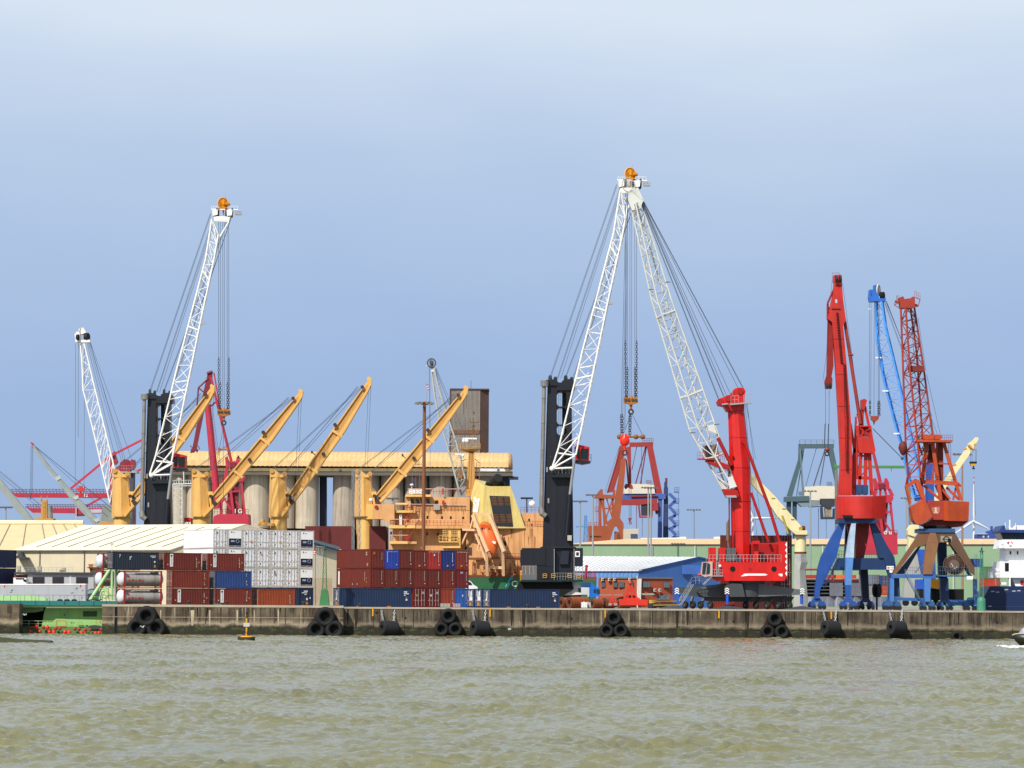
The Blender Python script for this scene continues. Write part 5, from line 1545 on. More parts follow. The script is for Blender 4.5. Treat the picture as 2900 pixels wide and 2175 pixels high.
m = M(); m.rail(P(2590, 1626, Yb - 2.3), P(2614, 1626, Yb - 2.3), 1.1, 4); m.rail(P(2640, 1626, Yb - 2.6), P(2745, 1629, Yb - 3.4), 1.2, 14); m.rail(P(2552, 1626, Yb - 1), P(2590, 1626, Yb - 1), 1.1, 6)
m.poly([(2652, 1628.6), (2746, 1629), (2746, 1631), (2652, 1631)], Yb - 3.5, 1.1)
m.build('railing', paint('rail_blue_grey', '44586A', .6), t)
m = M(); m.ladder(P(2600, 1695, Yb - 3), P(2563, 1628, Yb - 3), V((.15, -.9, 0)), 20, .06); m.rail(P(2600, 1695, Yb - 3), P(2563, 1628, Yb - 3), .9, 7); m.rail(P(2600, 1695, Yb - 3.9), P(2563, 1628, Yb - 3.9), .9, 7)
m.ladder(P(2590, 1622, Yb + .2), P(2612, 1596, Yb + .2), V((.1, -.7, 0)), 9, .04)
for x in (2760, 2764.5): m.ladder(P(x, 1700, Yb - .5), P(x, 1570, Yb - .5), V((.25, 0, 0)), 30, .025)
m.build('stair', paint('stair_grey_blue', '5A6E80', .6), t)
m = M(); m.poly([(2738, 1632), (2755, 1632), (2755, 1641), (2738, 1641)], Yb - 3.55, .06); m.build('sign_board', WHITE, t)
for cx, dy in ((2530, -1.6), (2627, -1.8), (2676, 1.8), (2750, 1.6)): bogie(t, cx, Yb + dy, 24, paint('bogie_blue', '24507E', .55, .3, .15))
t2 = thing('rope_drum', 'brown conical weight hanging beside the orange lattice jib', 'weight', P(2556, 1268, Yb - 1.5))
m = M(); c = P(2557, 1268, Yb - 1.6); m.loft([[c + V((math.cos(a) * r, math.sin(a) * r, z)) for a in [2 * math.pi * i / 12 for i in range(12)]] for z, r in ((-1.2, .15), (-.9, .4), (-.1, .72), (.5, .6), (1.0, .25))])
m.build('weight_body', paint('weight_brown', '5E2018', .7, .2, .1), t2)
m = M(); m.pt((2472, 1214), (2553, 1296), Yb - 1.6, .06); m.sphere(P(2555, 1298, Yb - 1.6), .25); m.build('rope', ROPE, t2)
# ------------------------------------------------------------------ blue lattice crane behind
Yc = 505.0
BLU = paint('crane_bright_blue', '4A92E2', .45, .12, .04)
t = thing('mobile_harbour_crane', 'bright blue lattice boom crane leaning behind the orange crane', 'crane', G(2630, Yc, GZ))
q = lambda pts, dy: [P(x, y, Yc + dy) for x, y in pts]
A = [(2479, 856), (2483, 967), (2499, 1062), (2526, 1170), (2551, 1261), (2571, 1351), (2590, 1410)]
B = [(2497, 854), (2508, 930), (2526, 1003), (2558, 1139), (2587, 1270), (2607, 1360), (2612, 1405)]
m = M(); lattice(m, [q(A, 0), q(B, -.4), q([(x + 3, y) for x, y in B], 1.9), q([(x + 5, y) for x, y in A], 2.1)], 17, .18, .06, ease=.2); m.build('boom', BLU, t)
m = M(); m.disc(P(2471, 833, Yc), (.5, -.8, 0), .55, .5, 16); m.poly([(2463, 820), (2485, 820), (2490, 845), (2510, 845), (2508, 852), (2464, 854), (2461, 842)], Yc - .4, 2); m.poly([(2474, 808), (2482, 806), (2486, 822), (2474, 822)], Yc, 1); m.build('boom_head', paint('crane_mid_blue', '2560B4', .5, .2), t)
m = M(); wheel(m, P(2488, 822, Yc + .4), (.9, -.4, 0), .95, .12, 22, 14); m.build('cable_wheel', paint('wheel_white', 'C9C4B4', .5), t)
m = M(); m.disc(P(2499, 838, Yc + .6), (.9, -.4, 0), .7, .6, 16); m.build('head_sheave', DARK, t)
m = M()
for f, s_ in ((.28, 0), (.45, 0), (.67, 0)):
 c = poly_at(q(A, 0), f); m.box(c.x - .7, c.x + .3, c.y - .3, c.y, c.z - .1, c.z + .12)
m.box(*[v for v in (P(2460, 858, Yc).x, P(2466, 858, Yc).x, Yc - .3, Yc, P(0, 858, Yc).z - .3, P(0, 858, Yc).z)]); m.build('floodlight', WHITE, t)
m = M()
for x in (2462.5, 2467, 2476, 2487, 2490): m.pt((x, 855), (x - (1 if x < 2480 else -.5), 1178), Yc - .5, .04, None, None, 4)
for a, b in (((2504, 850), (2600, 1110)), ((2507, 850), (2620, 1130)), ((2509, 852), (2640, 1180)), ((2511, 853), (2655, 1230)), ((2502, 850), (2590, 1090))): m.pt(a, b, Yc + 1.2, .035, None, None, 4)
m.build('rope', ROPE, t)
m = M(); m.poly([(2467, 1178), (2489, 1178), (2489, 1186), (2482, 1193), (2474, 1193), (2467, 1188)], Yc - .9, .9); m.tube(P(2475, 1193, Yc - .5), P(2475, 1203, Yc - .5), .2, .1); m.build('hook_block', paint('hook_brown_red', '8E3B24', .55, .2, .1), t)
m = M()
for x in (2464, 2487, 2491): chain(m, P(x, 1136, Yc - .5), P(x, 1178, Yc - .5), .5, .05)
m.build('chain', CHAIN, t)
m = M(); m.poly([(2628, 1310), (2644, 1310), (2650, 1640), (2626, 1640)], Yc - 1, 3); m.poly([(2590, 1400), (2625, 1405), (2625, 1420), (2595, 1418)], Yc, 2); m.build('tower', paint('crane_deep_blue', '1F4E9C', .5, .2), t)
m = M(); m.poly([(2604, 1640.5), (2662, 1640.5), (2662, 1668), (2604, 1668)], Yc - 2, 6); m.poly([(2602, 1556), (2625, 1556), (2625, 1640), (2614, 1622)], Yc - 1.5, 3); m.build('machinery_house', paint('crane_box_blue', '1E50B0', .5, .15), t)
m = M()
m.poly([(2604, 1668.3), (2730, 1668.3), (2730, 1700), (2604, 1700)], Yc - 2, 6)
for x in (2565, 2590, 2620, 2650, 2680, 2700): m.disc(P(x, 1707, Yc - 1.5), (0, 1, 0), .55, .8, 16)
m.build('undercarriage', DARK, t)
m = M(); m.poly([(2636, 1641), (2662, 1641), (2662, 1665), (2655, 1668), (2636, 1665)], Yc - 2.6, .5); m.build('cab', YEL, t)
# ------------------------------------------------------------------ bulk carrier in the basin
Ys = 536.0
SHY = paint('ship_crane_yellow', 'D3A45A', .5, .12, .10, .15, dirt='6B3F1C')
SHY2 = paint('ship_crane_dark_yellow', 'B48646', .55, .15, .12)  # shaded tone of the crane yellow, painted on the jib webs
SAL = paint('ship_salmon', 'C99560', .6, .14, .12, .42, dirt='86502C', rustcol='7A3A1C')
SAY = paint('ship_bright_yellow', 'D8AC62', .55, .12, .10, .15, dirt='86502C')  # brighter tone, also painted on ship faces that catch the sun
FUN = paint('funnel_yellow', 'CDB76E', .5, .12, .06, .30, dirt='7A5A28')
GRN = paint('hull_green', '1E5634', .5, .15, .10, .25, dirt='4A3A24')
MAR = paint('hold_maroon', '5A1A18', .6, .2, .08, .1)
SRED = paint('rail_rust_red', '7E2C1C', .6, .2, .1)
t = thing('bulk_carrier', 'yellow decked bulk carrier with green hull and four deck cranes behind the containers', 'ship', G(1100, Ys + 5, 0))
m = M()
m.prism([V((P(60, 1700, Ys).x, Ys, -2)), V((P(1682, 1700, Ys).x, Ys, -2)), V((P(1690, 1700, Ys).x, Ys, 9.9)), V((P(40, 1700, Ys).x, Ys, 9.9))], (0, 19, 0)); m.build('hull', GRN, t)
m = M(); m.poly([(1310, 1628), (1655, 1628), (1655, 1633), (1310, 1633)], Ys - .06, 1); m.rail(P(1360, 1628, Ys), P(1480, 1628, Ys), 1.0, 12, .04); m.build('bulwark_rail', SRED, t)
m = M(); m.text('C', P(1448, 1661, Ys - .05), (1, 0, 0), (0, 0, 1), 1.05); m.build('lettering', WHITE, t)
m = M(); m.poly([(864, 1490), (997, 1490), (997, 1640), (864, 1640)], Ys + 2, 14); m.poly([(1046, 1490), (1092, 1490), (1092, 1640), (1046, 1640)], Ys + 3, 13); m.poly([(560, 1497), (640, 1497), (640, 1640), (560, 1640)], Ys + 3, 13); m.build('hatch_cover', MAR, t)
m = M(); m.poly([(400, 1487), (1010, 1500), (1010, 1640), (400, 1640)], Ys + 9, 4); m.build('hatch_coaming', paint('hold_dark', '43201C', .7), t)
# superstructure
m = M()
m.poly([(1116, 1445.3), (1330, 1446), (1330, 1487), (1116, 1487)], Ys + .5, 12)
m.poly([(1150, 1402), (1163, 1402), (1163, 1445), (1150, 1445)], Ys - .2, .5)
m.poly([(1163.3, 1407), (1330, 1408), (1330, 1445), (1163.3, 1445)], Ys + .6, 9)
m.poly([(1112, 1497.3), (1320, 1498), (1320, 1640), (1098, 1640), (1098, 1560), (1112, 1530)], Ys + 1.6, 14)
m.poly([(1320.3, 1482), (1600, 1494), (1600, 1640), (1320.3, 1640)], Ys + .6, 14)
m.poly([(1475, 1452), (1600, 1453), (1600, 1493), (1475, 1488)], Ys + 1.4, 10)
m.build('superstructure', SAL, t)
m = M(); m.poly([(1057.2, 1428), (1117, 1428), (1117, 1488), (1112, 1486), (1084, 1470), (1057.2, 1470)], Ys - 1.2, 3.4); m.build('bridge_wing', SAL, t)
m = M(); m.prism([P(1057, 1428, Ys - 1.2), P(1037, 1427, Ys + 1.2), P(1037, 1470, Ys + 1.2), P(1057, 1470, Ys - 1.2)], (.05, 2.2, 0)); m.build('wing_end', SAY, t)  # sunlit side of the wing, brightness put into the colour
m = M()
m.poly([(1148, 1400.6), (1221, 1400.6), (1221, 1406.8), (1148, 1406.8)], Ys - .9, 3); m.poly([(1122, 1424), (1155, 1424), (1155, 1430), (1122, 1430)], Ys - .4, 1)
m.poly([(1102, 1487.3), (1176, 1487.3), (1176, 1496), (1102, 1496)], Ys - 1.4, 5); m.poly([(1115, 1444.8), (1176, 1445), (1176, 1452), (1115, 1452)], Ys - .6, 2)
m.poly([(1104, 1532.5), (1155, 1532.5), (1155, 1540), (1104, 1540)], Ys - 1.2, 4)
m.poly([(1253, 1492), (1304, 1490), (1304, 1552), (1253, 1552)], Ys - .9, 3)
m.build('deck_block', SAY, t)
m = M(); m.poly([(1176.3, 1487.6), (1330, 1488), (1330, 1497), (1176.3, 1496.6)], Ys - 1.2, 4); m.poly([(1155.3, 1533), (1180, 1533), (1180, 1540), (1155.3, 1540)], Ys - 1.0, 4); m.poly([(1310, 1487), (1336, 1487), (1336, 1500), (1310, 1502)], Ys - .8, 2); m.build('deck_slab', SAL, t)
m = M()                                                  # bridge windows
for x0 in (1162, 1177, 1190, 1207):
 m.poly([(x0, 1413), (x0 + 8, 1413), (x0 + 12, 1428), (x0 + 4, 1428)], Ys + .45, .2)
m.build('bridge_window', paint('bridge_glass', '31474A', .2, .3), t)
m = M()
for x, y in ((1208, 1461), (1249, 1462), (1274, 1462), (1309, 1463)): m.poly([(x, y), (x + 5, y), (x + 5, y + 9), (x, y + 9)], Ys + .43, .1)
for x, y in ((1207, 1508), (1237, 1509), (1105, 1506)): m.poly([(x, y), (x + 5, y), (x + 5, y + 8), (x, y + 8)], Ys + 1.5, .12)
for x, y in ((1496, 1469), (1316, 1548)): m.poly([(x, y), (x + 5, y), (x + 5, y + 8), (x, y + 8)], Ys + .5, .12)
m.poly([(1232, 1417), (1241, 1417), (1241, 1429), (1232, 1429)], Ys + .52, .1)
m.build('window', paint('ship_window_dark', '2E1A18', .3), t)
m = M()
for x in (1252, 1278): m.poly([(x, 1501), (x + 17, 1501), (x + 17, 1532), (x, 1532)], Ys - .95, .06)
m.poly([(1318, 1550), (1336, 1550), (1336, 1572), (1318, 1572)], Ys + .5, .1)
m.build('louvre', paint('louvre_dark', '4A3628', .6), t)
m = M()
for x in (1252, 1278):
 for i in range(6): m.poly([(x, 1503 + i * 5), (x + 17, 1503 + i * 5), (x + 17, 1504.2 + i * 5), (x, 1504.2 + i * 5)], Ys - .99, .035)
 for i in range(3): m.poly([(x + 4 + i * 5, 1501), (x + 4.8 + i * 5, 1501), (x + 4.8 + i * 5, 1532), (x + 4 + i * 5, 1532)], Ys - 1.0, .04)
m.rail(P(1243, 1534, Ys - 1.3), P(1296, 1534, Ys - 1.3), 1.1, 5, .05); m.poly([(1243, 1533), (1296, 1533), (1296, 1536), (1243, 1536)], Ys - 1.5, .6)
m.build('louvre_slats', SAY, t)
for x, y in ((1131, 1456), (1131, 1503)):
 m = M(); m.poly([(x, y), (x + 7, y), (x + 7, y + 30), (x, y + 30)], Ys - .1 if y < 1480 else Ys + 1.48, .12); d = m.build('door', WHITE, t)
 m = M(); m.poly([(x + 2.4, y + 5), (x + 4.6, y + 5), (x + 4.6, y + 9), (x + 2.4, y + 9)], Ys - .14 if y < 1480 else Ys + 1.44, .05); m.build('window', DARK, d)
m = M()
for x, y, w_, h in ((1148, 1458, 6, 11), (1252, 1417, 7, 11), (1148, 1517, 10, 14), (1252, 1384, 5, 16)): m.poly([(x, y), (x + w_, y), (x + w_, y + h), (x, y + h)], Ys - .1, .4)
m.torus(P(1066, 1436, Ys - 1.4), (0, 1, 0), .26, .1, 14, 6); m.build('fire_box', paint('fire_red', 'A8201A', .5, .2), t)
m = M(); m.poly([(1228, 1430), (1246, 1430), (1246, 1444), (1228, 1444)], Ys - .2, .5); m.build('life_raft', paint('raft_grey', '9A948C', .5), t)
m = M()
m.rail(P(1118, 1444, Ys - .7), P(1176, 1445, Ys - .7), 1.1, 8, .045); m.rail(P(1176, 1445, Ys + .3), P(1316, 1446, Ys + .3), 1.15, 14, .04)
m.rail(P(1105, 1487, Ys - 1.4), P(1176, 1487, Ys - 1.4), 1.1, 10, .045); m.rail(P(1176, 1487.5, Ys - 1.2), P(1320, 1488, Ys - 1.2), 1.1, 14, .04)
m.rail(P(1105, 1532, Ys - 1.2), P(1172, 1532, Ys - 1.2), 1.1, 9, .045); m.rail(P(1160, 1400, Ys + .2), P(1330, 1400, Ys + .2), 1.05, 20, .04)
m.rail(P(1475, 1452, Ys + 1.4), P(1535, 1452, Ys + 1.4), 1.0, 6, .04); m.rail(P(1486, 1493, Ys + .6), P(1545, 1494, Ys + .6), 1.1, 8, .04); m.rail(P(1385, 1583, Ys), P(1475, 1583, Ys), 1.0, 12, .04)
m.build('railing', SRED, t)
m = M()
for a, b, dy in (((1118, 1427), (1176, 1428), -.72), ((1176, 1428), (1318, 1429), .28), ((1104, 1470.5), (1176, 1471), -1.42), ((1176, 1471), (1322, 1472), -1.22), ((1104, 1515.5), (1156, 1516), -1.22), ((1155, 1384.5), (1316, 1385), .18)): m.pt(a, b, Ys + dy, .05)
m.build('handrail', paint('handrail_pale', 'D8BFB0', .5), t)
m = M(); m.ladder(P(1144, 1486, Ys - 1.0), P(1172, 1447, Ys - 1.0), V((.1, -.8, 0)), 12, .06); m.ladder(P(1152, 1531, Ys - .8), P(1172, 1498, Ys - .8), V((.1, -.8, 0)), 10, .06)
m.rail(P(1144, 1486, Ys - 1.9), P(1172, 1447, Ys - 1.9), .9, 5); m.build('stair', paint('stair_red', '8A3A28', .6), t)
m = M(); m.poly([(1158, 1386.5), (1201, 1386.5), (1201, 1397.5), (1158, 1397.5)], Ys - .0, .08); sb = m.build('name_board', WHITE, t)
m = M(); m.text('CS SONOMA', P(1159.2, 1395.4, Ys - .02), (1, 0, 0), (0, 0, 1), .47); m.build('lettering', paint('name_ink', '24262A', .5), sb)
m = M(); rs = random.Random(4)
for i in range(26):
 x = rs.uniform(1335, 1590); y = rs.choice((1497, 1497, 1520, 1545)); l_ = rs.uniform(15, 60); w_ = rs.uniform(.8, 2.4)
 m.poly([(x - w_, y), (x + w_, y), (x + w_ * .3, y + l_), (x - w_ * .3, y + l_)], Ys + .57, .02)
for i in range(14):
 x = rs.uniform(1180, 1320); y = rs.choice((1446, 1470, 1498)); l_ = rs.uniform(8, 22); w_ = rs.uniform(.5, 1.3)
 m.poly([(x - w_, y), (x + w_, y), (x + w_ * .3, y + l_), (x - w_ * .3, y + l_)], Ys + (.47 if y < 1490 else 1.57), .02)
m.build('rust_streaks', paint('streak_rust', '8E5A30', .8, .3, .2), t)
m = M()
for i in range(34):
 x = rs.uniform(1332, 1470); y = rs.uniform(1588, 1626); a_ = rs.uniform(2, 6); b_ = rs.uniform(2, 6)
 m.poly([(x, y), (x + a_, y), (x + a_, y + b_), (x, y + b_)], Ys + .3 - rs.random() * .4, .25)
for i in range(9): x = rs.uniform(1335, 1470); m.pt((x, 1628), (x + rs.uniform(-3, 3), rs.uniform(1585, 1610)), Ys + .1, .09)
m.pt((1322, 1580), (1474, 1581), Ys + .4, .08); m.poly([(1345, 1583), (1390, 1583), (1390, 1585), (1345, 1585)], Ys - .3, .8)
m.build('mooring_gear', paint('gear_brown', '7A4A2C', .7, .5, .2, scale=2), t)
# funnel
m = M()
fa, fb, fc = (1346, 1357), (1374, 1377), (1446, 1377)
ga, gb, gc = (1313, 1492), (1362, 1496), (1488, 1496)
p = [P(*fa, Ys + 4), P(*fb, Ys - .5), P(*fc, Ys + .5), P(*ga, Ys + 3.2), P(*gb, Ys - 1.4), P(*gc, Ys + .3)]
bt = [V((p[0].x + 1, Ys + 8, p[0].z)), V((p[2].x, Ys + 8, p[2].z)), V((p[3].x, Ys + 9, p[3].z)), V((p[5].x, Ys + 9, p[5].z))]
m.add(p + bt, [(3, 4, 1, 0), (4, 5, 2, 1), (5, 9, 7, 2), (8, 3, 0, 6), (0, 1, 2, 7, 6), (9, 8, 6, 7), (8, 9, 5, 4, 3)]); fn = m.build('funnel', FUN, t)
def onface(u, v, off=.04):                                  # right face of the funnel
 a = p[1].lerp(p[2], u); b = p[4].lerp(p[5], u); c = a.lerp(b, v); return c + V((0, -off, 0))
def face(x, y, off=.04):
 v = (y - 1377) / 119.0; xl = 1374 - 12 * v; xr = 1446 + 42 * v
 return onface((x - xl) / (xr - xl), v, off)
def fpoly(m, pts, off, d):
 m.prism([face(x, y, off) for x, y in pts], (0, d, 0))
m = M(); fpoly(m, [(1386, 1404), (1443, 1405.5), (1453, 1491), (1402, 1489)], .12, .1); m.build('louvre_panel', paint('louvre_black', '23262A', .5, .2), fn)
m = M()
for (x0, y0, w_) in ((1391, 1408, 14), (1409, 1408, 14), (1428, 1408, 14), (1397, 1457, 14), (1415, 1457, 14), (1434, 1457, 14)):
 for i in range(6): m.prism([face(x0 + i * .6 + dx, y0 + i * 4.2 + dy_, .17) for dx, dy_ in ((0, 0), (w_, 0), (w_ + .3, 2.1), (.3, 2.1))], (0, .05, 0))
m.build('louvre_slats', paint('louvre_rust', '6E4622', .6, .3), fn)
def lface(u, v): return p[0].lerp(p[1], u).lerp(p[3].lerp(p[4], u), v)
m = M()
for u0, u1, v0, v1 in ((.30, .46, .34, .60), (.46, .60, .36, .44), (.50, .60, .46, .62), (.62, .76, .34, .60), (.34, .74, .60, .66)):
 q4 = [lface(u0, v0), lface(u1, v0), lface(u1, v1), lface(u0, v1)]
 nn_ = (q4[1] - q4[0]).cross(q4[3] - q4[0]).normalized()
 if nn_.y > 0: nn_ = -nn_
 m.add([v_ + nn_ * .22 for v_ in q4], [(0, 3, 2, 1)])
m.build('emblem', WHITE, fn)
m = M(); m.tube(P(1398, 1377, Ys + 3), P(1404, 1362, Ys + 2), .95, 1.0, 14); m.tube(P(1402, 1366, Ys + 2.2), P(1411, 1353, Ys + .6), 1.0, .82, 14)
for x in (1377, 1385, 1415, 1424): m.tube(P(x, 1377, Ys + 2), P(x + 3, 1367, Ys + 1.4), .3, .3, 8)
m.build('exhaust_pipe', BLACK, fn)
# mast
m = M()
m.loft([[P(x, y, Ys + 5 + dy) for x, dy in ((a, 0), (b, 0), (b, 2), (a, 2))] for y, a, b in ((1405, 1318, 1346), (1340, 1323, 1344), (1282, 1327, 1343))], True, False)
m.loft([[P(1332, y, Ys + 6) + V((math.cos(q_) * r, math.sin(q_) * r, 0)) for q_ in [2 * math.pi * i / 12 for i in range(12)]] for y, r in ((1282, .6), (1273, 1.8), (1271, 1.8))])
m.rail(P(1304, 1271, Ys + 4.6), P(1360, 1271, Ys + 4.6), 1.0, 9, .05); m.ladder(P(1334, 1271, Ys + 6), P(1340, 1200, Ys + 6), V((.35, 0, 0)), 14, .05)
for a, b in (((1341, 1200), (1340, 1184)), ((1331, 1196), (1356, 1196)), ((1331, 1196), (1331, 1182)), ((1356, 1196), (1356, 1189)), ((1327, 1221), (1342, 1219)), ((1341, 1200), (1343, 1258)), ((1334, 1210), (1348, 1205)), ((1320, 1320), (1304, 1322)), ((1322, 1300), (1306, 1306)), ((1345, 1300), (1360, 1312))): m.pt(a, b, Ys + 6, .07)
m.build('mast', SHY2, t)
m = M(); m.pt((1287, 1242), (1350, 1243), Ys + 5, .18); m.pt((1290, 1287), (1316, 1287), Ys + 5, .12); m.sphere(P(1313, 1249, Ys + 5), .35); m.sphere(P(1322, 1249, Ys + 5), .35); m.sphere(P(1310, 1291, Ys + 5), .3); m.build('radar_scanner', WHITE, t)
m = M()
for x in (1168, 1178, 1194): m.pt((x, 1400), (x + 3 * (x == 1194), 1310), Ys + 2, .045)
for a, b in (((1180, 1315), (1194, 1315)), ((1183, 1312), (1183, 1318)), ((1186, 1300), (1190, 1400)), ((1250, 1400), (1250, 1325)), ((1268, 1400), (1267, 1380))): m.pt(a, b, Ys + 2, .04)
m.ladder(P(1348, 1355, Ys + 6), P(1350, 1310, Ys + 6), V((.65, 0, 0)), 6, .06); m.build('antenna', paint('antenna_red', '9A5A48', .6), t)
m = M(); m.sphere(P(1166, 1373, Ys + 2), .3, 10, 6, (1.2, 1, .7)); m.pt((1166, 1375), (1166, 1400), Ys + 2, .05); m.sphere(P(1507, 1427, Ys + 4), .6); m.sphere(P(1050, 1416, Ys), .34); m.build('satellite_dome', WHITE, t)
m = M(); m.box(*[v for v in (P(1298, 1320, Ys).x, P(1309, 1320, Ys).x, Ys + 3.2, Ys + 4, P(0, 1344, Ys).z, P(0, 1320, Ys).z)]); m.build('tally_hook', paint('tally_stripe', '8A5A18', .6, .5, scale=4), t)
# lifeboat and davits
LBO = paint('lifeboat_orange', 'D2642A', .4, .12, .03)
lb = thing('lifeboat', 'orange enclosed lifeboat tilted nose down on davits at the ship stern', 'lifeboat', P(1388, 1540, Ys - 3))
ax0, ax1 = P(1368, 1478, Ys - 2.6), P(1400, 1570, Ys - 4.2)
dv = (ax1 - ax0); ln = dv.length; dv.normalize()
sx = dv.cross(V((0, 1, 0))).normalized(); sy = sx.cross(dv).normalized()
m = M(); rings = []
for f, a, b in ((0, .3, .3), (.06, .85, .9), (.2, 1.25, 1.15), (.45, 1.5, 1.25), (.65, 1.5, 1.2), (.82, 1.1, .95), (.94, .55, .5), (1.0, .06, .06)):
 c = ax0 + dv * ln * f
 rings.append([c + sx * math.cos(2 * math.pi * i / 14) * a + sy * math.sin(2 * math.pi * i / 14) * b for i in range(14)])
m.loft(rings); m.build('hull', LBO, lb)
m = M()
c = ax0 + dv * .9
for s_, e in ((P(1362, 1484, Ys - 3.9), P(1386, 1507, Ys - 4.2)),):
 m.poly([(1361, 1487), (1372, 1484), (1386, 1490), (1391, 1506), (1380, 1510), (1366, 1506)], Ys - 4.1, 1.8)
cn = m.build('conning_tower', paint('lifeboat_orange_dark', 'C24E18', .4, .12), lb)
m = M()
for x, y in ((1362.5, 1494), (1371, 1496.5), (1381, 1497)): m.poly([(x, y), (x + 5, y + .5), (x + 5, y + 5), (x, y + 4.5)], Ys - 4.16, .08)
m.build('window', DARK, cn)
m = M(); m.poly([(1393, 1532), (1404, 1534), (1403, 1540), (1397, 1539)], Ys - 5.25, .1); m.build('marking', WHITE, lb)
DAV = paint('davit_cream', 'D6AC84', .55, .12, .1)
m = M()
for dx, dy in ((0, -1.2), (46, -1.2)):
 a1, a2, a3 = (1340 + dx, 1458), (1382 + dx, 1562), (1380 + dx, 1630)
 m.bar(P(*a1, Ys + dy - 2.2), P(*a2, Ys + dy - 3.6), .62); m.bar(P(1378 + dx, 1560, Ys + dy - 3), P(*a3, Ys + dy - 1), .5)
 m.bar(P(1345 + dx * .9, 1505, Ys - 1), P(1378 + dx, 1588, Ys - 2.4), .4); m.bar(P(1378 + dx, 1588, Ys - 2.4), P(1378 + dx, 1625, Ys - 1.2), .5)
m.bar(P(1341, 1457, Ys - 3), P(1388, 1456, Ys - 3), .5); m.bar(P(1380, 1606, Ys - 2), P(1428, 1608, Ys - 2), .5); m.bar(P(1310, 1500, Ys - 1), P(1345, 1501, Ys - 1.6), .4); m.bar(P(1326, 1500, Ys - 1), P(1308, 1542, Ys - .2), .3)
m.bar(P(1356, 1540, Ys - 2), P(1350, 1560, Ys - 2), .25); m.bar(P(1350, 1558, Ys - 2), P(1366, 1560, Ys - 2), .2); m.bar(P(1343, 1458, Ys - 2), P(1332, 1500, Ys - 1.4), .3)
m.poly([(1412, 1512), (1421, 1516), (1420, 1530), (1414, 1528)], Ys - 3.6, .8)
m.build('davit', DAV, t)
m = M(); m.disc(P(1428, 1539, Ys - 3.8), (1, -.6, 0), .45, .4, 14); m.build('davit_winch', DARK, t)
m = M(); m.pt((1450, 1630), (1432, 1662), Ys - .6, .12); m.build('mooring_line', paint('line_cyan', '2FA0C0', .6), t)
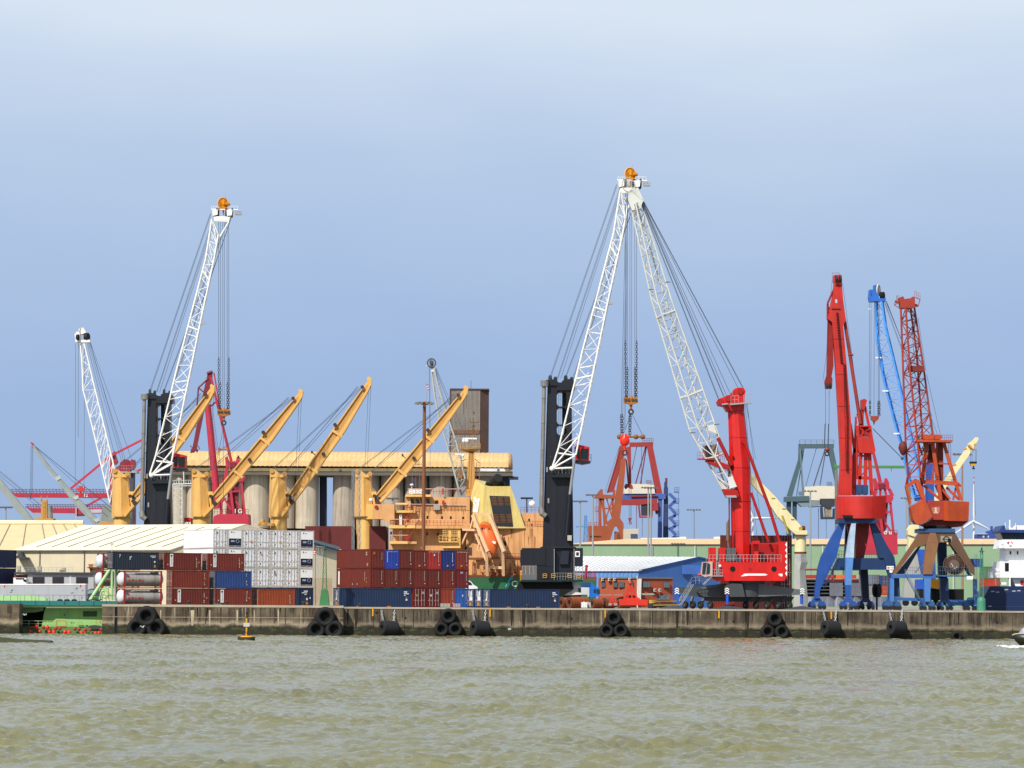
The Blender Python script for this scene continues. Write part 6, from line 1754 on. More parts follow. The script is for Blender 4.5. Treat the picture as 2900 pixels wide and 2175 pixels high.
# deck cranes
def deck_crane(px, tip, cover=True, dk=0.0):
 """px: pedestal axis; tip: jib tip in the picture"""
 ox = px - 568
 root = (576 + ox, 1460)
 cr = thing('deck_crane', None, None, G(px, Ys + 6, 10))
 cr.parent = t; cr.location = V(cr['_o']) - V(t['_o'])
 Yk = Ys + 3
 m = M()
 # faceted pedestal: left facets turned to the sun
 ring = lambda xl, xm, xr, y: [P(xl + ox, y, Yk + 1.2), P(xl + 8 + ox, y, Yk - .6), P(xm + ox, y, Yk - .9), P(xr - 4 + ox, y, Yk - .1), P(xr + ox, y, Yk + 1.2), P(xr - 5 + ox, y, Yk + 3), P(xl + 5 + ox, y, Yk + 3)]
 m.loft([ring(540, 569, 597, 1463), ring(540, 568, 597, 1450), ring(542, 567, 591, 1374), ring(543, 566, 588, 1352)], True, False)
 m.poly([(544 + ox, 1329), (549 + ox, 1327), (556 + ox, 1330), (575 + ox, 1345), (581 + ox, 1337), (587 + ox, 1337), (588 + ox, 1351.7), (543 + ox, 1351.7)], Yk - .8, 3.4)
 m.poly([(588 + ox, 1392), (602 + ox, 1392), (602 + ox, 1404), (597 + ox, 1440), (596 + ox, 1440)], Yk - .2, 2)
 m.build('pedestal_housing', SHY, cr)
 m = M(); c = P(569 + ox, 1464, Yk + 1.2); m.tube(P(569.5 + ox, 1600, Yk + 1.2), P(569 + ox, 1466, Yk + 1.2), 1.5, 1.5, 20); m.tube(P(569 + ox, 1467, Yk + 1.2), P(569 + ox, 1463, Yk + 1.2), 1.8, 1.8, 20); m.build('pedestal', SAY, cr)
 m = M()
 for x, y in ((549, 1334), (585, 1342)): m.disc(P(x + ox, y, Yk - .9), (0, 1, 0), .42, .3, 14)
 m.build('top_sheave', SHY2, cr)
 m = M(); m.poly([(597 + ox, 1404), (604 + ox, 1402), (605 + ox, 1422), (599 + ox, 1425)], Yk - 1.0, .9); m.build('cab_window', GLASS, cr)
 d = V((tip[0] - root[0], tip[1] - root[1])); Lp = d.length; d.normalize(); nrm = V((d.y, -d.x)) * 1.0
 if nrm.y > 0: nrm = -nrm
 loc = lambda a, o: (root[0] + d.x * a * Lp / 446 + nrm.x * o, root[1] + d.y * a * Lp / 446 + nrm.y * o)
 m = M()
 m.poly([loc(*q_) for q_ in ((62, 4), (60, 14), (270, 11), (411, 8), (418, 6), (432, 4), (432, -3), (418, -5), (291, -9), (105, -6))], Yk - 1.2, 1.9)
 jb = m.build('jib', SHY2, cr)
 m = M()
 m.poly([loc(*q_) for q_ in ((0, 3), (-3, -4), (105, -12), (291, -16), (416, -8), (434, -5), (432, 1), (418, -2), (291, -6.5), (105, -3))], Yk - 1.5, 2.5)
 m.poly([loc(*q_) for q_ in ((60, 18), (270, 15), (411, 11), (411, 8.4), (270, 11.4), (60, 14.4))], Yk - 1.5, 2.5)
 m.poly([loc(*q_) for q_ in ((418, 10), (440, 10), (447, 16), (452, 14), (452, 3), (436, -6), (426, -2))], Yk - 1.0, 1.5)
 for a in (150, 270): m.poly([loc(a, -18), loc(a + 7, -18), loc(a + 7, 12), loc(a, 12)], Yk - 1.62, .1)
 m.build('jib_flange', SHY, cr)
 m = M()
 for a, o in ((418, 12), (290, 17), (205, -2), (55, 18)): m.disc(P(*loc(a, o), Yk - 1.7 if a != 205 else Yk - 1.75), (0, 1, 0), .34, .25, 12)
 m.pt(loc(190, 14), loc(192, 28), Yk - .8, .08); m.disc(P(*loc(192, 28), Yk - .8), (1, 0, 0), .24, .3, 10)
 m.poly([loc(40, -8), loc(52, -10), loc(54, 8), loc(44, 8)], Yk - 1.9, .6)
 m.build('jib_fittings', paint('fitting_dark', '3A2618', .6, .3), cr)
 m = M()
 for (sx_, sy_), o in (((549, 1329), 17), ((552, 1330), 14), ((585, 1338), 22), ((586, 1339), 24), ((587, 1342), 12)):
  m.pt((sx_ + ox, sy_), loc(412, o), Yk - .4, .045, None, None, 4)
 e = loc(424, -6)
 for dx in (-1, 6): m.pt((e[0] + dx, e[1] + (0 if dx < 0 else -8)), (e[0] + dx - 10, e[1] + 220), Yk - .3, .04, None, None, 4)
 m.build('rope', ROPE, cr)
 return cr
deck_crane(344, (607, 1100))
deck_crane(568, (857, 1114))
deck_crane(789, (1052, 1079))
deck_crane(1031, (1325, 1104))
for ox, x, y in ((0, 596, 1346),):
 hk = thing('crane_hook', 'orange hook block with chain hanging in front of the red luffing crane', 'hook', P(597, 1340, Ys + 1))
 m = M(); m.poly([(594, 1333), (600, 1333), (600, 1348), (597, 1352), (594, 1348)], Ys + 1, .5); m.pt((593, 1240), (595, 1333), Ys + 1.2, .03); m.build('block', HOOKY, hk)
 m = M(); chain(m, P(597, 1352, Ys + 1.2), P(597, 1368, Ys + 1.2), .45, .06); m.torus(P(597, 1371, Ys + 1.2), (0, 1, 0), .24, .08, 12, 6); m.build('hook', CHAIN, hk)
# side port crane truss beside the fourth deck crane
t = thing('lattice_light_mast', 'grey slender lattice mast in front of the ship crane pedestal', 'mast', G(1009, 500, GZ))
m = M()
for x0, x1 in ((997, 1003), (1013, 1022)):
 a = [P(x0, y, 500) for y in (1560, 1330)]; b = [P(x1, y, 500) for y in (1560, 1330)]
 c = [q_ + V((.25, .5, 0)) for q_ in a]
 lattice(m, [a, b, c], 20, .045, .03)
m.build('lattice', STEEL, t)
m = M(); m.poly([(1000, 1463), (1040, 1462), (1040, 1467), (1000, 1468)], 499.4, .8); m.build('cross_arm', paint('arm_brown', '5A4630', .6), t)
# ------------------------------------------------------------------ grain silos
Yg = 750.0
SC = paint('silo_concrete', 'B4A893', .85, .14, .12, .5, scale=.25, dirt='6E6156', rustcol='7A6A5A')
SCD = paint('silo_concrete_dark', 'A09484', .85, .16, .15, .6, scale=.25, dirt='574C44', rustcol='6A5A4E')
t = thing('grain_silo', 'long grain silo building with tan curved roof and round concrete bins', 'silo', G(960, Yg + 10, GZ))
kk = S(Yg)
for i, (xl, xr) in enumerate(((470, 534), (530, 602), (604, 688), (690, 764), (766, 836), (838, 904), (943, 1008), (1010, 1076), (1078, 1144), (1146, 1212), (1214, 1282), (1284, 1352), (1354, 1420))):
 m = M(); c = P((xl + xr) / 2, 1342, Yg + 4); r = (xr - xl) / 2 * kk
 m.tube(V((c.x, c.y, GZ)), V((c.x, c.y, c.z)), r, r, 28, False)
 m.build('bin', SC if xr < 930 else SCD, t)
for xa, xb in ((500, 570), (566, 640), (640, 714), (712, 790), (788, 862), (856, 903), (968, 1042), (1040, 1112), (1108, 1180), (1176, 1250), (1246, 1320), (1316, 1390)):
 m = M(); c = P((xa + xb) / 2, 1342, Yg + 12); r = (xb - xa) / 2 * kk
 m.tube(V((c.x, c.y, GZ)), c, r, r, 24, False); m.build('bin', SCD, t)
m = M(); m.poly([(466, 1334), (1452, 1336), (1452, 1348), (466, 1344)], Yg - 1.5, 14); m.build('slab', paint('silo_slab', '5E574E', .85, .15), t)
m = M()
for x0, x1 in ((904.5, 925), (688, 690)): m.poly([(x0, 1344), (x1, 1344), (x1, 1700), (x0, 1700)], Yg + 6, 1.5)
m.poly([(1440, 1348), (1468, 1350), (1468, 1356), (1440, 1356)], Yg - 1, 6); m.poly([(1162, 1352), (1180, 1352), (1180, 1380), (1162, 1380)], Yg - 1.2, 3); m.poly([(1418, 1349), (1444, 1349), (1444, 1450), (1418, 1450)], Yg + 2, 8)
m.build('painted_bay_shade', paint('silo_shade_blue', '2C3440', .8), t)  # dark slabs paint the shade between and beside the bins
m = M(); m.poly([(466, 1325), (1440, 1327), (1450, 1334), (1452, 1336), (466, 1334)], Yg - 1.7, 15); m.build('cornice', paint('silo_cornice', '7A6C4C', .75, .15, .1, .3, scale=.4), t)
m = M(); m.poly([(1360, 1326.5), (1428, 1327), (1432, 1335), (1360, 1334.6)], Yg - 1.76, .1); m.build('cornice_patch', paint('cornice_white', 'C8C6C0', .6, .15), t)
m = M()
for x in (960, 1408): m.poly([(x, 1328), (x + 7, 1328), (x + 7, 1334), (x, 1334)], Yg - 1.8, .1)
m.build('window', paint('silo_window', '4A525A', .3), t)
m = M()                                                  # barrel roof, corrugated by seams
x0, x1 = P(466, 1324, Yg).x, P(1440, 1324, Yg).x
zb, zt = P(1440, 1325, Yg).z, P(1440, 1280, Yg).z
prof = []
for i in range(13):
 a = math.pi * i / 12
 prof.append((Yg + 5.5 - math.cos(a) * 7.0, zb + (zt - zb) * math.sin(a) ** .8))
nseg = 150
rings = []
for i in range(nseg + 1):
 x = x0 + (x1 - x0) * i / nseg
 e = .10 if i % 2 else 0
 dz = (1 - i / nseg) * (466 - 1440) * math.tan(R(.0)) * kk
 rings.append([V((x, y, z + e + dz)) for y, z in prof])
for i in range(nseg):
 m.add(rings[i] + rings[i + 1], [(j, j + 1, 14 + j, 13 + j) for j in range(12)])
m.build('roof', paint('silo_roof_tan', 'C9A672', .7, .1, .10, .35, scale=.3, dirt='9A6E42', rustcol='9A5A34'), t)
m = M()
rr_ = [[V((x1 + dx, y + (Yg + 5.5 - y) * s_, zb + (z - zb) * (1 - s_ * .9))) for y, z in prof] for dx, s_ in ((.0, 0), (.5, .03), (.9, .12), (1.1, .9))]
m.loft(rr_, False); m.build('roof_end', paint('silo_roof_end', 'B08E62', .7, .12, .1, .3), t)
# elevator tower
m = M(); c0 = P(1275, 1104, Yg + 6); c1 = P(1360, 1104, Yg + 6); zb_ = P(0, 1300, Yg).z
zt_ = c0.z
for i in range(46):
 xa = c0.x + (c1.x - c0.x) * i / 46; xb = c0.x + (c1.x - c0.x) * (i + 1) / 46
 e = .12 * (i % 2)
 m.box(xa, xb, Yg + 6 - e, Yg + 14, zb_ - 8, zt_)
m.build('elevator_tower', paint('tower_cladding', '7E7870', .7, .12, .05, .3, scale=.35, dirt='54463C', rustcol='4E2E20'), t)
m = M(); m.hexa([(c1.x + .02, Yg + 6, zb_ - 8), (c1.x + 2.2, Yg + 7, zb_ - 8), (c1.x + 2.2, Yg + 14, zb_ - 8), (c1.x + .02, Yg + 14, zb_ - 8), (c1.x + .02, Yg + 6, zt_), (c1.x + 2.2, Yg + 7, zt_), (c1.x + 2.2, Yg + 14, zt_), (c1.x + .02, Yg + 14, zt_)])
m.build('tower_side', paint('tower_cladding_dark_rust', '4A362E', .75, .2, .2, .4), t)  # right face coloured a darker brown than the front
m = M(); m.box(c0.x - .1, c1.x + 2.3, Yg + 5.7, Yg + 14.2, zt_ + .01, zt_ + .35); m.box(c0.x - .12, c0.x + .15, Yg + 5.7, Yg + 6.0, zb_ - 8, zt_); m.tube((c0.x + 5.3, Yg + 8, zt_), (c0.x + 5.3, Yg + 8, zt_ + 2.6), .06); m.build('tower_cap', paint('cap_brown', '4E2C26', .7), t)
m = M()
for x in (1282, 1340): m.poly([(x, 1166), (x + 3, 1166), (x + 3, 1170), (x, 1170)], Yg + 5.7, .1)
m.box(c0.x + .2, c1.x - .1, Yg + 5.72, Yg + 5.86, P(0, 1217, Yg).z, P(0, 1206, Yg).z)
m.build('tower_band', paint('band_rust', '6E4A34', .7, .3, .2, .5), t)
# ------------------------------------------------------------------ warehouses
CRM = paint('cladding_cream', 'CFC3A6', .7, .06, .02, .08, dirt='9A8F7A')
CRR = paint('roof_cream', 'D6CDB4', .6, .05, .02)
SEAM = paint('roof_seam', '7A7466', .8)
Yw = 484.0
t = thing('warehouse', 'cream warehouse with pale seamed roof behind the stacked boxes at the left', 'warehouse', G(250, Yw, GZ))
eL, eR = P(38, 1557, Yw), P(482, 1556, Yw)                # eave; gable turned to the right
rL, rR = P(238, 1487, Yw + 9), P(695, 1484, Yw + 9)
fR = P(967, 1556, Yw + 19); fL = P(520, 1556, Yw + 19)
m = M()
dn = V((0, 0, -.18))
m.add([eL, eR, rR, rL] + [p + dn for p in (eL, eR, rR, rL)], [(0, 1, 2, 3), (7, 6, 5, 4), (0, 4, 5, 1), (1, 5, 6, 2), (2, 6, 7, 3), (3, 7, 4, 0)])
m.add([rL, rR, fR, fL] + [p + dn for p in (rL, rR, fR, fL)], [(0, 1, 2, 3), (7, 6, 5, 4), (0, 4, 5, 1), (1, 5, 6, 2), (2, 6, 7, 3), (3, 7, 4, 0)])
m.build('roof', CRR, t)
m = M()
for i in range(1, 10):
 f = i / 10
 a = eL.lerp(eR, f); b = rL.lerp(rR, f)
 a2 = a.lerp(b, .1); b2 = a.lerp(b, .88)
 m.bar(a2 + V((0, 0, .07)), b2 + V((0, 0, .05)), .11, .08)
m.bar(eL + V((0, -.05, -.15)), eR + V((0, -.05, -.15)), .2, .16)
m.build('roof_seam', SEAM, t)
m = M()
g0 = lambda p, y=None: V((p.x, p.y if y is None else y, GZ))
wl = [eL + V((.4, .3, -.2)), eR + V((-.1, .3, -.2))]
m.add([g0(wl[0]), g0(wl[1]), wl[1], wl[0]], [(0, 1, 2, 3)])
gr = [eR + V((0, .25, -.2)), fR + V((-.3, 0, -.2)), rR + V((0, 0, -.2))]
m.add([g0(gr[0]), g0(gr[1]), gr[1], gr[2], gr[0]], [(0, 1, 2, 3, 4)])
m.add([g0(fL), g0(wl[0]), wl[0], rL + V((.3, 0, -.2)), fL + V((0, 0, -.2))], [(0, 1, 2, 3, 4)])
m.build('wall', CRM, t)
m = M()
m.poly([(866, 1637), (940, 1637), (940, 1704), (866, 1704)], Yw + 12, .3); m.build('lower_wall', paint('wall_beige', '9C8A72', .8, .15), t)
m = M()
for f in (.155, .445):
 p_ = wl[0].lerp(wl[1], f); m.tube(p_ + V((0, -.08, 0)), g0(p_) + V((0, -.08, 0)), .09)
m.build('downpipe', paint('downpipe_grey', '6E675C', .7), t)
m = M()
a_, b_ = P(880, 1530, Yw + 15), P(960, 1553, Yw + 18); m.bar(a_, b_, .5, .5); m.bar(a_ + V((0, .2, -.5)), b_ + V((0, .2, -.5)), .4, .45); m.build('verge', paint('verge_blue_grey', '5E6E78', .6), t)
m = M(); m.poly([(43, 1578), (58, 1563), (66, 1578), (75, 1578), (75, 1581), (43, 1581)], Yw - 3, 3.2); m.build('canopy', paint('canopy_grey', '3E4144', .7), t)
m = M(); m.poly([(247, 1606), (285, 1606), (285, 1609), (247, 1609)], Yw - 2, 2.2); m.rail(P(262, 1606, Yw - 2), P(285, 1606, Yw - 2), .5, 6); m.build('loading_shelf', paint('shelf_rust', '5E3A28', .8, .3, .3), t)
m = M(); m.poly([(250, 1598), (262, 1597), (262, 1606), (258, 1622), (255, 1620), (252, 1606)], Yw + .22, .06); m.build('rust_stain', paint('stain_rust', '9A5A24', .8, .4, .3, scale=3), t)
t = thing('warehouse', 'second yellowish warehouse with ridge pipe, farther back at the left edge', 'warehouse', G(60, 520, GZ))
m = M()
a_, b_, c_, d_ = P(-60, 1484, 530), P(238, 1484, 530), P(330, 1570, 514), P(-160, 1570, 514)
m.add([d_, c_, b_, a_], [(0, 1, 2, 3)]); m.build('roof', paint('roof_yellowish', 'C8B48A', .7, .08, .04), t)
m = M(); m.add([g0(d_), g0(c_), c_ + V((0, .1, -.1)), d_ + V((0, .1, -.1))], [(0, 1, 2, 3)]); m.build('wall', CRM, t)
m = M(); m.tube(P(-60, 1481, 530), P(236, 1481, 530), .5, None, 10); m.build('ridge_pipe', paint('ridge_cream', 'D2C6A4', .6, .08), t)
m = M()
for f in (.3, .45, .6, .7, .8, .9): m.bar(d_.lerp(c_, f) + V((0, 0, .08)), a_.lerp(b_, f) + V((0, 0, .08)), .14, .05)
m.build('roof_seam', SEAM, t)
# office and vehicles at the left
Yo = 473.0
t = thing('site_office', 'low grey site office with dark roof edge and three windows', 'office', G(180, Yo, GZ))
m = M(); m.poly([(78, 1625), (265, 1625), (265, 1715), (78, 1715)], Yo, 5); m.build('wall', paint('office_grey', 'A6A6A6', .6, .05), t)
m = M(); m.poly([(40, 1620), (267, 1621), (267, 1627), (40, 1626)], Yo - .4, 6); m.build('roof', paint('office_roof', '2E343C', .6), t)
m = M(); m.poly([(40, 1628), (77.8, 1627), (77.8, 1700), (40, 1700)], Yo + .2, 4); m.build('brick_side', paint('office_brick', '6E3A2E', .8, .2), t)
for x0, x1, y0 in ((93, 125, 1634), (149, 180, 1634), (216, 248, 1635)):
 m = M(); m.poly([(x0 - 1, y0 - 1), (x1 + 1, y0 - 1), (x1 + 1, y0 + 22), (x0 - 1, y0 + 22)], Yo - .06, .05); fr_ = m.build('window', paint('office_frame', '55585C', .6), t)
 m = M(); m.poly([(x0, y0), (x1, y0), (x1, y0 + 21), (x0, y0 + 21)], Yo - .1, .035); m.build('pane', paint('office_pane', '30282C', .2, .3), fr_)
m = M(); m.poly([(197, 1628), (202, 1628), (202, 1690), (197, 1690)], Yo - .05, .04); m.build('corner_strip', paint('office_strip', 'BDBDBD', .6), t)
m = M(); m.rail(P(45, 1620, Yo), P(206, 1620, Yo), .7, 14)
m.build('roof_rail', STEEL, t)
for i, (x, w_, h) in enumerate(((48, 10, 18), (106, 11, 17), (168, 6, 7), (175, 10, 13))):
 m = M(); m.poly([(x, 1620 - h), (x + w_, 1620 - h), (x + w_, 1619.8), (x, 1619.8)], Yo + .5, .6); m.poly([(x + w_ * .3, 1622 - h), (x + w_ * .9, 1622 - h), (x + w_ * .9, 1617), (x + w_ * .3, 1617)], Yo + .45, .04)
 m.build('roof_unit', paint('unit_beige', '9A9484', .6, .15), t)
Yt = 462.0
t = thing('box_trailer', 'long plain grey box trailer parked behind the green vessel', 'trailer', G(120, Yt, GZ))
m = M(); m.poly([(-30, 1657), (242, 1656), (242, 1697), (-30, 1697)], Yt, 2.5); m.build('box', paint('trailer_grey', 'A4A7AC', .5, .05, .02, .1), t)
m = M(); m.poly([(-30, 1654), (243, 1653), (243, 1656), (-30, 1657)], Yt - .04, 2.6); m.build('top_rail', WHITE, t)
m = M(); m.poly([(11, 1657), (14, 1657), (14, 1663), (11, 1663)], Yt - .05, .04); m.poly([(226, 1656), (229, 1656), (229, 1663), (226, 1663)], Yt - .05, .04); m.build('marker_lamp', REDP, t)
m = M()
for x, y, a_ in ((30, 1672, 0), (34, 1668, 1), (201, 1679, 0), (28, 1677, 0), (215, 1664, 1), (218, 1664, 1), (233, 1670, 1), (232, 1690, 1)): m.poly([(x, y), (x + (2 if a_ else 6), y - (0 if a_ else 2)), (x + (2 if a_ else 6), y + 3 * a_ + .5), (x, y + 3 * a_ + 2)], Yt - .03, .025)
m.build('scuff', paint('scuff_grey', '5A5D62', .7), t)
m = M()
for x in (170, 190, 210, 20, 40): m.disc(P(x, 1705, Yt + .5), (0, 1, 0), .5, .4, 16)
m.build('wheel', BLACK, t)
t = thing('truck', 'white truck cab in front of the brick office wall at the left', 'truck', G(58, 470, GZ))
m = M(); m.poly([(38, 1636), (66, 1636), (74, 1638), (75, 1690), (38, 1690)], 470, 2.4); m.build('body', WHITE, t)
m = M(); m.poly([(44, 1637), (68, 1637), (68, 1640), (44, 1640)], 469.9, .2); m.poly([(66, 1641), (74, 1641), (74, 1648), (66, 1646)], 469.9, .2); m.build('window', DARK, t)
m = M()
for x in (46, 68): m.disc(P(x, 1698, 470.2), (0, 1, 0), .5, .4, 16)
m.build('wheel', BLACK, t)
t = thing('parked_car', 'dark grey car with glinting windscreen parked beside the grey trailer end', 'car', G(262, 470, GZ))
m = M(); m.poly([(243, 1700), (243, 1684), (250, 1670), (258, 1667), (272, 1668), (282, 1676), (286, 1690), (286, 1700)], 469, 1.8); m.build('body', paint('car_grey', '3C4652', .3, .2), t)
m = M(); m.poly([(246, 1682), (251, 1672), (258, 1670), (269, 1671), (275, 1678)], 468.94, .05); m.build('windscreen', paint('screen_glass', '8A98A6', .15, .3), t)
m = M()
for x in (250, 278): m.disc(P(x, 1701, 469), (0, 1, 0), .33, .3, 14)
m.build('wheel', BLACK, t)
for i, (x0, x1, lv) in enumerate(((-18, 6, 0), (8, 42, 1))):
 pass
for lv in range(3):
 container(G(-22, 472, GZ) + V((0, 0, 2.95 * lv)), 62, L20, 2.9, '12284E', 'dark blue container door end at the left edge, %s from the top of its stack' % ['third', 'second', 'first'][lv], 'dark blue containers at the left edge', 'door')
container(G(-95, 462, GZ) + V((0, 0, 6.5)), 80, L20, 2.9, '16305C', 'dark blue container cut by the left picture edge', 'dark blue containers at the left edge', 'corr')
# ------------------------------------------------------------------ green vessel in the corner
Yv = 449.0
GV = paint('vessel_green', '86B066', .55, .12, .06, .2, dirt='3F6A3A')
GVL = paint('vessel_light_green', 'A2C286', .5, .1, .05, .1)
TEAL = paint('vessel_teal', '1B6C68', .5, .12, .06, .15)
t = thing('workboat', 'light green dredging vessel with teal deck edge in the corner berth', 'boat', G(190, Yv, 0))
m = M(); m.poly([(-80, 1775), (345, 1775), (345, 1812), (-80, 1812)], Yv - 1.2, 8); m.build('hull', paint('vessel_hull_dark', '55703E', .7, .25, .25, .3), t)
m = M(); m.poly([(128, 1722), (345, 1722), (345, 1775), (118, 1775), (124, 1740)], Yv + .4, 6); m.poly([(150, 1760), (158, 1752), (345, 1757), (345, 1774.8), (146, 1774.8)], Yv - .2, .55); m.build('deckhouse', GV, t)
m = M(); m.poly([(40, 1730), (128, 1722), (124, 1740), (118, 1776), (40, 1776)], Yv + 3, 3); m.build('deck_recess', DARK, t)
m = M(); m.poly([(45, 1719.5), (122, 1719.5), (122, 1729), (98, 1734), (45, 1737)], Yv + .2, 3); m.build('soffit', paint('vessel_grey_green', '7E9A6E', .6, .1), t)
m = M(); m.poly([(55, 1714), (345, 1714), (345, 1722.5), (252, 1719), (55, 1719.2)], Yv - 1.5, 8); m.poly([(-40, 1688), (40, 1684), (80, 1684), (132, 1695), (132, 1701), (-40, 1701)], Yv + 4, 1); m.build('upper_deck', GVL, t)
m = M(); m.poly([(-40, 1702), (10, 1701), (352, 1702), (352, 1714), (5, 1714), (-40, 1712)], Yv - 1.9, 9); m.build('deck_edge', TEAL, t)
m = M(); m.rail(P(10, 1701, Yv - 1.8), P(350, 1702, Yv - 1.8), .85, 17, .035, False)
for x in (58, 100, 140, 182, 224, 265, 301): m.pt((x, 1714), (x, 1688), Yv - 1.95, .03, None, None, 4)
m.build('deck_rail', paint('rail_dark_blue', '2C3E46', .6), t)
m = M(); m.rail(P(56, 1774, Yv - 1.1), P(290, 1775, Yv - 1.1), .85, 9, .035); m.rail(P(0, 1701.5, Yv + 2), P(170, 1701.5, Yv + 2), .8, 8, .035); m.build('side_rail', GVL, t)
m = M()
for a_, b_ in (((160, 1758), (187, 1758)), ((187, 1758), (187, 1775)), ((160, 1758), (159, 1774)), ((159, 1773), (187, 1774)), ((272, 1757), (272, 1766)), ((285, 1757), (285, 1766))): m.pt(a_, b_, Yv - 1.3, .045)
m.build('orange_gate', paint('gate_orange', 'C0521C', .5), t)
m = M(); m.poly([(235, 1731), (274, 1731), (274, 1746), (235, 1746)], Yv + .3, .15); m.build('vent_grille', paint('vent_dark_green', '3C4A2C', .7, .2), t)
m = M()
for x, y, a_ in ((181, 1738, 2), (189, 1733, 1), (201, 1762, 1), (208, 1762, 1), (152, 1775, 3), (243, 1770, 3)): m.poly([(x, y), (x + 2 * a_, y), (x + 1.5 * a_, y + 3 * a_), (x - a_ * .5, y + 2.5 * a_)], Yv - .3, .08)
m.build('hull_scuff', paint('scuff_navy', '33506A', .7), t)
m = M()
a_, b_ = (316, 1606), (255, 1700)
m.tube(P(*a_, Yv), P(*b_, Yv - 1), .28, .28, 8); m.tube(P(318, 1606, Yv), P(317, 1700, Yv), .22, .22, 8); m.tube(P(324, 1604, Yv + .4), P(330, 1700, Yv), .26, .3, 8); m.tube(P(317, 1540, Yv), P(317, 1606, Yv), .06)
m.poly([(313, 1603), (332, 1604), (338, 1618), (330, 1624), (314, 1614)], Yv - .2, .7); m.poly([(312, 1538.5), (321, 1538.5), (321, 1542), (312, 1542)], Yv - .3, .6)
m.build('derrick', GVL, t)
m = M(); m.tube(P(325, 1590, Yv - .6), P(327, 1700, Yv - .6), .14, .18, 8); m.pt((322, 1590), (329, 1589), Yv - .6, .1); m.build('pole', STEEL, t)
m = M()
for x0, y0, x1, y1 in ((285, 1668, 282, 1698), (290, 1664, 300, 1698), (296, 1662, 312, 1686), (306, 1664, 306, 1698), (288, 1680, 310, 1690), (285, 1668, 308, 1665)): m.pt((x0, y0), (x1, y1), Yv - .3, .13)
m.tube(P(262, 1694, Yv), P(290, 1694, Yv), .3, .3, 12); m.torus(P(296, 1682, Yv - .4), (0, 1, 0), .55, .12, 16, 6); m.build('winch', GVL, t)
m = M(); m.poly([(320, 1578), (330, 1576), (338, 1580), (334, 1584), (320, 1585)], Yv, .6); m.poly([(318, 1586), (342, 1584), (342, 1586), (318, 1588)], Yv, .5); m.build('lamp_head', paint('lamp_green_grey', '5E6E5A', .6), t)
m = M(); m.poly([(252, 1772), (268, 1770), (285, 1773), (288, 1782), (262, 1782), (250, 1778)], Yv - 1.5, .8); m.poly([(222, 1771), (238, 1771), (236, 1774), (224, 1774)], Yv - 1.4, .6); m.poly([(60, 1772), (80, 1769), (86, 1774), (62, 1776)], Yv - 1.4, .5); m.build('deck_gear', paint('gear_dark', '2E3A34', .8, .3), t)
spots = [(59, 1782, 6, 0), (86, 1789, 6.2, 1), (102, 1776, 6.2, 1), (90, 1777, 4, 0), (112, 1789, 5, 1), (123, 1777, 5, 0), (134, 1777, 6, 1), (140, 1790, 5.2, 1), (152, 1790, 6, 1), (158, 1780, 5, 0), (170, 1780, 5, 0),
         (184, 1790, 6.2, 1), (196, 1791, 6, 1), (212, 1781, 5, 0), (224, 1782, 5, 0), (231, 1792, 5.5, 1), (242, 1784, 5, 0), (241, 1792, 5, 0), (256, 1783, 5, 0), (270, 1793, 5.2, 1), (281, 1792, 5, 1), (287, 1783, 5, 0)]
nb = [0, 0]
for i, (x, y, r, br) in enumerate(sorted(spots)):
 o_ = P(x, y, Yv - 1.9)
 m = M(); m.sphere(o_, r * S(Yv), 12, 8); m.tube(o_ + V((0, 0, r * S(Yv) * .9)), o_ + V((0, 0, r * S(Yv) * 1.25)), .07)
 o = m.build('float_buoy', paint('buoy_bright_red', 'D0301E', .4, .12, .05) if br else paint('buoy_dull_red', '8E2E28', .6, .3, .15), None, loc=o_)
 tag(o, '%s ball buoy on the green vessel, %s such from the corner pier' % ('bright red' if br else 'dull dark red', ORD[nb[br]]), 'buoy', 'red ball buoys on the green vessel')
 nb[br] += 1
# ------------------------------------------------------------------ right hand sheds
Yz = 900.0
t = thing('port_shed', 'very long green walled shed with tan roof behind the right half of the port', 'shed', G(2250, Yz, GZ))
m = M(); p = [P(1600, 1542, Yz), P(1725, 1533, Yz), P(2960, 1538, Yz)]
m.add([V((p[0].x, Yz, GZ)), V((p[2].x, Yz, GZ)), P(2960, 1543, Yz), P(1600, 1543, Yz)], [(0, 1, 2, 3)])
n_ = 340
m.build('wall', paint('shed_green', '7E9878', .7, .07, .02, .12, scale=.1, dirt='5E7460'), t)
m = M(); a_ = [P(1600, 1541, Yz), P(1700, 1532, Yz + 1), P(1780, 1526, Yz + 2), P(2960, 1526, Yz + 2), P(2960, 1541, Yz)]
m.prism(a_, (0, 30, 0)); m.build('roof', paint('shed_roof_tan', 'C2A27C', .7, .08, .06, .15, scale=.2), t)
m = M(); m.poly([(1600, 1541.2), (2960, 1541.2), (2960, 1544), (1600, 1544)], Yz - .3, .6); m.build('gutter', paint('gutter_dark', '4C4A42', .8), t)
m = M()
for x in (1846, 1968, 2330, 2567, 2700): m.pt((x, 1546), (x, 1700), Yz - .3, .25); m.pt((x + 2.5, 1546), (x + 2.5, 1700), Yz - .3, .08)
m.build('downpipe', paint('downpipe_pale', 'A9B6A6', .6), t)
m = M(); m.poly([(2780, 1604), (2820, 1604), (2820, 1640), (2780, 1640)], Yz - 3, 3); m.build('lower_panel', paint('shed_green_dark', '5E7E5A', .7, .1), t)
m = M(); m.poly([(1815, 1524), (1940, 1522), (1943, 1526), (1815, 1527)], Yz + 10, 3); m.poly([(1926, 1520), (1943, 1520), (1943, 1526), (1926, 1526)], Yz + 14, 3); m.poly([(2022, 1520), (2052, 1520), (2052, 1526), (2022, 1526)], Yz + 14, 3); m.build('roof_light', paint('rooflight_pale', 'D8D2C8', .5), t)
Yu = 585.0
t = thing('blue_shed', 'blue metal shed with white ribbed roof behind the brick house', 'shed', G(1850, Yu, GZ))
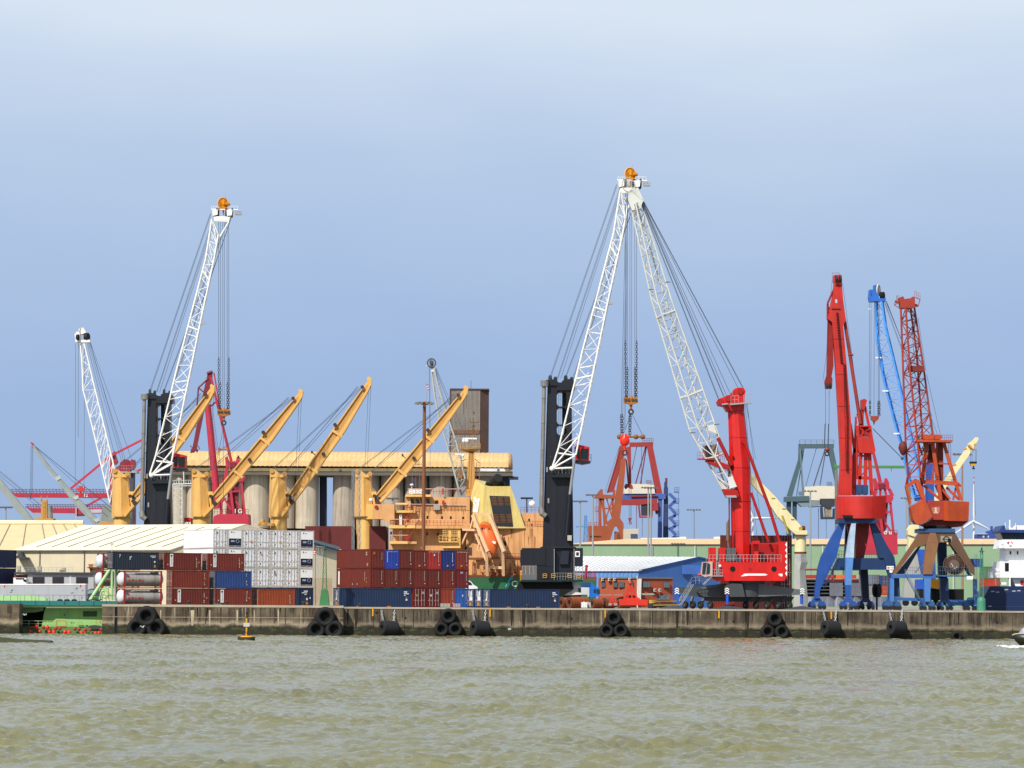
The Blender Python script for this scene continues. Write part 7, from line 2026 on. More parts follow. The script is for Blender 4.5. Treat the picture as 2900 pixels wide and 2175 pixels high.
c0, c1, ap, fr = P(1600, 1615, Yu), P(1808, 1615, Yu), P(1978, 1577, Yu + 9), P(2150, 1613, Yu + 19)
r0 = P(1640, 1575, Yu + 9)
bR = paint('shed_roof_white', 'D2D4D4', .5, .04)
m = M(); m.add([c0, c1, ap, r0, c0 + dn, c1 + dn, ap + dn, r0 + dn], [(0, 1, 2, 3), (7, 6, 5, 4), (0, 4, 5, 1), (1, 5, 6, 2), (2, 6, 7, 3), (3, 7, 4, 0)])
f2 = P(1850, 1613, Yu + 19)
m.add([r0, ap, fr, f2], [(0, 1, 2, 3)]); m.build('roof', bR, t)
m = M()
for i in range(0, 22):
 f = i / 21; m.bar(c0.lerp(c1, f) + V((0, 0, .05)), r0.lerp(ap, f) + V((0, 0, .03)), .08, .06)
m.build('roof_rib', paint('roof_rib_grey', 'B4B6B8', .6), t)
m = M(); corr(m, V((c0.x, Yu + .3, 0)), V((c1.x, Yu + .3, 0)), GZ, c1.z - .1, (0, -1, 0), .8, .06); m.build('side_wall', paint('shed_blue_lit', '5E8CC8', .6, .06, .02, .1), t)  # sunlit side: lighter blue painted in
m = M()
b0, b1, b2 = V((c1.x, Yu + .3, c1.z - .1)), V((ap.x, ap.y, ap.z - .1)), V((fr.x, fr.y, fr.z - .1))
m.add([g0(b0), g0(b2), b2, b1, b0], [(0, 1, 2, 3, 4)]); m.build('gable_wall', paint('shed_blue_shaded', '3D66A6', .6, .06, .02, .08), t)  # side away from the sun: its shade is in the darker blue
m = M(); m.bar(b0 + V((0, -.1, 0)), b1 + V((0, -.1, 0)), .3, .3); m.bar(b1 + V((0, -.1, 0)), b2 + V((0, -.1, 0)), .3, .3); m.build('verge_trim', paint('shed_trim', '24487E', .6), t)
m = M(); m.poly([(1931, 1600), (1985, 1601), (1985, 1626), (1931, 1626)], Yu + 6.4, .1); m.build('wall_patch', paint('shed_blue_deep', '325A9E', .6), t)
Yh = 572.0
BRK = paint('house_brick', '9A4A30', .8, .12, .05, scale=2)
t = thing('brick_house', 'two storey orange brick port house with flat roof and wall mounted coolers', 'house', G(1790, Yh, GZ))
l0, l1, l2 = P(1698, 1637, Yh + 2), P(1808, 1637, Yh), P(1905, 1638, Yh + 4)
m = M()
for a_, b_ in ((l0, l1), (l1, l2)):
 m.add([V((a_.x, a_.y, GZ)), V((b_.x, b_.y, GZ)), b_, a_], [(0, 1, 2, 3)])
bk1 = [V((l0.x, Yh + 10, l0.z)), V((l2.x, Yh + 10, l2.z))]
m.add([l0, l1, l2, bk1[1], bk1[0]], [(0, 1, 2, 3, 4)]); m.add([V((l2.x, l2.y, GZ)), V((l2.x, Yh + 10, GZ)), bk1[1], l2], [(0, 1, 2, 3)]); m.add([V((l0.x, Yh + 10, GZ)), V((l0.x, l0.y, GZ)), l0, bk1[0]], [(0, 1, 2, 3)])
m.build('wall', BRK, t)
m = M()
for a_, b_ in ((l0, l1), (l1, l2)): m.bar(a_ + V((0, -.1, .05)), b_ + V((0, -.1, .05)), .35, .3)
m.build('roof_edge', paint('roof_edge_grey', '6E6A66', .7), t)
m = M(); m.poly([(1807, 1639), (1817, 1639), (1815, 1700), (1806, 1700)], Yh - .5, .8); m.build('corner_pillar', paint('pillar_pale', 'C4C0BA', .6), t)
FR_ = paint('window_dark_frame', '4A4440', .6)
for x0, x1, y0, y1, dY in ((1705, 1714, 1649, 1663, 1.7), (1738, 1748, 1649, 1663, .9), (1754, 1767, 1649, 1663, .6), (1788, 1793, 1649, 1663, .1), (1819, 1841, 1649, 1663, .3), (1880, 1896, 1649, 1664, 2.8), (1859, 1897, 1685, 1699, 2.3)):
 m = M(); m.poly([(x0 - 1, y0 - 1), (x1 + 1, y0 - 1), (x1 + 1, y1 + 1), (x0 - 1, y1 + 1)], Yh + dY - .1, .5); f_ = m.build('window', FR_, t)
 m = M(); k_ = 3
 for i in range(k_):
  xa = x0 + (x1 - x0) * i / k_ + .4; xb = x0 + (x1 - x0) * (i + 1) / k_ - .4
  m.poly([(xa, y0), (xb, y0), (xb, y1), (xa, y1)], Yh + dY - .16, .05)
 m.build('pane', paint('house_pane', '566069', .25, .4, scale=3), f_)
for x, y, dY in ((1703, 1637, 1.8), (1722, 1637, 1.3), (1737, 1637, 1), (1780, 1637, .3), (1851, 1667, 1.5), (1865, 1667, 2)):
 m = M(); m.poly([(x, y), (x + 7, y), (x + 7, y + 8), (x, y + 8)], Yh + dY - .6, .55); u_ = m.build('cooler_unit', paint('cooler_white', 'C8C2B6', .5, .1), t)
 m = M(); m.disc(P(x + 4.5, y + 4, Yh + dY - .62), (0, 1, 0), .19, .04, 12); m.build('fan', FR_, u_)
m = M(); m.poly([(1700, 1684), (1800, 1684), (1800, 1686), (1700, 1686)], Yh - 2, 2.5); m.poly([(1818, 1680), (1850, 1680), (1855, 1685), (1820, 1685)], Yh - 3, 3); m.build('awning', paint('awning_grey', '8E8A84', .6), t)
# ------------------------------------------------------------------ far cranes behind the shed
Yf = 960.0
FO = paint('far_crane_orange', '8E4626', .6, .12, .06)
FD = paint('far_crane_red', '86302A', .6, .12, .05)  # muted red, slight distance haze is put into the colour
t = thing('level_luffing_crane', 'orange harbour crane with forked jib standing behind the green shed', 'crane', G(1720, Yf, GZ))
m = M(); m.poly([(1758, 1302), (1772, 1296), (1770, 1340), (1764, 1400), (1756, 1467), (1766, 1482), (1768, 1530), (1758, 1530), (1754, 1503), (1748, 1491), (1741, 1491), (1734, 1510), (1727, 1534), (1720, 1534), (1720, 1478), (1735, 1465), (1744, 1400), (1754, 1340)], Yf - 3, 3); m.build('jib', FO, t)
m = M(); m.poly([(1755, 1262), (1768, 1262), (1768, 1290), (1738, 1392), (1718, 1396), (1744, 1310)], Yf + 1, 2); m.poly([(1770, 1268), (1784, 1266), (1786, 1300), (1788, 1370), (1782, 1372), (1780, 1310)], Yf + 1, 2); m.poly([(1772, 1300), (1776, 1302), (1783, 1370), (1778, 1374)], Yf, 1); m.poly([(1772, 1370), (1790, 1372), (1794, 1384), (1785, 1384), (1780, 1380), (1772, 1386), (1768, 1378)], Yf, 2); m.build('jib_arm', FD, t)
m = M(); m.poly([(1680, 1411), (1700, 1386), (1707, 1385), (1708, 1400), (1735, 1402), (1738, 1386), (1743, 1388), (1742, 1412)], Yf - 1, 3)
for a_, b_, w_ in (((1699, 1412), (1700, 1490), .9), ((1703, 1412), (1718, 1485), .9), ((1735, 1412), (1736, 1490), .8), ((1712, 1440), (1738, 1440), .5), ((1718, 1412), (1735, 1470), .4), ((1735, 1412), (1716, 1470), .4), ((1708, 1412), (1712, 1490), .7)): m.bar(P(*a_, Yf), P(*b_, Yf), w_)
m.poly([(1685, 1447), (1698, 1447), (1698, 1449), (1685, 1449)], Yf, 1)
m.build('tower_frame', FO, t)
m = M(); m.poly([(1666, 1492), (1668, 1489), (1720, 1489), (1721, 1534), (1668, 1534)], Yf - 2, 5); m.poly([(1741, 1505), (1766, 1506), (1768, 1534), (1740, 1534)], Yf - 2, 3); m.build('machinery_house', FO, t)
m = M(); m.poly([(1748, 1512), (1764, 1512), (1766, 1528), (1748, 1528)], Yf - 2.3, .4); m.poly([(1670, 1517), (1702, 1517), (1702, 1519), (1670, 1519)], Yf - 2.3, .4); m.build('dark_panel', paint('panel_rust_dark', '5A3A22', .7, .3), t)
m = M(); m.rail(P(1667, 1490, Yf - 2), P(1700, 1490, Yf - 2), 1.2, 6, .08); m.ladder(P(1688, 1490, Yf), P(1690, 1412, Yf), V((.7, 0, 0)), 16, .07); m.rail(P(1685, 1447, Yf), P(1698, 1447, Yf), 1.3, 3, .08); m.build('railing', FD, t)
m = M()
for a_, b_ in (((1752, 1268), (1714, 1392)), ((1781, 1384), (1782, 1468)), ((1784, 1384), (1785, 1468)), ((1788, 1384), (1788, 1468))): m.pt(a_, b_, Yf, .07, None, None, 4)
m.build('rope', ROPE, t)
m = M(); m.poly([(1779, 1467), (1790, 1467), (1787, 1475), (1784, 1480), (1781, 1475)], Yf, 1); m.torus(P(1785, 1481, Yf), (0, 1, 0), .4, .14, 10, 6); m.build('hook_block', FD, t)
def gantry(label, col, colleg, house, Y, pts):
 t = thing('container_gantry_crane', label, 'crane', G(pts['base'], Y, GZ))
 for nm, cl, polys, dy, d in pts['solids']:
  m = M()
  for pl_ in polys: m.poly(pl_, Y + dy, d)
  m.build(nm, cl, t)
 m = M()
 for a_, b_, r in pts['lines']: m.pt(a_, b_, Y + 1, r, None, None, 5)
 m.build('stay', pts['linecol'], t)
 m = M()
 for a_, b_ in pts['rails']: m.rail(P(*a_, Y - .2), P(*b_, Y - .2), 1.3, 6, .08)
 m.build('railing', pts['linecol'], t)
 return t
GRD = paint('gantry_red', '8E2C2C', .6, .12, .05); GBL = paint('gantry_blue', '3F5694', .6, .12, .03); GBD = paint('gantry_blue_dark', '28365E', .6, .2); GWH = paint('gantry_house_white', 'C6C0AE', .6, .06)  # gantry red is muted, with a little haze in the colour
GDR = paint('gantry_dark', '2E3138', .7, .2)
tE = gantry('red and blue container gantry crane with white machine house and outside stairs', None, None, None, 985.0, dict(base=1870, linecol=paint('gantry_stay', '6A3034', .6), solids=[
 ('upper_frame', GRD, [[(1783, 1253), (1850, 1252), (1850, 1264), (1783, 1265)], [(1833, 1264.2), (1849, 1264.2), (1876, 1397), (1857, 1397)], [(1776, 1265.2), (1787, 1265.2), (1788, 1372), (1784, 1372)]], 0, 2.5),
 ('machine_house', GWH, [[(1768, 1384), (1776, 1370), (1830, 1371), (1853, 1374), (1854, 1398), (1768, 1398)]], -1, 6),
 ('main_beam', GBL, [[(1762, 1398.3), (1885, 1398.3), (1885, 1413), (1862, 1413), (1762, 1416)]], -.5, 4),
 ('boom', GRD, [[(1758, 1416.3), (1808, 1413.3), (1862, 1413.3), (1862, 1424), (1808, 1430), (1758, 1430)], [(1786, 1404), (1862, 1402), (1862, 1405), (1786, 1407)]], -1.2, 4),
 ('trolley', GRD, [[(1808, 1430.3), (1812, 1430.3), (1815, 1462), (1845, 1462), (1847, 1428), (1850, 1428), (1848, 1466), (1811, 1466)], [(1848, 1424.3), (1864, 1424.3), (1864, 1446), (1850, 1446)]], -1.5, 3),
 ('trolley_cab', GDR, [[(1816, 1426), (1843, 1426), (1842, 1460), (1817, 1460)], [(1856, 1446.3), (1866, 1446.3), (1866, 1456), (1858, 1456)]], -.8, 2.5),
 ('leg', GBL, [[(1865, 1413.3), (1876, 1413.3), (1875, 1540), (1863, 1540)]], 0, 2.5),
 ('leg', GBD, [[(1881, 1380), (1892, 1380), (1893, 1540), (1878, 1540)], [(1882, 1365), (1890, 1365), (1890, 1379.7), (1882, 1379.7)]], 1, 2.5)],
 lines=[((1829, 1264), (1800, 1371), .22), ((1831, 1264), (1814, 1371), .22), ((1804, 1262), (1790, 1330), .12), ((1817, 1262), (1817, 1400), .08), ((1803, 1430), (1803, 1497), .1), ((1819, 1466), (1819, 1520), .08)],
 rails=[((1820, 1253), (1850, 1252)), ((1830, 1371), (1846, 1373)), ((1884, 1365), (1890, 1365))]))
m = M()
for y in (1394, 1425, 1457, 1488, 1519):
 m.poly([(1910, y - 2), (1923, y - 2), (1923, y + 1), (1910, y + 1)], 984, 2)
for y in (1398, 1434, 1464, 1494): m.bar(P(1895, y, 985), P(1914, y + 22 if y > 1398 else 1416, 985), .4, 1.0); m.bar(P(1914, y + 24 if y > 1398 else 1417, 986.5), P(1895, y + 37, 986.5), .4, 1.0)
for y in (1394, 1425, 1457, 1488, 1519): m.rail(P(1910, y - 2, 984), P(1923, y - 2, 984), 1.4, 3, .08)
m.pt((1922, 1392), (1922, 1524), 985, .07); m.build('outside_stair', GBL, tE)
GTG = paint('gantry_dark_green', '41585E', .6, .12, .05); GTG2 = paint('gantry_dark_green2', '2F444C', .6, .12)
gantry('dark green container gantry crane with white machine house behind the red jib', None, None, None, 975.0, dict(base=2245, linecol=paint('gantry_stay_grey', '4A5058', .6), solids=[
 ('upper_frame', GTG, [[(2263, 1257), (2362, 1257), (2362, 1269), (2263, 1269)], [(2263, 1269.2), (2277, 1269.2), (2276, 1290), (2244, 1405), (2229, 1405), (2262, 1300)], [(2345, 1269.2), (2360, 1269.2), (2372, 1330), (2375, 1450), (2368, 1450), (2366, 1362)]], 0, 2.5),
 ('brace', paint('gantry_brace', '5A7074', .6, .1), [[(2264, 1272), (2268, 1270), (2278, 1403), (2273, 1403)]], -1, 1),
 ('machine_house', GWH, [[(2278, 1379), (2320, 1376), (2366, 1377), (2366, 1412), (2326, 1412), (2320, 1417), (2292, 1417), (2278, 1404)]], -1, 6),
 ('main_beam', GTG, [[(2222, 1407), (2291, 1404), (2291, 1419), (2222, 1421)]], -1.5, 4), ('main_beam', paint('gantry_beam_grey', '6E7E84', .6, .1), [[(2256, 1421.3), (2291, 1419.3), (2322, 1417.3), (2322, 1430), (2270, 1435)]], -1, 4),
 ('leg', GTG2, [[(2229, 1421.3), (2241, 1421.3), (2240, 1540), (2229, 1540)], [(2246, 1421.3), (2257, 1421.3), (2256, 1540), (2247, 1540)]], 0, 2.5),
 ('trolley', GDR, [[(2322, 1412.3), (2364, 1412.3), (2364, 1434), (2345, 1440), (2326, 1430)], [(2325, 1436), (2330, 1436), (2332, 1464), (2360, 1464), (2361, 1440), (2365, 1440), (2364, 1470), (2326, 1470)]], -1.5, 3),
 ('trolley_cab', paint('trolley_rusty', '8A7A66', .7, .4, .3, scale=1), [[(2336, 1438), (2355, 1436), (2354, 1463), (2338, 1463)]], -1, 2.5)],
 lines=[((2337, 1272), (2304, 1376), .22), ((2337, 1285), (2322, 1376), .18), ((2277, 1272), (2256, 1404), .15), ((2312, 1269), (2282, 1376), .1), ((2318, 1440), (2318, 1530), .1), ((2340, 1470), (2340, 1530), .07), ((2290, 1436), (2335, 1434), .15)],
 rails=[((2264, 1257), (2362, 1257)), ((2342, 1377), (2356, 1377)), ((2262, 1404), (2272, 1404))]))
t = thing('boom_gantry', 'thin green horizontal crane boom crossing behind the red jib', 'crane', G(2466, 700, GZ))
m = M(); m.bar(P(2362, 1322, 700), P(2575, 1323, 700), .65, .65); m.pt((2364, 1312), (2368, 1330), 700, .3); m.pt((2524, 1326), (2524, 1336), 700, .07); m.build('boom', paint('boom_green', '3E7A3E', .6, .1), t)
m = M(); m.bar(P(2367, 1330, 700), P(2368, 1530, 700), .5, .6); m.bar(P(2575, 1323, 702), P(2578, 1530, 702), .6, .6); m.build('post', paint('boom_post_grey', '6A6E66', .6), t)
# crimson tubular luffing cranes
CRI = paint('crimson_red', 'A8283C', .5, .12, .05); CRID = paint('crimson_dark', '6E1A28', .55, .15)
def tube_crane(ox, oy, Y, label, full=True):
 q = lambda x, y: (x + ox, y + oy)
 t = thing('level_luffing_crane', label, 'crane', G(650 + ox, Y, GZ))
 if full:
  m = M(); m.tube(P(*q(588, 1146), Y), P(*q(617, 1440), Y), .75, .95, 12); m.build('jib_tube', CRI, t)
  m = M(); m.poly([q(*z) for z in ((587, 1062), (592, 1056), (601, 1055), (600, 1072), (592, 1115), (585, 1146), (600, 1146), (606, 1138), (612, 1138), (600, 1150), (580, 1150), (556, 1270), (548, 1282), (543, 1280), (546, 1262), (560, 1190), (576, 1110))], Y + 1, 1.2)
  m.poly([q(*z) for z in ((542, 1270), (552, 1268), (560, 1272), (558, 1281), (551, 1276), (546, 1281), (538, 1282))], Y + .5, 1.5)
  for a_, b_, r in (((590, 1072), (562, 1098), .2), ((562, 1098), (558, 1150), .2), ((562, 1098), (576, 1110), .15), ((558, 1150), (553, 1210), .2), ((538, 1262), (548, 1270), .1), ((560, 1262), (566, 1272), .1), ((586, 1058), (602, 1052), .35)): m.pt(q(*a_), q(*b_), Y + 1, r)
  m.build('fly_jib', CRID, t)
  m = M(); m.pt(q(597, 1068), q(655, 1306), Y + 1, .3, None, .35, 8); m.pt(q(606, 1056), q(630, 1196), Y + 1.4, .18); m.build('luffing_strut', CRI, t)
  m = M(); m.ladder(P(*q(596, 1150), Y - 1), P(*q(628, 1380), Y - 1), V((.4, 0, 0)), 30, .05); m.pt(q(590, 1060), q(553, 1270), Y + 1.5, .05); m.build('ladder', CRID, t)
  m = M(); m.poly([q(605, 1462), q(618, 1456), q(703, 1456), q(705, 1500), q(600, 1500)], Y - 3, 7); m.build('machinery_house', CRI, t)
 else:
  m = M(); m.pt(q(628, 1190), q(655, 1306), Y + 1, .3, None, .4, 8); m.build('luffing_strut', CRI, t)
  m = M(); m.poly([q(605, 1458), q(618, 1448), q(703, 1448), q(705, 1510), q(600, 1510)], Y - 3, 7); m.build('machinery_house', CRI, t)
 m = M()
 m.poly([q(637, 1295), q(642, 1293), q(648, 1306), q(668, 1306), q(670, 1294), q(674, 1294), q(680, 1306), q(682, 1325), q(640, 1325)], Y - .5, 2)
 m.poly([q(640, 1345), q(690, 1340), q(693, 1352), q(686, 1364), q(648, 1364)], Y - .5, 3)
 for a_, b_, w_ in (((642, 1325), (634, 1380), .7), ((680, 1325), (690, 1345), .7), ((655, 1325), (655, 1345), .5), ((668, 1325), (672, 1342), .5), ((650, 1364), (662, 1456), .6), ((684, 1364), (693, 1456), .5), ((630, 1360), (626, 1456), .6), ((634, 1410), (655, 1445), .4), ((668, 1420), (690, 1452), .4), ((630, 1395), (682, 1390), .4), ((640, 1410), (612, 1440), .3)): m.bar(P(*q(*a_), Y), P(*q(*b_), Y), w_)
 m.build('tower_frame', CRI, t)
 m = M(); m.poly([q(648, 1364.2), q(676, 1364.2), q(672, 1455), q(640, 1455)], Y + .6, 2); m.poly([q(650, 1310), q(668, 1310), q(666, 1324), q(652, 1324)], Y - .8, .3); m.build('slewing_column', CRID, t)
 m = M(); m.rail(P(*q(607, 1456), Y - 3), P(*q(703, 1456), Y - 3), 1.1, 12, .06); m.ladder(P(*q(676, 1400), Y), P(*q(676, 1364), Y), V((.5, 0, 0)), 8, .05); m.build('railing', CRID, t)
 m = M(); m.text('I G' if full else 'd u', P(*q(664, 1453), Y - 3.1), (1, 0, 0), (0, 0, 1), 1.0); m.build('lettering', WHITE, t)
 return t
tube_crane(0, 0, 690.0, 'crimson tubular jib crane standing in front of the pale silo bins')
tube_crane(1838, 60, 640.0, 'small crimson crane tower behind the blue legged crane', False)
# white lattice cranes far left and behind the ship
def far_lattice(Y, A, B, label, headfn, tone, ropesl):
 t = thing('mobile_harbour_crane', label, 'crane', G(B[-1][0] + 20, Y, GZ))
 q = lambda L_, dx, dy: [P(x + dx, y, Y + dy) for x, y in L_]
 m = M(); lattice(m, [q(A, 0, 0), q(B, 0, -.3), q(B, 1, 2.2), q(A, 1, 2.4)], 12, .16 if Y < 620 else .2, .055, ease=.3); m.build('boom', tone, t)
 headfn(t, Y)
 m = M()
 for a_, b_ in ropesl: m.pt(a_, b_, Y + .5, .045, None, None, 4)
 m.build('rope', ROPE, t)
 return t
def headH(t, Y):
 m = M(); m.poly([(211, 948), (216, 940), (226, 938), (228, 966), (214, 969)], Y - .8, 1.6); m.poly([(214, 963), (254, 962), (255, 969), (214, 970)], Y - .6, 2); m.tube(P(230, 930, Y), P(236, 946, Y), .6, .8, 10); m.build('boom_head', BOOM, t)
 m = M(); m.disc(P(246, 955, Y), (.9, -.3, 0), .9, .7, 16); m.disc(P(221, 955, Y - .9), (.9, -.3, 0), .6, .5, 16); m.build('head_sheave', BLACK, t)
 m = M(); wheel(m, P(233, 938, Y - .4), (.6, -.8, 0), .7, .1, 20, 12); m.build('cable_wheel', paint('wheel_pale', 'BDB8A6', .5), t)
 m = M(); m.poly([(340, 1310), (352, 1300), (362, 1302), (368, 1320), (368, 1335), (338, 1335)], Y + 2, 3); m.poly([(366, 1312), (372, 1300), (379, 1302), (381, 1318), (376, 1330), (366, 1330)], Y + 2, 3); m.build('tower_head', paint('tower_dark_red', '8E1E2A', .5, .15), t)
 m = M(); m.poly([(336, 1335), (388, 1335), (388, 1339), (336, 1339)], Y + 1, 4); m.rail(P(336, 1335, Y + 1), P(388, 1335, Y + 1), 1.2, 7); m.build('platform', STEEL, t)
 m = M(); m.poly([(345, 1339.3), (378, 1339.3), (376, 1490), (348, 1490)], Y + 2, 3); m.build('tower', paint('tower_grey_dark', '3C4048', .6, .2), t)
 m = M(); m.poly([(216, 1378), (222, 1385), (224, 1376), (232, 1376), (234, 1385), (239, 1378), (239, 1388), (232, 1392), (224, 1392), (216, 1387)], Y - .4, 1); m.pt((228, 1392), (228, 1402), Y, .25); m.build('hook_block', paint('hook_scarlet', 'C23020', .5, .15), t)
far_lattice(610.0, [(228, 976), (233, 1040), (235, 1102), (268, 1236), (311, 1424)], [(237, 967), (252, 1030), (269, 1102), (297, 1215), (326, 1335)], 'white lattice boom crane with red hook at the far left', headH, BOOM,
   [((214, 972), (213, 1378)), ((222, 972), (221.5, 1240)), ((239, 1130), (238, 1378)), ((240, 972), (239, 1130)), ((222, 975), (230, 1000)), ((247, 972), (330, 1310)), ((250, 970), (344, 1305)), ((253, 970), (354, 1300)), ((256, 970), (372, 1298)), ((256, 972), (350, 1305))])
def headG(t, Y):
 m = M(); wheel(m, P(1222, 1028, Y - .6), (.3, -.95, 0), .95, .14, 22, 16); m.build('cable_wheel', paint('wheel_dark_grey', '4E4E50', .5), t)
 m = M(); m.poly([(1216, 1020), (1226, 1022), (1232, 1052), (1222, 1054)], Y - .4, 1.4); m.pt((1206, 1036), (1215, 1035), Y, .1); m.build('boom_head', BOOMG, t)
 m = M(); m.poly([(1296, 1375), (1330, 1375), (1330, 1500), (1296, 1500)], Y + 1, 3); m.build('tower', paint('tower_grey_far', '7A7C7C', .6, .2), t)
far_lattice(640.0, [(1222, 1051), (1231, 1120), (1242, 1178), (1269, 1271), (1299, 1386)], [(1230, 1045), (1240, 1092), (1257, 1148), (1293, 1256), (1317, 1356)], 'grey white lattice boom crane behind the ship bridge and brown mast', headG, paint('boom_grey', 'A9A79E', .5, .15, .1),
   [((1215.5, 1040), (1217, 1210)), ((1217.5, 1040), (1219, 1380)), ((1233, 1045), (1275, 1150)), ((1234, 1043), (1300, 1220)), ((1235, 1041), (1320, 1240)), ((1234, 1050), (1290, 1240))])
# red quay gantries far left
Yj = 905.0
for (x0, x1, y0, y1, mast, stays, lb, num) in ((27, 312, 1396, 1410, (318, 1290), (((312, 1292), (200, 1384)), ((402, 1246), (312, 1292))), 'upper red gantry boom with lattice walkway at the far left', (236, 1407)),
                                               (72, 300, 1439, 1454, (330, 1330), (((330, 1385), (244, 1434)), ((402, 1328), (345, 1355))), 'lower red gantry boom with lattice walkway at the far left', (150, 1451))):
 Yj += 14
 t = thing('container_gantry_crane', lb, 'crane', G(mast[0], Yj, GZ))
 m = M(); m.poly([(x0 + 12, y0), (x1, y0), (x1, y1), (x0 + 20, y1 - 2), (x0, y0 - 4)], Yj, 3); m.build('boom', paint('boom_far_red', '9E2236', .6, .12, .04), t)
 m = M(); m.poly([(x0, y0 - 11), (x1, y0 - 11), (x1, y0 - 9.5), (x0, y0 - 9.5)], Yj, .3)
 for i in range(30):
  xa = x0 + (x1 - x0) * i / 30; xb = x0 + (x1 - x0) * (i + 1) / 30
  m.pt((xa, y0), (xb, y0 - 10), Yj, .09, None, None, 4); m.pt((xb, y0), (xb, y0 - 10), Yj, .09, None, None, 4)
 m.pt((x0, y0 - 4), (x1, y0 - 4), Yj, .12, None, None, 4)
 m.build('walkway', paint('walkway_mauve', '5A4260', .6), t)
 m = M()
 for a_, b_ in stays: m.bar(P(*a_, Yj + 1), P(*b_, Yj + 1), .65)
 m.build('stay', paint('stay_crimson', 'B02840', .5, .1), t)
 m = M(); m.poly([(mast[0] - 8, mast[1]), (mast[0] + 6, mast[1] - 12), (mast[0] + 8, mast[1]), (mast[0] + 14, mast[1] + 18), (mast[0] + 8, mast[1] + 26), (mast[0] + 4, mast[1] + 8), (mast[0] + 4, 1530), (mast[0] - 4, 1530)], Yj + 1.5, 3); m.poly([(mast[0] + 40, 1390), (mast[0] + 52, 1390), (mast[0] + 52, 1530), (mast[0] + 40, 1530)], Yj + 2, 3); m.build('pylon', paint('pylon_red', '9A2030', .6, .12), t)
 if num[1] < 1420:
  m = M(); m.text('12', P(*num, Yj - .08), (1, 0, 0), (0, 0, 1), 1.0); m.build('lettering', WHITE, t)
 if num[1] > 1420:
  m = M(); m.poly([(212, 1454.3), (236, 1454.3), (238, 1461), (214, 1462)], Yj, 2); m.build('trolley', CRID, t)
  m = M(); m.poly([(214, 1436), (217, 1436), (217, 1475), (214, 1475)], Yj - .6, .4); m.poly([(252, 1443), (288, 1442), (288, 1452), (252, 1453)], Yj - .05, .03); m.build('pale_panel', paint('panel_grey_white', 'A9A4AC', .6), t)
# grey ship derricks far left
GY = paint('derrick_grey', '8A918E', .55, .12, .05, .1)
for pts_, base, lb, Yk in (([(88, 1257), (95, 1259), (140, 1322), (160, 1345), (286, 1481), (284, 1490), (266, 1488), (208, 1424), (145, 1342), (100, 1282)], 300, 'long grey cargo boom with red tip leaning at the far left', 590),
                           ([(-20, 1338), (2, 1358), (100, 1480), (96, 1488), (74, 1480), (-4, 1382), (-20, 1362)], 110, 'grey cargo boom cut by the left picture edge', 600)):
 t = thing('cargo_derrick', lb, 'crane', G(base, Yk + 2, GZ), 'grey cargo derricks at the far left')
 m = M(); m.poly(pts_, Yk, 1.4)
 m.build('boom', GY, t)
 m = M()
 a_, b_ = pts_[2], pts_[4]
 for f in (.15, .5, .9):
  x = a_[0] + (b_[0] - a_[0]) * f; y = a_[1] + (b_[1] - a_[1]) * f + 8
  m.poly([(x - 6, y - 2), (x + 8, y - 8), (x + 10, y + 2), (x - 2, y + 8)], Yk - .15, .12)
 m.bar(P(a_[0] - 4, a_[1] + 12, Yk - .1), P(b_[0] - 10, b_[1] + 4, Yk - .1), .1)
 m.build('boom_fittings', paint('derrick_pale', 'A9AFAC', .5), t)
 m = M()
 if base == 300:
  for e in ((290, 1440), (330, 1450), (335, 1455)): m.pt((92, 1258), e, Yk + .5, .05, None, None, 4)
  for x in (88, 91, 93.5): m.pt((x, 1262), (x - 2, 1395), Yk, .04, None, None, 4)
  m.pt((88, 1395), (86, 1414), Yk, .12)
 else:
  for e in ((0, 1332), (0, 1336), (0, 1345)): m.pt((-25, e[1] - 18), (112, 1426 + (e[1] - 1332)), Yk + .5, .05, None, None, 4)
 m.build('rope', ROPE, t)
 m = M()
 if base == 300:
  m.poly([(290, 1436), (300, 1428), (318, 1432), (322, 1492), (284, 1492)], Yk + 2, 3)
 else:
  m.poly([(132, 1430), (142, 1432), (144, 1472), (130, 1472)], Yk + 2, 3)
 m.build('pedestal', paint('derrick_pedestal', '7A807A', .6, .15, .08), t)
 if base == 300:
  m = M(); m.poly([(85, 1253), (89, 1252), (94, 1258), (90, 1260)], Yk - .1, 1.6); m.build('tip', REDP, t)
t = thing('ship_mast', 'yellow stub mast with platform between the two grey cargo booms', 'mast', G(125, 575, GZ))
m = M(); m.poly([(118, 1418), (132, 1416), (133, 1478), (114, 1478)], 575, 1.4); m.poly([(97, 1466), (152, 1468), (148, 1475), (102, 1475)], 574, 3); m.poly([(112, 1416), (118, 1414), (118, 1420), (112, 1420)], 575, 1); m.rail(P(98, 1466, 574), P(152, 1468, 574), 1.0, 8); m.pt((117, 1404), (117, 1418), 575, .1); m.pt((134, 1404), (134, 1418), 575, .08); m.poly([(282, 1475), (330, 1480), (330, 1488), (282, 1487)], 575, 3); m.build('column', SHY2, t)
m = M(); m.ladder(P(122, 1476, 574.9), P(123, 1420, 574.9), V((.35, 0, 0)), 14, .05); m.build('ladder', SHY, t)
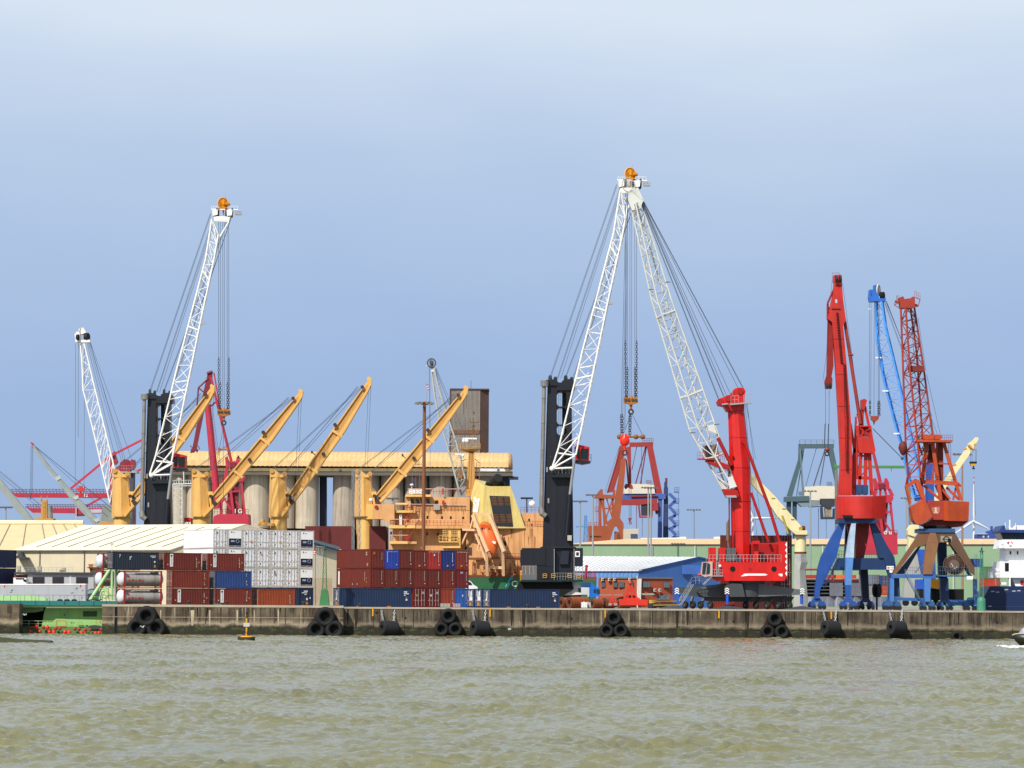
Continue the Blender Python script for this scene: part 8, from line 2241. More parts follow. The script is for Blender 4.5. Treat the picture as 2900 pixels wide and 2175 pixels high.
# cream ship cranes at the right
CRN = paint('cream_paint', 'D6CB9C', .5, .08, .04, .12, dirt='8A7C50')
GPD = paint('pedestal_grey', '9A9B98', .6, .1, .06, .2, dirt='8A7452')
Yp = 520.0
t = thing('ship_crane', 'cream ship crane with thick boom on a grey pedestal right of the red crane', 'crane', G(2285, Yp, GZ))
m = M(); m.poly([(2124, 1338), (2135, 1346), (2190, 1400), (2225, 1440), (2262, 1482), (2276, 1500), (2268, 1510), (2256, 1516), (2238, 1500), (2200, 1460), (2170, 1414), (2124, 1366)], Yp, 1.8); m.build('boom', CRN, t)
m = M()
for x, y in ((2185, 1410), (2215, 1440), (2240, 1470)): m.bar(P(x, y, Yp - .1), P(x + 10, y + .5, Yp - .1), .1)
m.poly([(2262, 1494), (2270, 1490), (2276, 1500), (2270, 1514), (2258, 1516), (2264, 1506)], Yp - .2, .4); m.pt((2215, 1460), (2232, 1512), Yp - .2, .18); m.build('boom_fittings', paint('cream_ochre', 'A88F3C', .6, .2), t)  # fittings in a darker ochre than the boom
m = M(); m.tube(P(2266.5, 1564, Yp + 1), P(2267, 1514, Yp + 1), 1.02, 1.02, 20); m.poly([(2252, 1502), (2286, 1502), (2286, 1514), (2256, 1514)], Yp - .4, 2.8); m.build('pedestal_top', CRN, t)
m = M(); m.tube(P(2266.5, 1568, Yp + 1), P(2266.5, 1563, Yp + 1), 1.1, 1.1, 20); m.disc(P(2276, 1496, Yp), (1, 0, 0), .45, .5, 12); m.poly([(2250, 1514.3), (2290, 1514.3), (2290, 1516), (2250, 1516)], Yp - .6, 3); m.build('slew_rust', RUST, t)
m = M(); m.loft([[P(x, y, Yp + d_) for x, d_ in ((a_, -.2), ((a_ + b_) / 2, -1.1), (b_, -.2), (b_, 2.2), (a_, 2.2))] for y, a_, b_ in ((1568.5, 2251, 2283), (1578, 2251, 2284), (1592, 2250, 2288), (1615, 2249, 2280), (1718, 2248, 2290))], True, False); m.build('pedestal', GPD, t)
Yp2 = 560.0
t = thing('ship_crane', 'slim cream ship crane with hook raised behind the orange crane', 'crane', G(2580, Yp2, GZ))
m = M(); m.poly([(2757, 1246), (2764, 1238), (2770, 1238), (2771, 1245), (2745, 1288), (2700, 1352), (2682, 1376), (2660, 1420), (2600, 1488), (2576, 1516), (2572, 1506), (2600, 1470), (2650, 1406), (2676, 1360), (2690, 1340), (2742, 1262), (2741, 1258)], Yp2, 1.4); m.build('boom', CRN, t)
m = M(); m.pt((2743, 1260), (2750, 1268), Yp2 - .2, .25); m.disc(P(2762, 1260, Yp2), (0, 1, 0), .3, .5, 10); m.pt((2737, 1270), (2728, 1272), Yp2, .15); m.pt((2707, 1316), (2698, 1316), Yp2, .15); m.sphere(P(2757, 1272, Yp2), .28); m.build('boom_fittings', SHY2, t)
m = M()
for x in (2748, 2766, 2753, 2763): m.pt((x, 1272), (x + (.5 if x < 2757 else -.5), 1308), Yp2, .035, None, None, 4)
m.pt((2758, 1328), (2758, 1335), Yp2, .03); m.build('rope', ROPE, t)
m = M(); m.poly([(2747, 1307), (2767, 1307), (2766, 1313), (2748, 1313)], Yp2 - .3, .8); m.pt((2757, 1320), (2757, 1327), Yp2, .15); m.pt((2753, 1327), (2761, 1327), Yp2, .12); m.build('hook', BLACK, t)
m = M(); m.poly([(2748, 1313.2), (2766, 1313.2), (2763, 1319), (2751, 1319)], Yp2 - .3, .8); m.build('hook_block', YEL, t)
m = M(); m.poly([(2571, 1500), (2580, 1486), (2600, 1484), (2604, 1500), (2590, 1520), (2572, 1514)], Yp2 - .4, 2.6); m.poly([(2573, 1520), (2596, 1520), (2586, 1560), (2572, 1560)], Yp2, 2); m.build('pedestal_top', CRN, t)
m = M(); m.poly([(2570, 1560.3), (2600, 1560.3), (2608, 1600), (2600, 1718), (2556, 1718)], Yp2, 3); m.build('pedestal', GPD, t)
# wind turbines
for hx, hy, Yt_, bl, lb in ((2758, 1476, 1900, (((0, -130), 1), ((-58, 38), 0), ((50, 26), 0)), 'white wind turbine with red tipped blade beyond the shed at the right'),
       (2132, 1467, 2100, (((-20, -66), 0), ((76, 0), 1), ((-30, 62), 0)), 'pale wind turbine half hidden behind the red crane tower')):
 t = thing('wind_turbine', lb, 'wind turbine', G(hx, Yt_, GZ))
 TW = paint('turbine_white', 'C6CCD4', .5, .04)
 k_ = S(Yt_)
 m = M(); m.tube(P(hx, 1700, Yt_ + 3), P(hx, hy + 4, Yt_ + 3), 5.2 * k_, 3.2 * k_, 14); m.build('tower', TW, t)
 m = M(); m.sphere(P(hx, hy, Yt_), 5 * k_, 12, 8, (1, 1.6, 1)); m.build('nacelle', TW, t)
 for (dx, dy), red in bl:
  m = M(); a_ = P(hx, hy, Yt_ - 1.5); b_ = P(hx + dx, hy + dy, Yt_ - 1.5); d_ = b_ - a_; pr = V((d_.z, 0, -d_.x)).normalized()
  m.loft([[a_ + d_ * f + pr * w_ * k_, a_ + d_ * f + V((0, w_ * k_ * .3, 0)), a_ + d_ * f - pr * w_ * k_ * .7, a_ + d_ * f - V((0, w_ * k_ * .3, 0))] for f, w_ in ((0, 2), (.15, 5), (.5, 3.4), (.85, 1.8), (1, .5))]); bd = m.build('blade', TW, t)
  if red:
   m = M()
   for f0, f1 in ((.82, .88), (.93, .98)): m.tube(a_ + d_ * f0, a_ + d_ * f1, 1.9 * k_, 1.2 * k_, 8)
   m.build('red_band', paint('turbine_red', 'B04A5A', .5), bd)
# blue pylon mast and blue deck house far right
t = thing('lattice_mast', 'blue lattice construction mast on the horizon left of the orange crane', 'mast', G(1656, 1500, GZ))
m = M(); q = [[P(x, y, 1500 + dy) for x, y in ((xx, 1460), (xx + s_ * 4, 1545))] for xx, s_, dy in ((1656, -1, 0), (1661, 1, 0), (1661, 1, 3), (1656, -1, 3))]
lattice(m, q, 10, .25, .15); m.bar(P(1630, 1492, 1500), P(1690, 1490, 1500), .6); m.build('lattice', paint('mast_far_blue', '4A78A8', .6), t)
t = thing('port_cabin', 'small blue cabin on the shed roof line left of the white ship', 'cabin', G(2790, 930, GZ))
m = M(); m.poly([(2767, 1512), (2840, 1512), (2840, 1560), (2767, 1560)], 940, 6); m.poly([(2797, 1504), (2815, 1500), (2840, 1500), (2840, 1512), (2797, 1512)], 943, 4); m.poly([(2807, 1490), (2812, 1490), (2812, 1504), (2807, 1504)], 943, 2); m.build('cabin_body', paint('cabin_blue', '2A478C', .5, .2), t)
m = M(); m.poly([(2783, 1517), (2788, 1517), (2788, 1523), (2783, 1523)], 939.7, .2); m.poly([(2797, 1517), (2801, 1517), (2801, 1523), (2797, 1523)], 939.7, .2); m.poly([(2767, 1511), (2797, 1511), (2797, 1513), (2767, 1513)], 939.6, 6); m.build('window', paint('cabin_pane', 'A8B4C8', .4), t)
t = thing('control_cabin', 'small beige control cabin with window behind the shed roof', 'cabin', G(1788, 930, GZ))
m = M(); m.poly([(1766, 1498), (1808, 1497), (1808, 1560), (1766, 1560)], 945, 5); m.build('wall', paint('cabin_beige', 'B5AC98', .7, .06), t)
m = M(); m.poly([(1786, 1512), (1805, 1512), (1805, 1530), (1786, 1530)], 944.7, .2); m.build('window', paint('cabin_glass_blue', '3E4C6A', .3), t)
# ------------------------------------------------------------------ light masts
def light_mast(px, top, Y, hw, label, base=None, col=None, nl=6, big=False):
 b = G(px, Y, GZ)
 t = thing('floodlight_mast', label, 'light mast', b, 'floodlight masts around the port')
 cl = col or paint('mast_grey', '8E9294', .5, .1, metal=.2)
 tp = P(px, top, Y)
 r0 = .42 if big else .16 + Y * .00022
 m = M(); m.tube(b, V((tp.x, Y, tp.z)), r0, r0 * .62, 10); m.build('pole', cl, t)
 k = S(Y)
 m = M()
 for i in range(nl):
  x = tp.x + (i / (nl - 1) - .5) * 2 * hw * k
  m.hexa([(x - .34, Y - .5, tp.z - .25), (x + .34, Y - .5, tp.z - .25), (x + .34, Y + .4, tp.z - .1), (x - .34, Y + .4, tp.z - .1), (x - .22, Y - .5, tp.z + .22), (x + .22, Y - .5, tp.z + .22), (x + .3, Y + .4, tp.z + .25), (x - .3, Y + .4, tp.z + .25)])
 m.bar((tp.x - hw * k, Y, tp.z), (tp.x + hw * k, Y, tp.z), .14)
 m.build('floodlight', paint('floodlight_brown', '5A524A', .6, .3), t)
 return t
light_mast(1643, 1420, 905 - 40, 18, 'floodlight mast right of the black crane tower, nearest to it', nl=7)
light_mast(1679, 1402, 880, 17, 'floodlight mast in front of the orange crane house')
light_mast(1836, 1381, 870, 17, 'floodlight mast in front of the red and blue gantry, left of a pair', nl=5)
light_mast(1843.5, 1382, 885, 17, 'floodlight mast in front of the red and blue gantry, right of a pair', nl=5)
light_mast(1965, 1444, 960, 17, 'lone floodlight mast on the horizon between gantry stairs and red crane', nl=5)
light_mast(2295, 1391, 880, 15, 'floodlight mast in front of the white house of the dark green gantry', nl=4)
light_mast(2567, 1411, 950, 13, 'floodlight mast at the left of the orange cab of the lattice crane', nl=4)
light_mast(2725, 1287, 640, 22, 'tall rusty floodlight mast behind the slim cream boom', nl=5, col=paint('mast_rust', '8A6E58', .7, .2, .2))
light_mast(16, 1437, 800, 16, 'floodlight mast at the left edge below the grey boom', nl=5)
light_mast(1492, 1411, 760, 14, 'cluster floodlight mast behind the ship stern right of the funnel', nl=6)
light_mast(1112, 1412, 740, 14, 'small floodlight cluster in front of the silos beside the ship bridge', nl=6)
# big brown mast with ring head
t = thing('floodlight_mast', 'tall brown pole mast with round floodlight ring in front of the ship', 'light mast', G(1198, 492, GZ))
m = M(); m.tube(G(1198, 492, GZ), P(1202, 1140, 492), .34, .27, 14); m.build('pole', paint('mast_brown', '7A4A2C', .65, .15, .2, .2), t)
m = M(); c = P(1202, 1140, 492); m.torus(c, (0, 0, 1), 1.15, .12, 24, 6)
for i in range(6): a = i * math.pi / 3; m.bar(c, c + V((math.cos(a) * 1.15, math.sin(a) * 1.15, 0)), .12)
for i in range(10):
 a = i * math.pi / 5; p_ = c + V((math.cos(a) * 1.4, math.sin(a) * 1.4, -.12)); m.box(p_.x - .22, p_.x + .22, p_.y - .18, p_.y + .18, p_.z - .18, p_.z + .14)
m.build('lamp_ring', paint('ring_grey', '6E6E66', .6, .2), t)
m = M(); m.tube(c, c + V((0, 0, .25)), .55, .2, 14); m.tube(c + V((-.5, 0, -.35)), c + V((.5, 0, -.35)), .05); m.build('beacon_cap', paint('cap_orange_red', 'B24A28', .5), t)
m = M(); m.tube(c + V((.35, .3, .2)), P(1209, 1082, 492), .03); m.build('rod', STEEL, t)
t = thing('windsock', 'red and white windsock on the top of the brown mast', 'windsock', P(1211, 1100, 492))
def sock(m2, p0, p1, r0, r1, mats, parent):
 p0 = V(p0); p1 = V(p1)
 for i in range(5):
  m = M(); m.tube(p0.lerp(p1, i / 5), p0.lerp(p1, (i + 1) / 5), r0 + (r1 - r0) * i / 5, r0 + (r1 - r0) * (i + 1) / 5, 10, True); m.build('sock_band', mats[i % 2], parent)
SRW = (paint('sock_red', 'C03A3A', .6), paint('sock_white', 'D4D0D0', .6))
sock(None, P(1209, 1089, 492), P(1214, 1105, 492), .2, .14, SRW, t)
# near windsock pole, beacons, ladder tower
t = thing('windsock_pole', 'thin dark pole with red and white windsock beside the green beacon', 'windsock', G(893, 447, GZ + .0))
m = M(); m.tube(G(893, 447.4, GZ), P(893, 1560, 447.4), .05, .035, 6); m.build('pole', paint('pole_dark_red', '4A2A28', .6), t)
sock(None, P(893, 1559, 447.4), P(890, 1571, 447.4), .2, .17, SRW, t)
GB1 = paint('beacon_green', '2E6A3C', .55, .15, .05, .1); GB2 = paint('beacon_green_pale', '3E7E64', .55, .15, .05)
def beacon(px, Y, hb, top, label, round_=False, mat=GB1):
 b = G(px, Y, GZ); k = S(Y)
 t = thing('harbour_light', label, 'beacon', b)
 m = M(); w0 = 14.5 * k; w1 = 9.5 * k; h = hb * k
 if not round_:
  m.hexa([b + V((-w0, -w0, 0)), b + V((w0, -w0, 0)), b + V((w0, w0, 0)), b + V((-w0, w0, 0)), b + V((-w1, -w1, h)), b + V((w1, -w1, h)), b + V((w1, w1, h)), b + V((-w1, w1, h))])
  m.hexa([b + V((-w1, -w1, h)), b + V((w1, -w1, h)), b + V((w1, w1, h)), b + V((-w1, w1, h)), b + V((-w1 * .5, -w1 * .5, h + .25)), b + V((w1 * .5, -w1 * .5, h + .25)), b + V((w1 * .5, w1 * .5, h + .25)), b + V((-w1 * .5, w1 * .5, h + .25))])
 else:
  m.loft([[b + V((math.cos(2 * math.pi * i / 18) * r, math.sin(2 * math.pi * i / 18) * r, z)) for i in range(18)] for r, z in ((w0 * .9, 0), (w0 * .85, h * .6), (w0 * .78, h * .85), (w0 * .4, h), (.05, h + .05))])
 m.build('base', mat, t)
 tp = P(px + 1, top, Y); m = M(); s0 = .32; s1 = .16
 ch = [[b + V((sx * s0, sy * s0, h)), V((tp.x + sx * s1, Y + sy * s1, tp.z))] for sx, sy in ((-1, -1), (1, -1), (1, 1), (-1, 1))]
 lattice(m, ch, 9, .05, .03); m.build('lattice', mat, t)
 m = M(); m.disc(tp + V((0, 0, .05)), (0, 0, 1), .45, .08, 12); m.tube(tp, tp + V((0, 0, .6)), .16, .12, 10); m.tube(tp + V((.1, 0, .5)), tp + V((.2, 0, 1.3)), .025); m.build('lantern', paint('lantern_dark', '30443A', .5), t)
beacon(919, 444.3, 46, 1556, 'green pyramid based harbour light on the nearer quay left of the brown container wall')
beacon(2779, 449, 40, 1562, 'rounded green harbour light base with thin mast beside the white ship', True, GB2)
t = thing('ladder_tower', 'thin silver scaffold ladder standing behind the green beacon', 'ladder', G(905, 447, GZ))
m = M()
for x in (896, 909): m.ladder(P(x, 1655, 447), P(x + 1, 1548, 447), V((.3, 0, 0)), 26, .025)
m.pt((896, 1548), (910, 1548), 447, .03); m.pt((896, 1580), (910, 1580), 447, .03); m.tube(G(896, 447, GZ), P(896, 1655, 447), .03); m.tube(G(910, 447, GZ), P(910, 1655, 447), .03)
m.build('ladder_frame', STEEL, t)
t = thing('lattice_mast', 'white lattice mast with cross platform right of the left charcoal crane', 'mast', G(505, 560, GZ))
m = M(); lattice(m, [[P(x, y, 560 + dy) for y in (1490, 1370)] for x, dy in ((490, 0), (516, 0), (516, 2), (490, 2))], 9, .12, .04)
m.pt((484, 1372), (542, 1370), 560, .12); m.pt((484, 1377), (542, 1376), 560, .08); m.pt((521, 1372), (520, 1334), 560, .12); m.pt((507, 1372), (507, 1352), 560, .1); m.pt((500, 1357), (514, 1357), 560, .1)
m.rail(P(486, 1371, 560), P(540, 1370, 560), .7, 8, .05, False)
m.build('lattice', paint('mast_white', 'C9C9C4', .5), t)
t = thing('red_tank', 'small red and white marker box on the roof line below the second yellow crane', 'box', G(533, 545, GZ))
m = M(); m.poly([(521, 1466), (540, 1466), (540, 1478), (521, 1478)], 545, 1); m.build('upper_panel', REDP, t)
m = M(); m.poly([(521, 1478.2), (540, 1478.2), (540, 1500), (521, 1500)], 545, 1); m.build('lower_panel', WHITE, t)
m = M(); m.poly([(540.2, 1467), (546, 1470), (546, 1500), (540.2, 1500)], 545, 1); m.poly([(527, 1481), (529, 1481), (531, 1485), (534, 1481), (536, 1481), (532, 1487), (530, 1487)], 544.95, .05); m.build('marking', paint('marker_ink', '3A2A30', .6), t)
t = thing('capstan_platform', 'small yellow winch on the ship deck left of the third crane pedestal', 'winch', G(750, 538, 10))
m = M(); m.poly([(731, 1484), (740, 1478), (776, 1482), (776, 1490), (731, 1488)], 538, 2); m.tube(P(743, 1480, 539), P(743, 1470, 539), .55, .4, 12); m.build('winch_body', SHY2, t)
# ------------------------------------------------------------------ cargo on the quay
COIL = paint('coil_rust', '8A4222', .75, .25, .15, scale=1.2); COILF = paint('coil_face', '5E3420', .8, .25, .2, scale=2)
def coil(px, py, r, Y, ln, label, yaw=.35):
 k = S(Y); rr = r * k
 c = P(px, py, Y); c.z = GZ + rr
 t = thing('steel_coil', label, 'steel coil', V((c.x, c.y, GZ)), 'rusty steel coils lying on the quay')
 ax = V((math.cos(yaw) , math.sin(yaw), 0))
 m = M(); n = 28; x, y, z = m.frame(c, c + ax)
 ring = lambda a, r_: [c + ax * a + (x * math.cos(2 * math.pi * i / n) + y * math.sin(2 * math.pi * i / n)) * r_ for i in range(n)]
 m.loft([ring(0, rr), ring(ln, rr)], False); m.loft([ring(ln, rr), ring(ln, rr * .4)], False)
 m.build('wrap', COIL, t)
 m = M(); m.loft([ring(ln, rr * .42), ring(0, rr * .42), ring(-.02, rr * .45), ring(-.02, rr * .98)], False, False); m.build('face', COILF, t)
 m = M()
 for f in (.33, .66): m.torus(c + ax * ln * f, ax, rr * 1.005, .02, n, 4)
 m.build('strap', paint('strap_dark', '33201A', .6), t)
 m = M(); m.disc(c + ax * (ln * .5), ax, rr * .40, ln * .9, 18); m.build('hole_shade', DARK, t)  # dark plug paints the shade inside the coil bore
coil(1612, 1697, 16, 463, 1.6, 'rusty steel coil, front of the row before the white truck', .62)
coil(1624, 1697, 16, 465.2, 1.6, 'rusty steel coil, second of the row before the white truck', .62)
coil(1637, 1697, 16, 467.4, 1.5, 'rusty steel coil, third of the row before the white truck', .62)
coil(1589, 1697, 15, 464.5, 1.3, 'rusty steel coil half hidden behind the long blue container end', .62)
coil(1676, 1700, 13.5, 463, 2.0, 'rusty steel coil below the blue truck, left of two', .75)
coil(1711, 1698, 15, 465, 2.0, 'dark faced rusty steel coil below the blue truck, right of two', .75)
coil(1752, 1697, 13, 474, 2.0, 'orange rusted steel coil behind the red spreader', .5)
for i, (x, lb) in enumerate(((1652, 'white plastic liquid tote beside the rusty coils, left of two'), (1662, 'dingy white plastic tote beside the rusty coils, right of two'))):
 b = G(x - 6, 459 + i * 1.2, GZ)
 t = thing('liquid_tote', lb, 'tote', b, 'white liquid totes')
 m = M(); m.box(b.x, b.x + .95, b.y, b.y + .9, GZ + .14, GZ + .95); m.tube(b + V((.45, .4, .95)), b + V((.45, .4, 1.02)), .12); m.build('tank', paint('tote_white%d' % i, 'D2D2CC' if not i else 'A8A498', .5, .1), t)
 m = M(); m.box(b.x - .02, b.x + .97, b.y - .02, b.y + .92, GZ + .0, GZ + .13)
 for j in range(4): m.box(b.x + .05 + j * .28, b.x + .07 + j * .28, b.y - .02, b.y - .005, GZ + .14, GZ + .95)
 m.build('cage', STEEL, t)
def truck(px, Y, col, label, w, top, flip=False, defl=True):
 b = G(px, Y, GZ)
 t = thing('truck', label, 'truck', b)
 k = S(Y)
 return t
t = thing('truck', 'white truck tractor with wind deflector parked behind the rusty coils', 'truck', G(1620, 482, GZ))
m = M(); m.poly([(1594, 1648), (1620, 1646), (1634, 1651), (1646, 1660), (1647, 1684), (1600, 1686), (1594, 1686)], 482, 2.4); m.build('cab', paint('truck_white', 'D2D0CA', .4, .05, .02), t)
m = M(); m.poly([(1594, 1643), (1620, 1644), (1634, 1651), (1620, 1645.8), (1594, 1647.8)], 482.1, 2.2); m.build('wind_deflector', WHITE, t)
m = M(); m.poly([(1637, 1666), (1644, 1666), (1645, 1678), (1638, 1677)], 481.94, .1); m.poly([(1617, 1648), (1618, 1648), (1618, 1684), (1617, 1684)], 481.95, .08); m.build('window', GLASS, t)
m = M()
for x in (1606, 1638): m.disc(P(x, 1704, 482.1), (0, 1, 0), .5, .4, 16)
m.poly([(1594, 1686.2), (1646, 1685), (1646, 1696), (1594, 1696)], 482.2, 2); m.build('wheel', BLACK, t)
t = thing('truck', 'bright blue truck cab with sun visor parked behind the steel coils', 'truck', G(1675, 478, GZ))
m = M(); m.poly([(1645, 1652), (1676, 1650), (1680, 1654), (1686, 1663), (1698, 1665), (1700, 1684), (1696, 1688), (1668, 1692), (1668, 1664), (1646, 1662)], 478, 2.4); m.build('cab', paint('truck_blue', '1660B4', .4, .1), t)
m = M(); m.poly([(1682, 1668), (1688, 1669), (1688, 1680), (1681, 1678)], 477.94, .1); m.poly([(1690, 1669), (1698, 1669), (1699, 1681), (1690, 1681)], 477.94, .1); m.build('window', GLASS, t)
m = M(); m.poly([(1646, 1650), (1672, 1650), (1672, 1660), (1646, 1661)], 477.9, .15); m.build('roof_spoiler', paint('spoiler_navy', '1A3E6A', .5), t)
m = M(); m.poly([(1646, 1663), (1669, 1664), (1669, 1688), (1664, 1692), (1664, 1684), (1646, 1684)], 477.8, .15); m.build('side_panel', paint('panel_pale_grey', 'B0B4B8', .5), t)
m = M()
for x in (1655, 1688): m.disc(P(x, 1704, 478.2), (0, 1, 0), .5, .4, 16)
m.build('wheel', BLACK, t)
t = thing('mooring_jib', 'red davit post with railing behind the blue truck', 'post', G(1662, 530, GZ))
m = M(); m.pt((1661, 1604), (1658, 1640), 530, .25); m.disc(P(1661, 1604, 530), (0, 1, 0), .3, .3, 10); m.rail(P(1654, 1645, 530), P(1688, 1645, 530), 1.4, 8, .05); m.rail(P(1668, 1636, 531), P(1686, 1640, 531), 1.2, 5, .05); m.build('post', paint('davit_crimson', '8E2432', .6, .15), t)
t = thing('lifting_spreader', 'orange red lifting spreader frame with triangular top resting on the quay', 'spreader', G(1795, 455, GZ))
m = M(); c = 455.0
m.poly([(1753, 1698), (1758, 1696), (1835, 1698), (1834, 1714), (1754, 1714)], c, 1.1); m.poly([(1769, 1693), (1812, 1693), (1812, 1697.5), (1766, 1697.5)], c + .2, .8); m.build('beam', paint('spreader_red', 'C22A18', .5, .15, .08, .1), t)
m = M()
for a_, b_, w_ in (((1785, 1652), (1776, 1693), .3), ((1785, 1652), (1804, 1693), .3), ((1785, 1652), (1772, 1680), .2), ((1779, 1672), (1799, 1672), .25), ((1776, 1684), (1802, 1684), .25), ((1786, 1650), (1790, 1693), .2)): m.bar(P(*a_, c + .6), P(*b_, c + .6), w_)
m.sphere(P(1785, 1651, c + .6), .3); m.poly([(1764, 1681), (1775, 1681), (1773, 1696), (1766, 1696)], c + .3, .3); m.build('frame', paint('spreader_red2', 'B8301C', .5, .15, .06), t)
t = thing('hook_frame', 'small red lifting clamp standing beside the red spreader', 'clamp', G(1735, 456, GZ))
m = M()
for a_, b_, w_ in (((1735, 1682), (1726, 1712), .22), ((1735, 1682), (1733, 1698), .25), ((1733, 1700), (1744, 1714), .2), ((1744, 1694), (1744, 1712), .18), ((1726, 1710), (1746, 1710), .3), ((1727, 1700), (1746, 1700), .15)): m.bar(P(*a_, 456), P(*b_, 456), w_)
m.build('clamp_frame', paint('clamp_red', 'B23426', .6, .2, .1), t)
m = M(); m.poly([(1723, 1709), (1732, 1708), (1732, 1715), (1723, 1715)], 455.8, .6); m.poly([(1739, 1708), (1748, 1708), (1748, 1715), (1739, 1715)], 455.8, .6); m.build('pad', paint('clamp_pad_grey', '8E8480', .6, .2), t)
t = thing('fuel_tank', 'yellow round tank standing before the brick house', 'tank', G(1848, 500, GZ))
m = M(); p_ = G(1847.5, 500, GZ); m.tube(p_ + V((0, 0, .3)), p_ + V((0, 0, 1.4)), .6, .6, 18); m.build('drum', paint('tank_ochre', 'B5913E', .55, .1, .05), t)
m = M(); m.box(p_.x - .7, p_.x + .7, p_.y - .7, p_.y + .7, GZ, GZ + .29); m.build('stand', DARK, t)
t = thing('pipe_rack', 'low yellow rack holding a row of dark drums left of the red crane', 'rack', G(1890, 470, GZ))
m = M(); m.poly([(1845, 1701), (1918, 1701), (1918, 1704), (1845, 1704)], 470, .8); m.poly([(1850, 1712), (1925, 1711), (1925, 1715), (1850, 1716)], 468, .6); m.build('rack_bar', paint('rack_ochre', '8A6A1E', .6, .2, .2), t)
for i in range(9):
 m = M(); p_ = G(1843 + i * 9, 469, GZ + .5 + .08 * (i % 3)); m.disc(p_, (.2, 1, 0), .36, 1.0, 14); d_ = m.build('drum', paint('drum_black', '24262A', .6, .2), t)
t = thing('flag_pole', 'pale pole leaning beside the corner pillar of the brick house', 'pole', G(1805, 560, GZ))
m = M(); m.tube(G(1805, 560, GZ), P(1805, 1642, 560), .1, .06); m.tube(P(1805, 1648, 560), P(1804, 1630, 560), .06); m.build('pole', WHITE, t)
for i, (x0, x1, c_, lb) in enumerate(((1247, 1275, '8E8E84', 'grey wooden crate pair on the quay in front of the orange container'), (1283, 1304, '9A8288', 'pinkish crate on the quay in front of the light blue container'))):
 b = G(x0, 450.4, GZ); w_ = (x1 - x0) * S(450.4)
 t = thing('low_crate', lb, 'crate', b)
 m = M(); m.box(b.x, b.x + w_, b.y, b.y + .9, GZ + .1, GZ + .62); m.build('body', paint('crate_%d' % i, c_, .7, .15), t)
 m = M()
 for f in (0, .33, .66, .97): m.box(b.x + w_ * f - .03, b.x + w_ * f + .04, b.y - .03, b.y - .004, GZ + .1, GZ + .62)
 m.box(b.x, b.x + w_, b.y + .02, b.y + .8, GZ, GZ + .095); m.build('batten', paint('batten_grey', '6E6A60', .7), t)
t = thing('rope_pile', 'green and grey rope heap on the nearer quay edge', 'rope', G(615, 443.6, 4.5))
m = M()
for i in range(7): m.torus(G(612 + i * 2.2, 443.6, 4.56), (.2 * math.sin(i), .1, 1), .26 - .01 * i, .05, 14, 6)
m.build('coil', paint('rope_teal', '4E7A70', .8, .2), t)
t = thing('parked_car', 'white car roof showing above the blue container by the green ship hull', 'car', G(1335, 497, GZ))
m = M(); m.poly([(1318, 1690), (1318, 1644), (1325, 1642), (1334, 1647), (1341, 1656), (1352, 1662), (1354, 1690)], 497, 2); m.build('body', paint('van_white', 'D6D6D6', .35, .04), t)
m = M(); m.poly([(1326, 1646), (1334, 1650), (1338, 1657), (1326, 1657)], 496.95, .1); m.build('window', GLASS, t)
m = M()
for x in (1324, 1347): m.disc(P(x, 1700, 497.1), (0, 1, 0), .35, .3, 14)
m.poly([(1318, 1690.2), (1354, 1690.2), (1354, 1698), (1318, 1698)], 497.2, 1.6); m.build('wheel', BLACK, t)
# rack of mixed containers far behind the right hand cranes
GD = 'small distant containers behind the blue legged crane'
def far_box(x0, y1, Y, col, label, end='door', yaw=90 + 29, H=2.7):
 z = P(x0, y1, Y).z
 p_ = P(x0, y1, Y); p_.z = max(z, GZ)
 return container(V((p_.x, Y, p_.z)) + UX * CW, yaw, L20, H, col, label, GD, end)
for i in range(13): far_box(2296 + 25 * i, 1718, 790, ['9AA0AC', '8A909C', '7E8698'][i % 3], 'grey container doors in the low row behind the crane wheels, %s from the grey pedestal' % ORD[i])
for x, y, c_, lb in ((2352, 1688, '6E7078', 'plain grey container between left and front blue legs'), (2412, 1688, '6A6C76', 'plain grey container between front and rear blue legs')):
 p_ = P(x, y, 790); container(V((p_.x, 790, p_.z)), 0, 3.3, 3.6, c_, lb, GD, 'corr', rust=.02)
for x, y, c_, lb in ((2470, 1656, '6C7484', 'grey distant container upper level left of the blue one'), (2497, 1658, '2E3E6E', 'dark blue distant container above the orange one'), (2499, 1686, 'BE4A1C', 'orange distant container between the blue crane legs'), (2472, 1686, '8A8A90', 'light grey distant container left of the orange one')):
 far_box(x, y, 790, c_, lb)
t = thing('cassette_rack', 'long grey freight rack with red and orange loads behind the blue crane legs', 'rack', G(2370, 800, GZ))
m = M()
for y in (1612, 1640, 1649, 1659, 1669, 1679): m.poly([(2280, y), (2440, y), (2440, y + 3), (2280, y + 3)], 800, 4)
for x in (2280, 2320, 2360, 2400, 2438): m.poly([(x, 1612), (x + 2, 1612), (x + 2, 1714), (x, 1714)], 799.6, 4.8)
m.poly([(2280, 1643), (2440, 1643), (2440, 1712), (2280, 1712)], 803, 1)
m.build('rack_frame', paint('rack_slate', '4A4C50', .7, .15, .1), t)
for x0, x1, c_ in ((2282, 2318, '9E2A1E'), (2340, 2364, 'A8321E'), (2367, 2392, 'D8581C'), (2414, 2424, 'B83A20'), (2425, 2438, '9A9C9A')):
 m = M(); m.poly([(x0, 1628), (x1, 1628), (x1, 1638), (x0, 1638)], 799.8, 3.6); m.build('load', paint('load_' + c_, c_, .5, .15), t)
m = M(); m.poly([(2280, 1608.5), (2440, 1608.5), (2440, 1610), (2280, 1610)], 799.5, .5); m.poly([(2340, 1645), (2440, 1645), (2440, 1646.5), (2340, 1646.5)], 799.3, .5); m.build('red_rail', REDP, t)
t = thing('cable_drum', 'black upright cable drum behind the rear blue leg', 'drum', G(2481, 480, GZ))
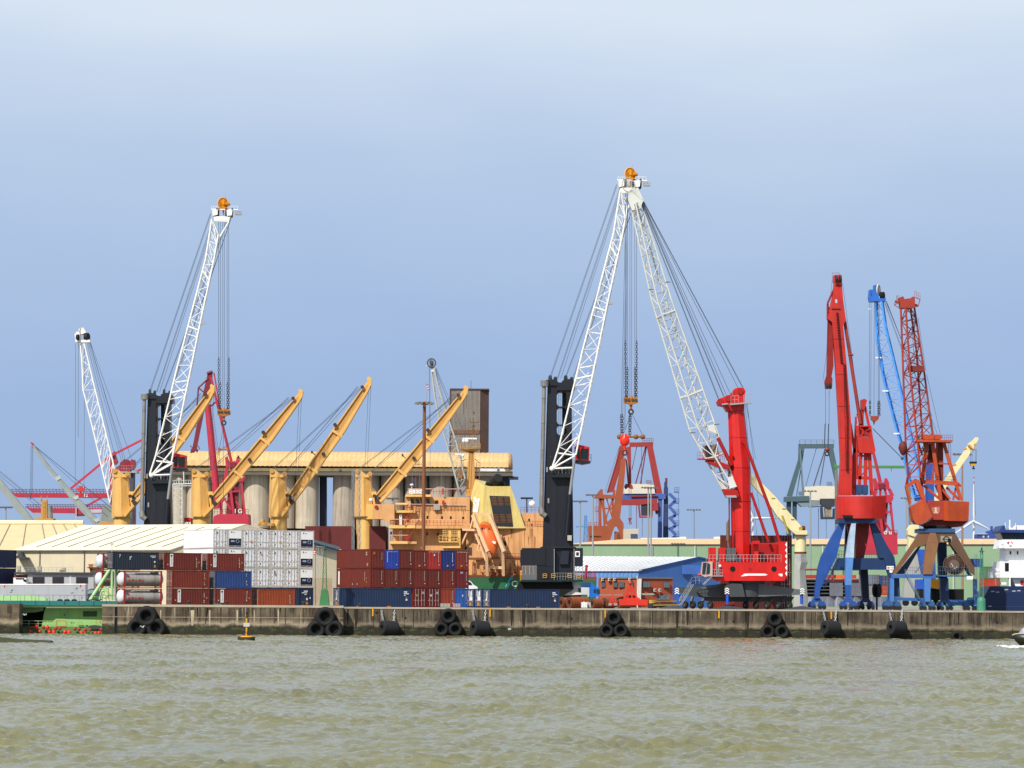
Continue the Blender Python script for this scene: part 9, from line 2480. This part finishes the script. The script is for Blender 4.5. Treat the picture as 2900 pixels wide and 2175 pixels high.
m = M(); c = P(2478, 1672, 480); m.disc(c, (1, -.55, 0), 1.12, .16, 28); m.disc(c + V((.7, .4, 0)), (1, -.55, 0), 1.12, .16, 28); m.disc(c + V((.35, .2, 0)), (1, -.55, 0), .7, .7, 20); m.build('drum', DARK, t)
m = M(); m.bar(c + V((.3, .2, -.6)), V((c.x + .3, c.y + .2, GZ)), .3); m.build('stand', PBD, t)
# brown containers behind the red crane
GR_ = 'brown containers stacked behind the bright red crane'
for lv in range(4):
 container(G(2042, 484, GZ) + V((0, 0, 3.03 * lv)), 0, 9.6, HHC, ['561A14', '601C16', '64201A', '662019'][lv], 'brown long container behind the red crane, %s tier from the ground' % ORD[lv], GR_, 'corr')
 container(G(2214, 482, GZ) + UX * 2.0 + V((0, 0, 3.03 * lv)), RY, L20, HHC, ['5E1A18', '5E1C1A', '621C1A', '5A1816'][lv], 'brown container doors at the right end behind the red crane, %s tier from the ground' % ORD[lv], GR_, 'door')
container(G(2009, 471, GZ), 0, 4.0, 2.8, '8A2A1C', 'orange red container below the red crane, behind its front wheels', GR_, 'corr', rust=.04)
# ------------------------------------------------------------------ white and navy ship at the right
Yn = 474.0
t = thing('coaster_ship', 'white coaster with navy hull and bridge windows at the right edge', 'ship', G(2880, Yn, 0))
NB = paint('hull_navy', '11264C', .45, .12, .04, .1); SW = paint('ship_white', 'E6E8EA', .45, .05, .03, .06)
m = M(); m.prism([P(2787, 1690, Yn), P(2803, 1660, Yn), P(3150, 1660, Yn), P(3150, 1810, Yn), P(2787, 1810, Yn)], (0, 9, 0)); m.build('hull', NB, t)
m = M(); m.poly([(2800, 1676), (3150, 1676), (3150, 1677), (2800, 1677)], Yn - .05, .04); m.poly([(2795, 1718), (3150, 1718), (3150, 1719), (2795, 1719)], Yn - .05, .04); m.build('hull_line', paint('hull_line_blue', '3A4E74', .5), t)
m = M()
for x, y in ((2806, 1674), (2820, 1676), (2845, 1669), (2866, 1673), (2880, 1672), (2798, 1716)): m.poly([(x, y), (x + 9, y - 1), (x + 11, y + 2), (x + 1, y + 2.5)], Yn - .07, .05)
m.build('hull_scuff', paint('scuff_white', '9AA4B4', .7), t)
m = M()
m.poly([(2831, 1590), (2990, 1590), (2990, 1636), (2818, 1636), (2818, 1618), (2831, 1617)], Yn + .6, 7); m.poly([(2848, 1553), (2990, 1553), (2990, 1589.7), (2848, 1589.7)], Yn + 2, 6)
m.poly([(2838, 1528), (2990, 1528), (2990, 1552.7), (2832, 1552.7)], Yn + .2, 7); m.poly([(2829, 1547), (2840, 1547), (2840, 1552), (2829, 1552)], Yn - .4, 2)
m.poly([(2866, 1636.3), (2896, 1636.3), (2896, 1660), (2876, 1660)], Yn + 1.5, 4); m.poly([(2896.3, 1636.3), (2990, 1636.3), (2990, 1660), (2896.3, 1660)], Yn + 1.6, 4); m.poly([(2858, 1636.3), (2862, 1636.3), (2862, 1660), (2858, 1660)], Yn + .6, .4); m.poly([(2819, 1636.3), (2821, 1636.3), (2821, 1660), (2819, 1660)], Yn + .5, .3)
m.poly([(2856, 1491), (2864, 1494), (2866, 1500), (2858, 1500)], Yn + 2, 1); m.poly([(2880, 1488), (2990, 1488), (2990, 1500), (2872, 1500)], Yn + 2.5, 3)
for x, y in ((2847, 1480), (2860, 1472), (2876, 1482)): m.pt((x, y), (x, 1500), Yn + 2.2, .14 if x == 2860 else .06)
m.build('superstructure', SW, t)
m = M(); m.poly([(2829, 1503), (2840, 1488), (2846, 1488), (2848, 1500), (2990, 1500), (2990, 1509), (2829, 1508)], Yn - .2, 7.5); m.build('bridge_roof', paint('roof_navy', '22386E', .5, .1), t)
m = M(); m.poly([(2833, 1509.5), (2990, 1510), (2990, 1527.6), (2841, 1527.6)], Yn + .7, 6); m.build('bridge_window', paint('bridge_dark_glass', '14202A', .12, .2), t)
m = M()
for x in (2846, 2854, 2862, 2872, 2884, 2896): m.pt((x, 1510), (x + 3, 1527.5), Yn + .66, .05)
m.build('window_bar', paint('bar_dark', '2C3844', .5), t)
m = M()
for x in (2860, 2880): m.poly([(x, 1561), (x + 4, 1561), (x + 4, 1570), (x, 1570)], Yn + 1.95, .1)
m.poly([(2846, 1594), (2857, 1594), (2857, 1618), (2846, 1618)], Yn + .55, .1); m.build('window', DARK, t)
m = M(); c = P(2861, 1539.5, Yn + .15)
for a0 in (0, 2.1, 4.2): m.line([c + V((math.cos(a0 + q_) * .36, 0, math.sin(a0 + q_) * .36)) for q_ in (.0, .4, .8, 1.2)], .07, 4)
m.poly([(2852, 1535), (2857, 1534), (2858, 1538), (2853, 1540)], Yn + .14, .05); m.build('emblem', paint('emblem_red', 'C03048', .5), t)
m = M(); m.poly([(2890, 1643), (2899, 1643), (2899, 1656), (2890, 1656)], Yn + 1.4, .1); m.build('red_door', REDP, t)
m = M(); m.rail(P(2819, 1636, Yn + .5), P(2831, 1636, Yn + .5), 1.1, 4); m.rail(P(2829, 1547, Yn - .4), P(2838, 1547, Yn - .4), 1.0, 3); m.rail(P(2806, 1618, Yn + .6), P(2832, 1617, Yn + .6), .4, 6, .06); m.poly([(2836, 1649), (2850, 1649), (2850, 1656), (2836, 1656)], Yn + 1, 1); m.build('railing', WHITE, t)
# green and red boxes behind the white ship
for x, y, c_, w_, h_, lb in ((2783, 1641, '56795A', 16, 2.6, 'dull green container behind the white ship bow'), (2781, 1660, 'B23C22', 20, 1.6, 'orange red container low behind the white ship bow')):
 p_ = P(x, y, 600); container(V((p_.x, 600, p_.z)), 0, 3.4, h_, c_, lb, 'containers behind the white ship', 'corr', rust=.02)
t = thing('red_post', 'thin red post behind the second green beacon', 'post', G(2776, 520, GZ)); m = M(); m.tube(G(2776, 520, GZ), P(2775, 1622, 520), .14); m.build('post', REDP, t)
for x, y0, y1, c_, lb in ((2752, 1583, 1606, '24488E', 'blue panel seen right of the brown crane leg'),):
 p_ = P(x, y1, 520); container(V((p_.x, 520, p_.z)), 0, 2.0, 1.5, c_, lb, 'containers behind the white ship', 'corr', rust=.02)
# ------------------------------------------------------------------ motor boat at the right edge
Ym = 371.0
t = thing('motor_boat', 'dark motor boat bow entering at the right edge with white wake', 'boat', G(2960, Ym, 0))
m = M(); n = 9
def sec(x, w, zt, zb, f):
 return [V((x, Ym - w, zt)), V((x, Ym - w * .92, zb + (zt - zb) * .4)), V((x, Ym, zb)), V((x, Ym + w * .92, zb + (zt - zb) * .4)), V((x, Ym + w, zt))]
xb = P(2867, 1790, Ym).x; k = S(Ym)
st = [(xb, .05, 1.42, 1.25), (xb + .35, .38, 1.55, .7), (xb + .9, .75, 1.62, .15), (xb + 1.8, 1.0, 1.6, -.2), (xb + 4, 1.15, 1.5, -.3), (xb + 8, 1.15, 1.4, -.3)]
m.loft([sec(x, w_, zt, zb, 0) for x, w_, zt, zb in st]); m.build('hull', paint('boat_dark', '22241F', .4, .2), t)
m = M(); m.line([V((x, Ym - w_ - .03, zt)) for x, w_, zt, zb in st], .045, 6); m.line([V((x, Ym + w_ + .03, zt)) for x, w_, zt, zb in st], .07, 6); m.build('rubbing_strake', paint('strake_pale', 'B5AC90', .5), t)
m = M(); m.loft([[V((x, Ym - w_, z0)), V((x, Ym - w_ * .7, z1)), V((x, Ym + w_ * .7, z1)), V((x, Ym + w_, z0))] for x, w_, z0, z1 in ((xb + .8, .3, 1.6, 1.65), (xb + 1.2, .6, 1.6, 2.2), (xb + 1.8, .75, 1.58, 2.6), (xb + 4, .85, 1.5, 2.8))], True, False); m.build('cabin', paint('boat_grey', '8A8C94', .4, .1), t)
m = M(); rng = random.Random(5)
for i in range(240):
 f = rng.random() ** 1.4
 x = xb - 3.2 + rng.random() * 9.5; y = Ym - 12 + rng.gauss(0, 3.2)
 r = rng.uniform(.12, .38) * (1 if x > xb else .6)
 m.sphere((x, y, .06 + rng.random() * .14), r, 7, 5, (1.9, 1.3, .5))
tag(m.build('wake_foam', paint('foam_white', 'DEDFDC', .8, .05), None), 'white foam of the wake beside the motor boat', None, None, 'stuff')
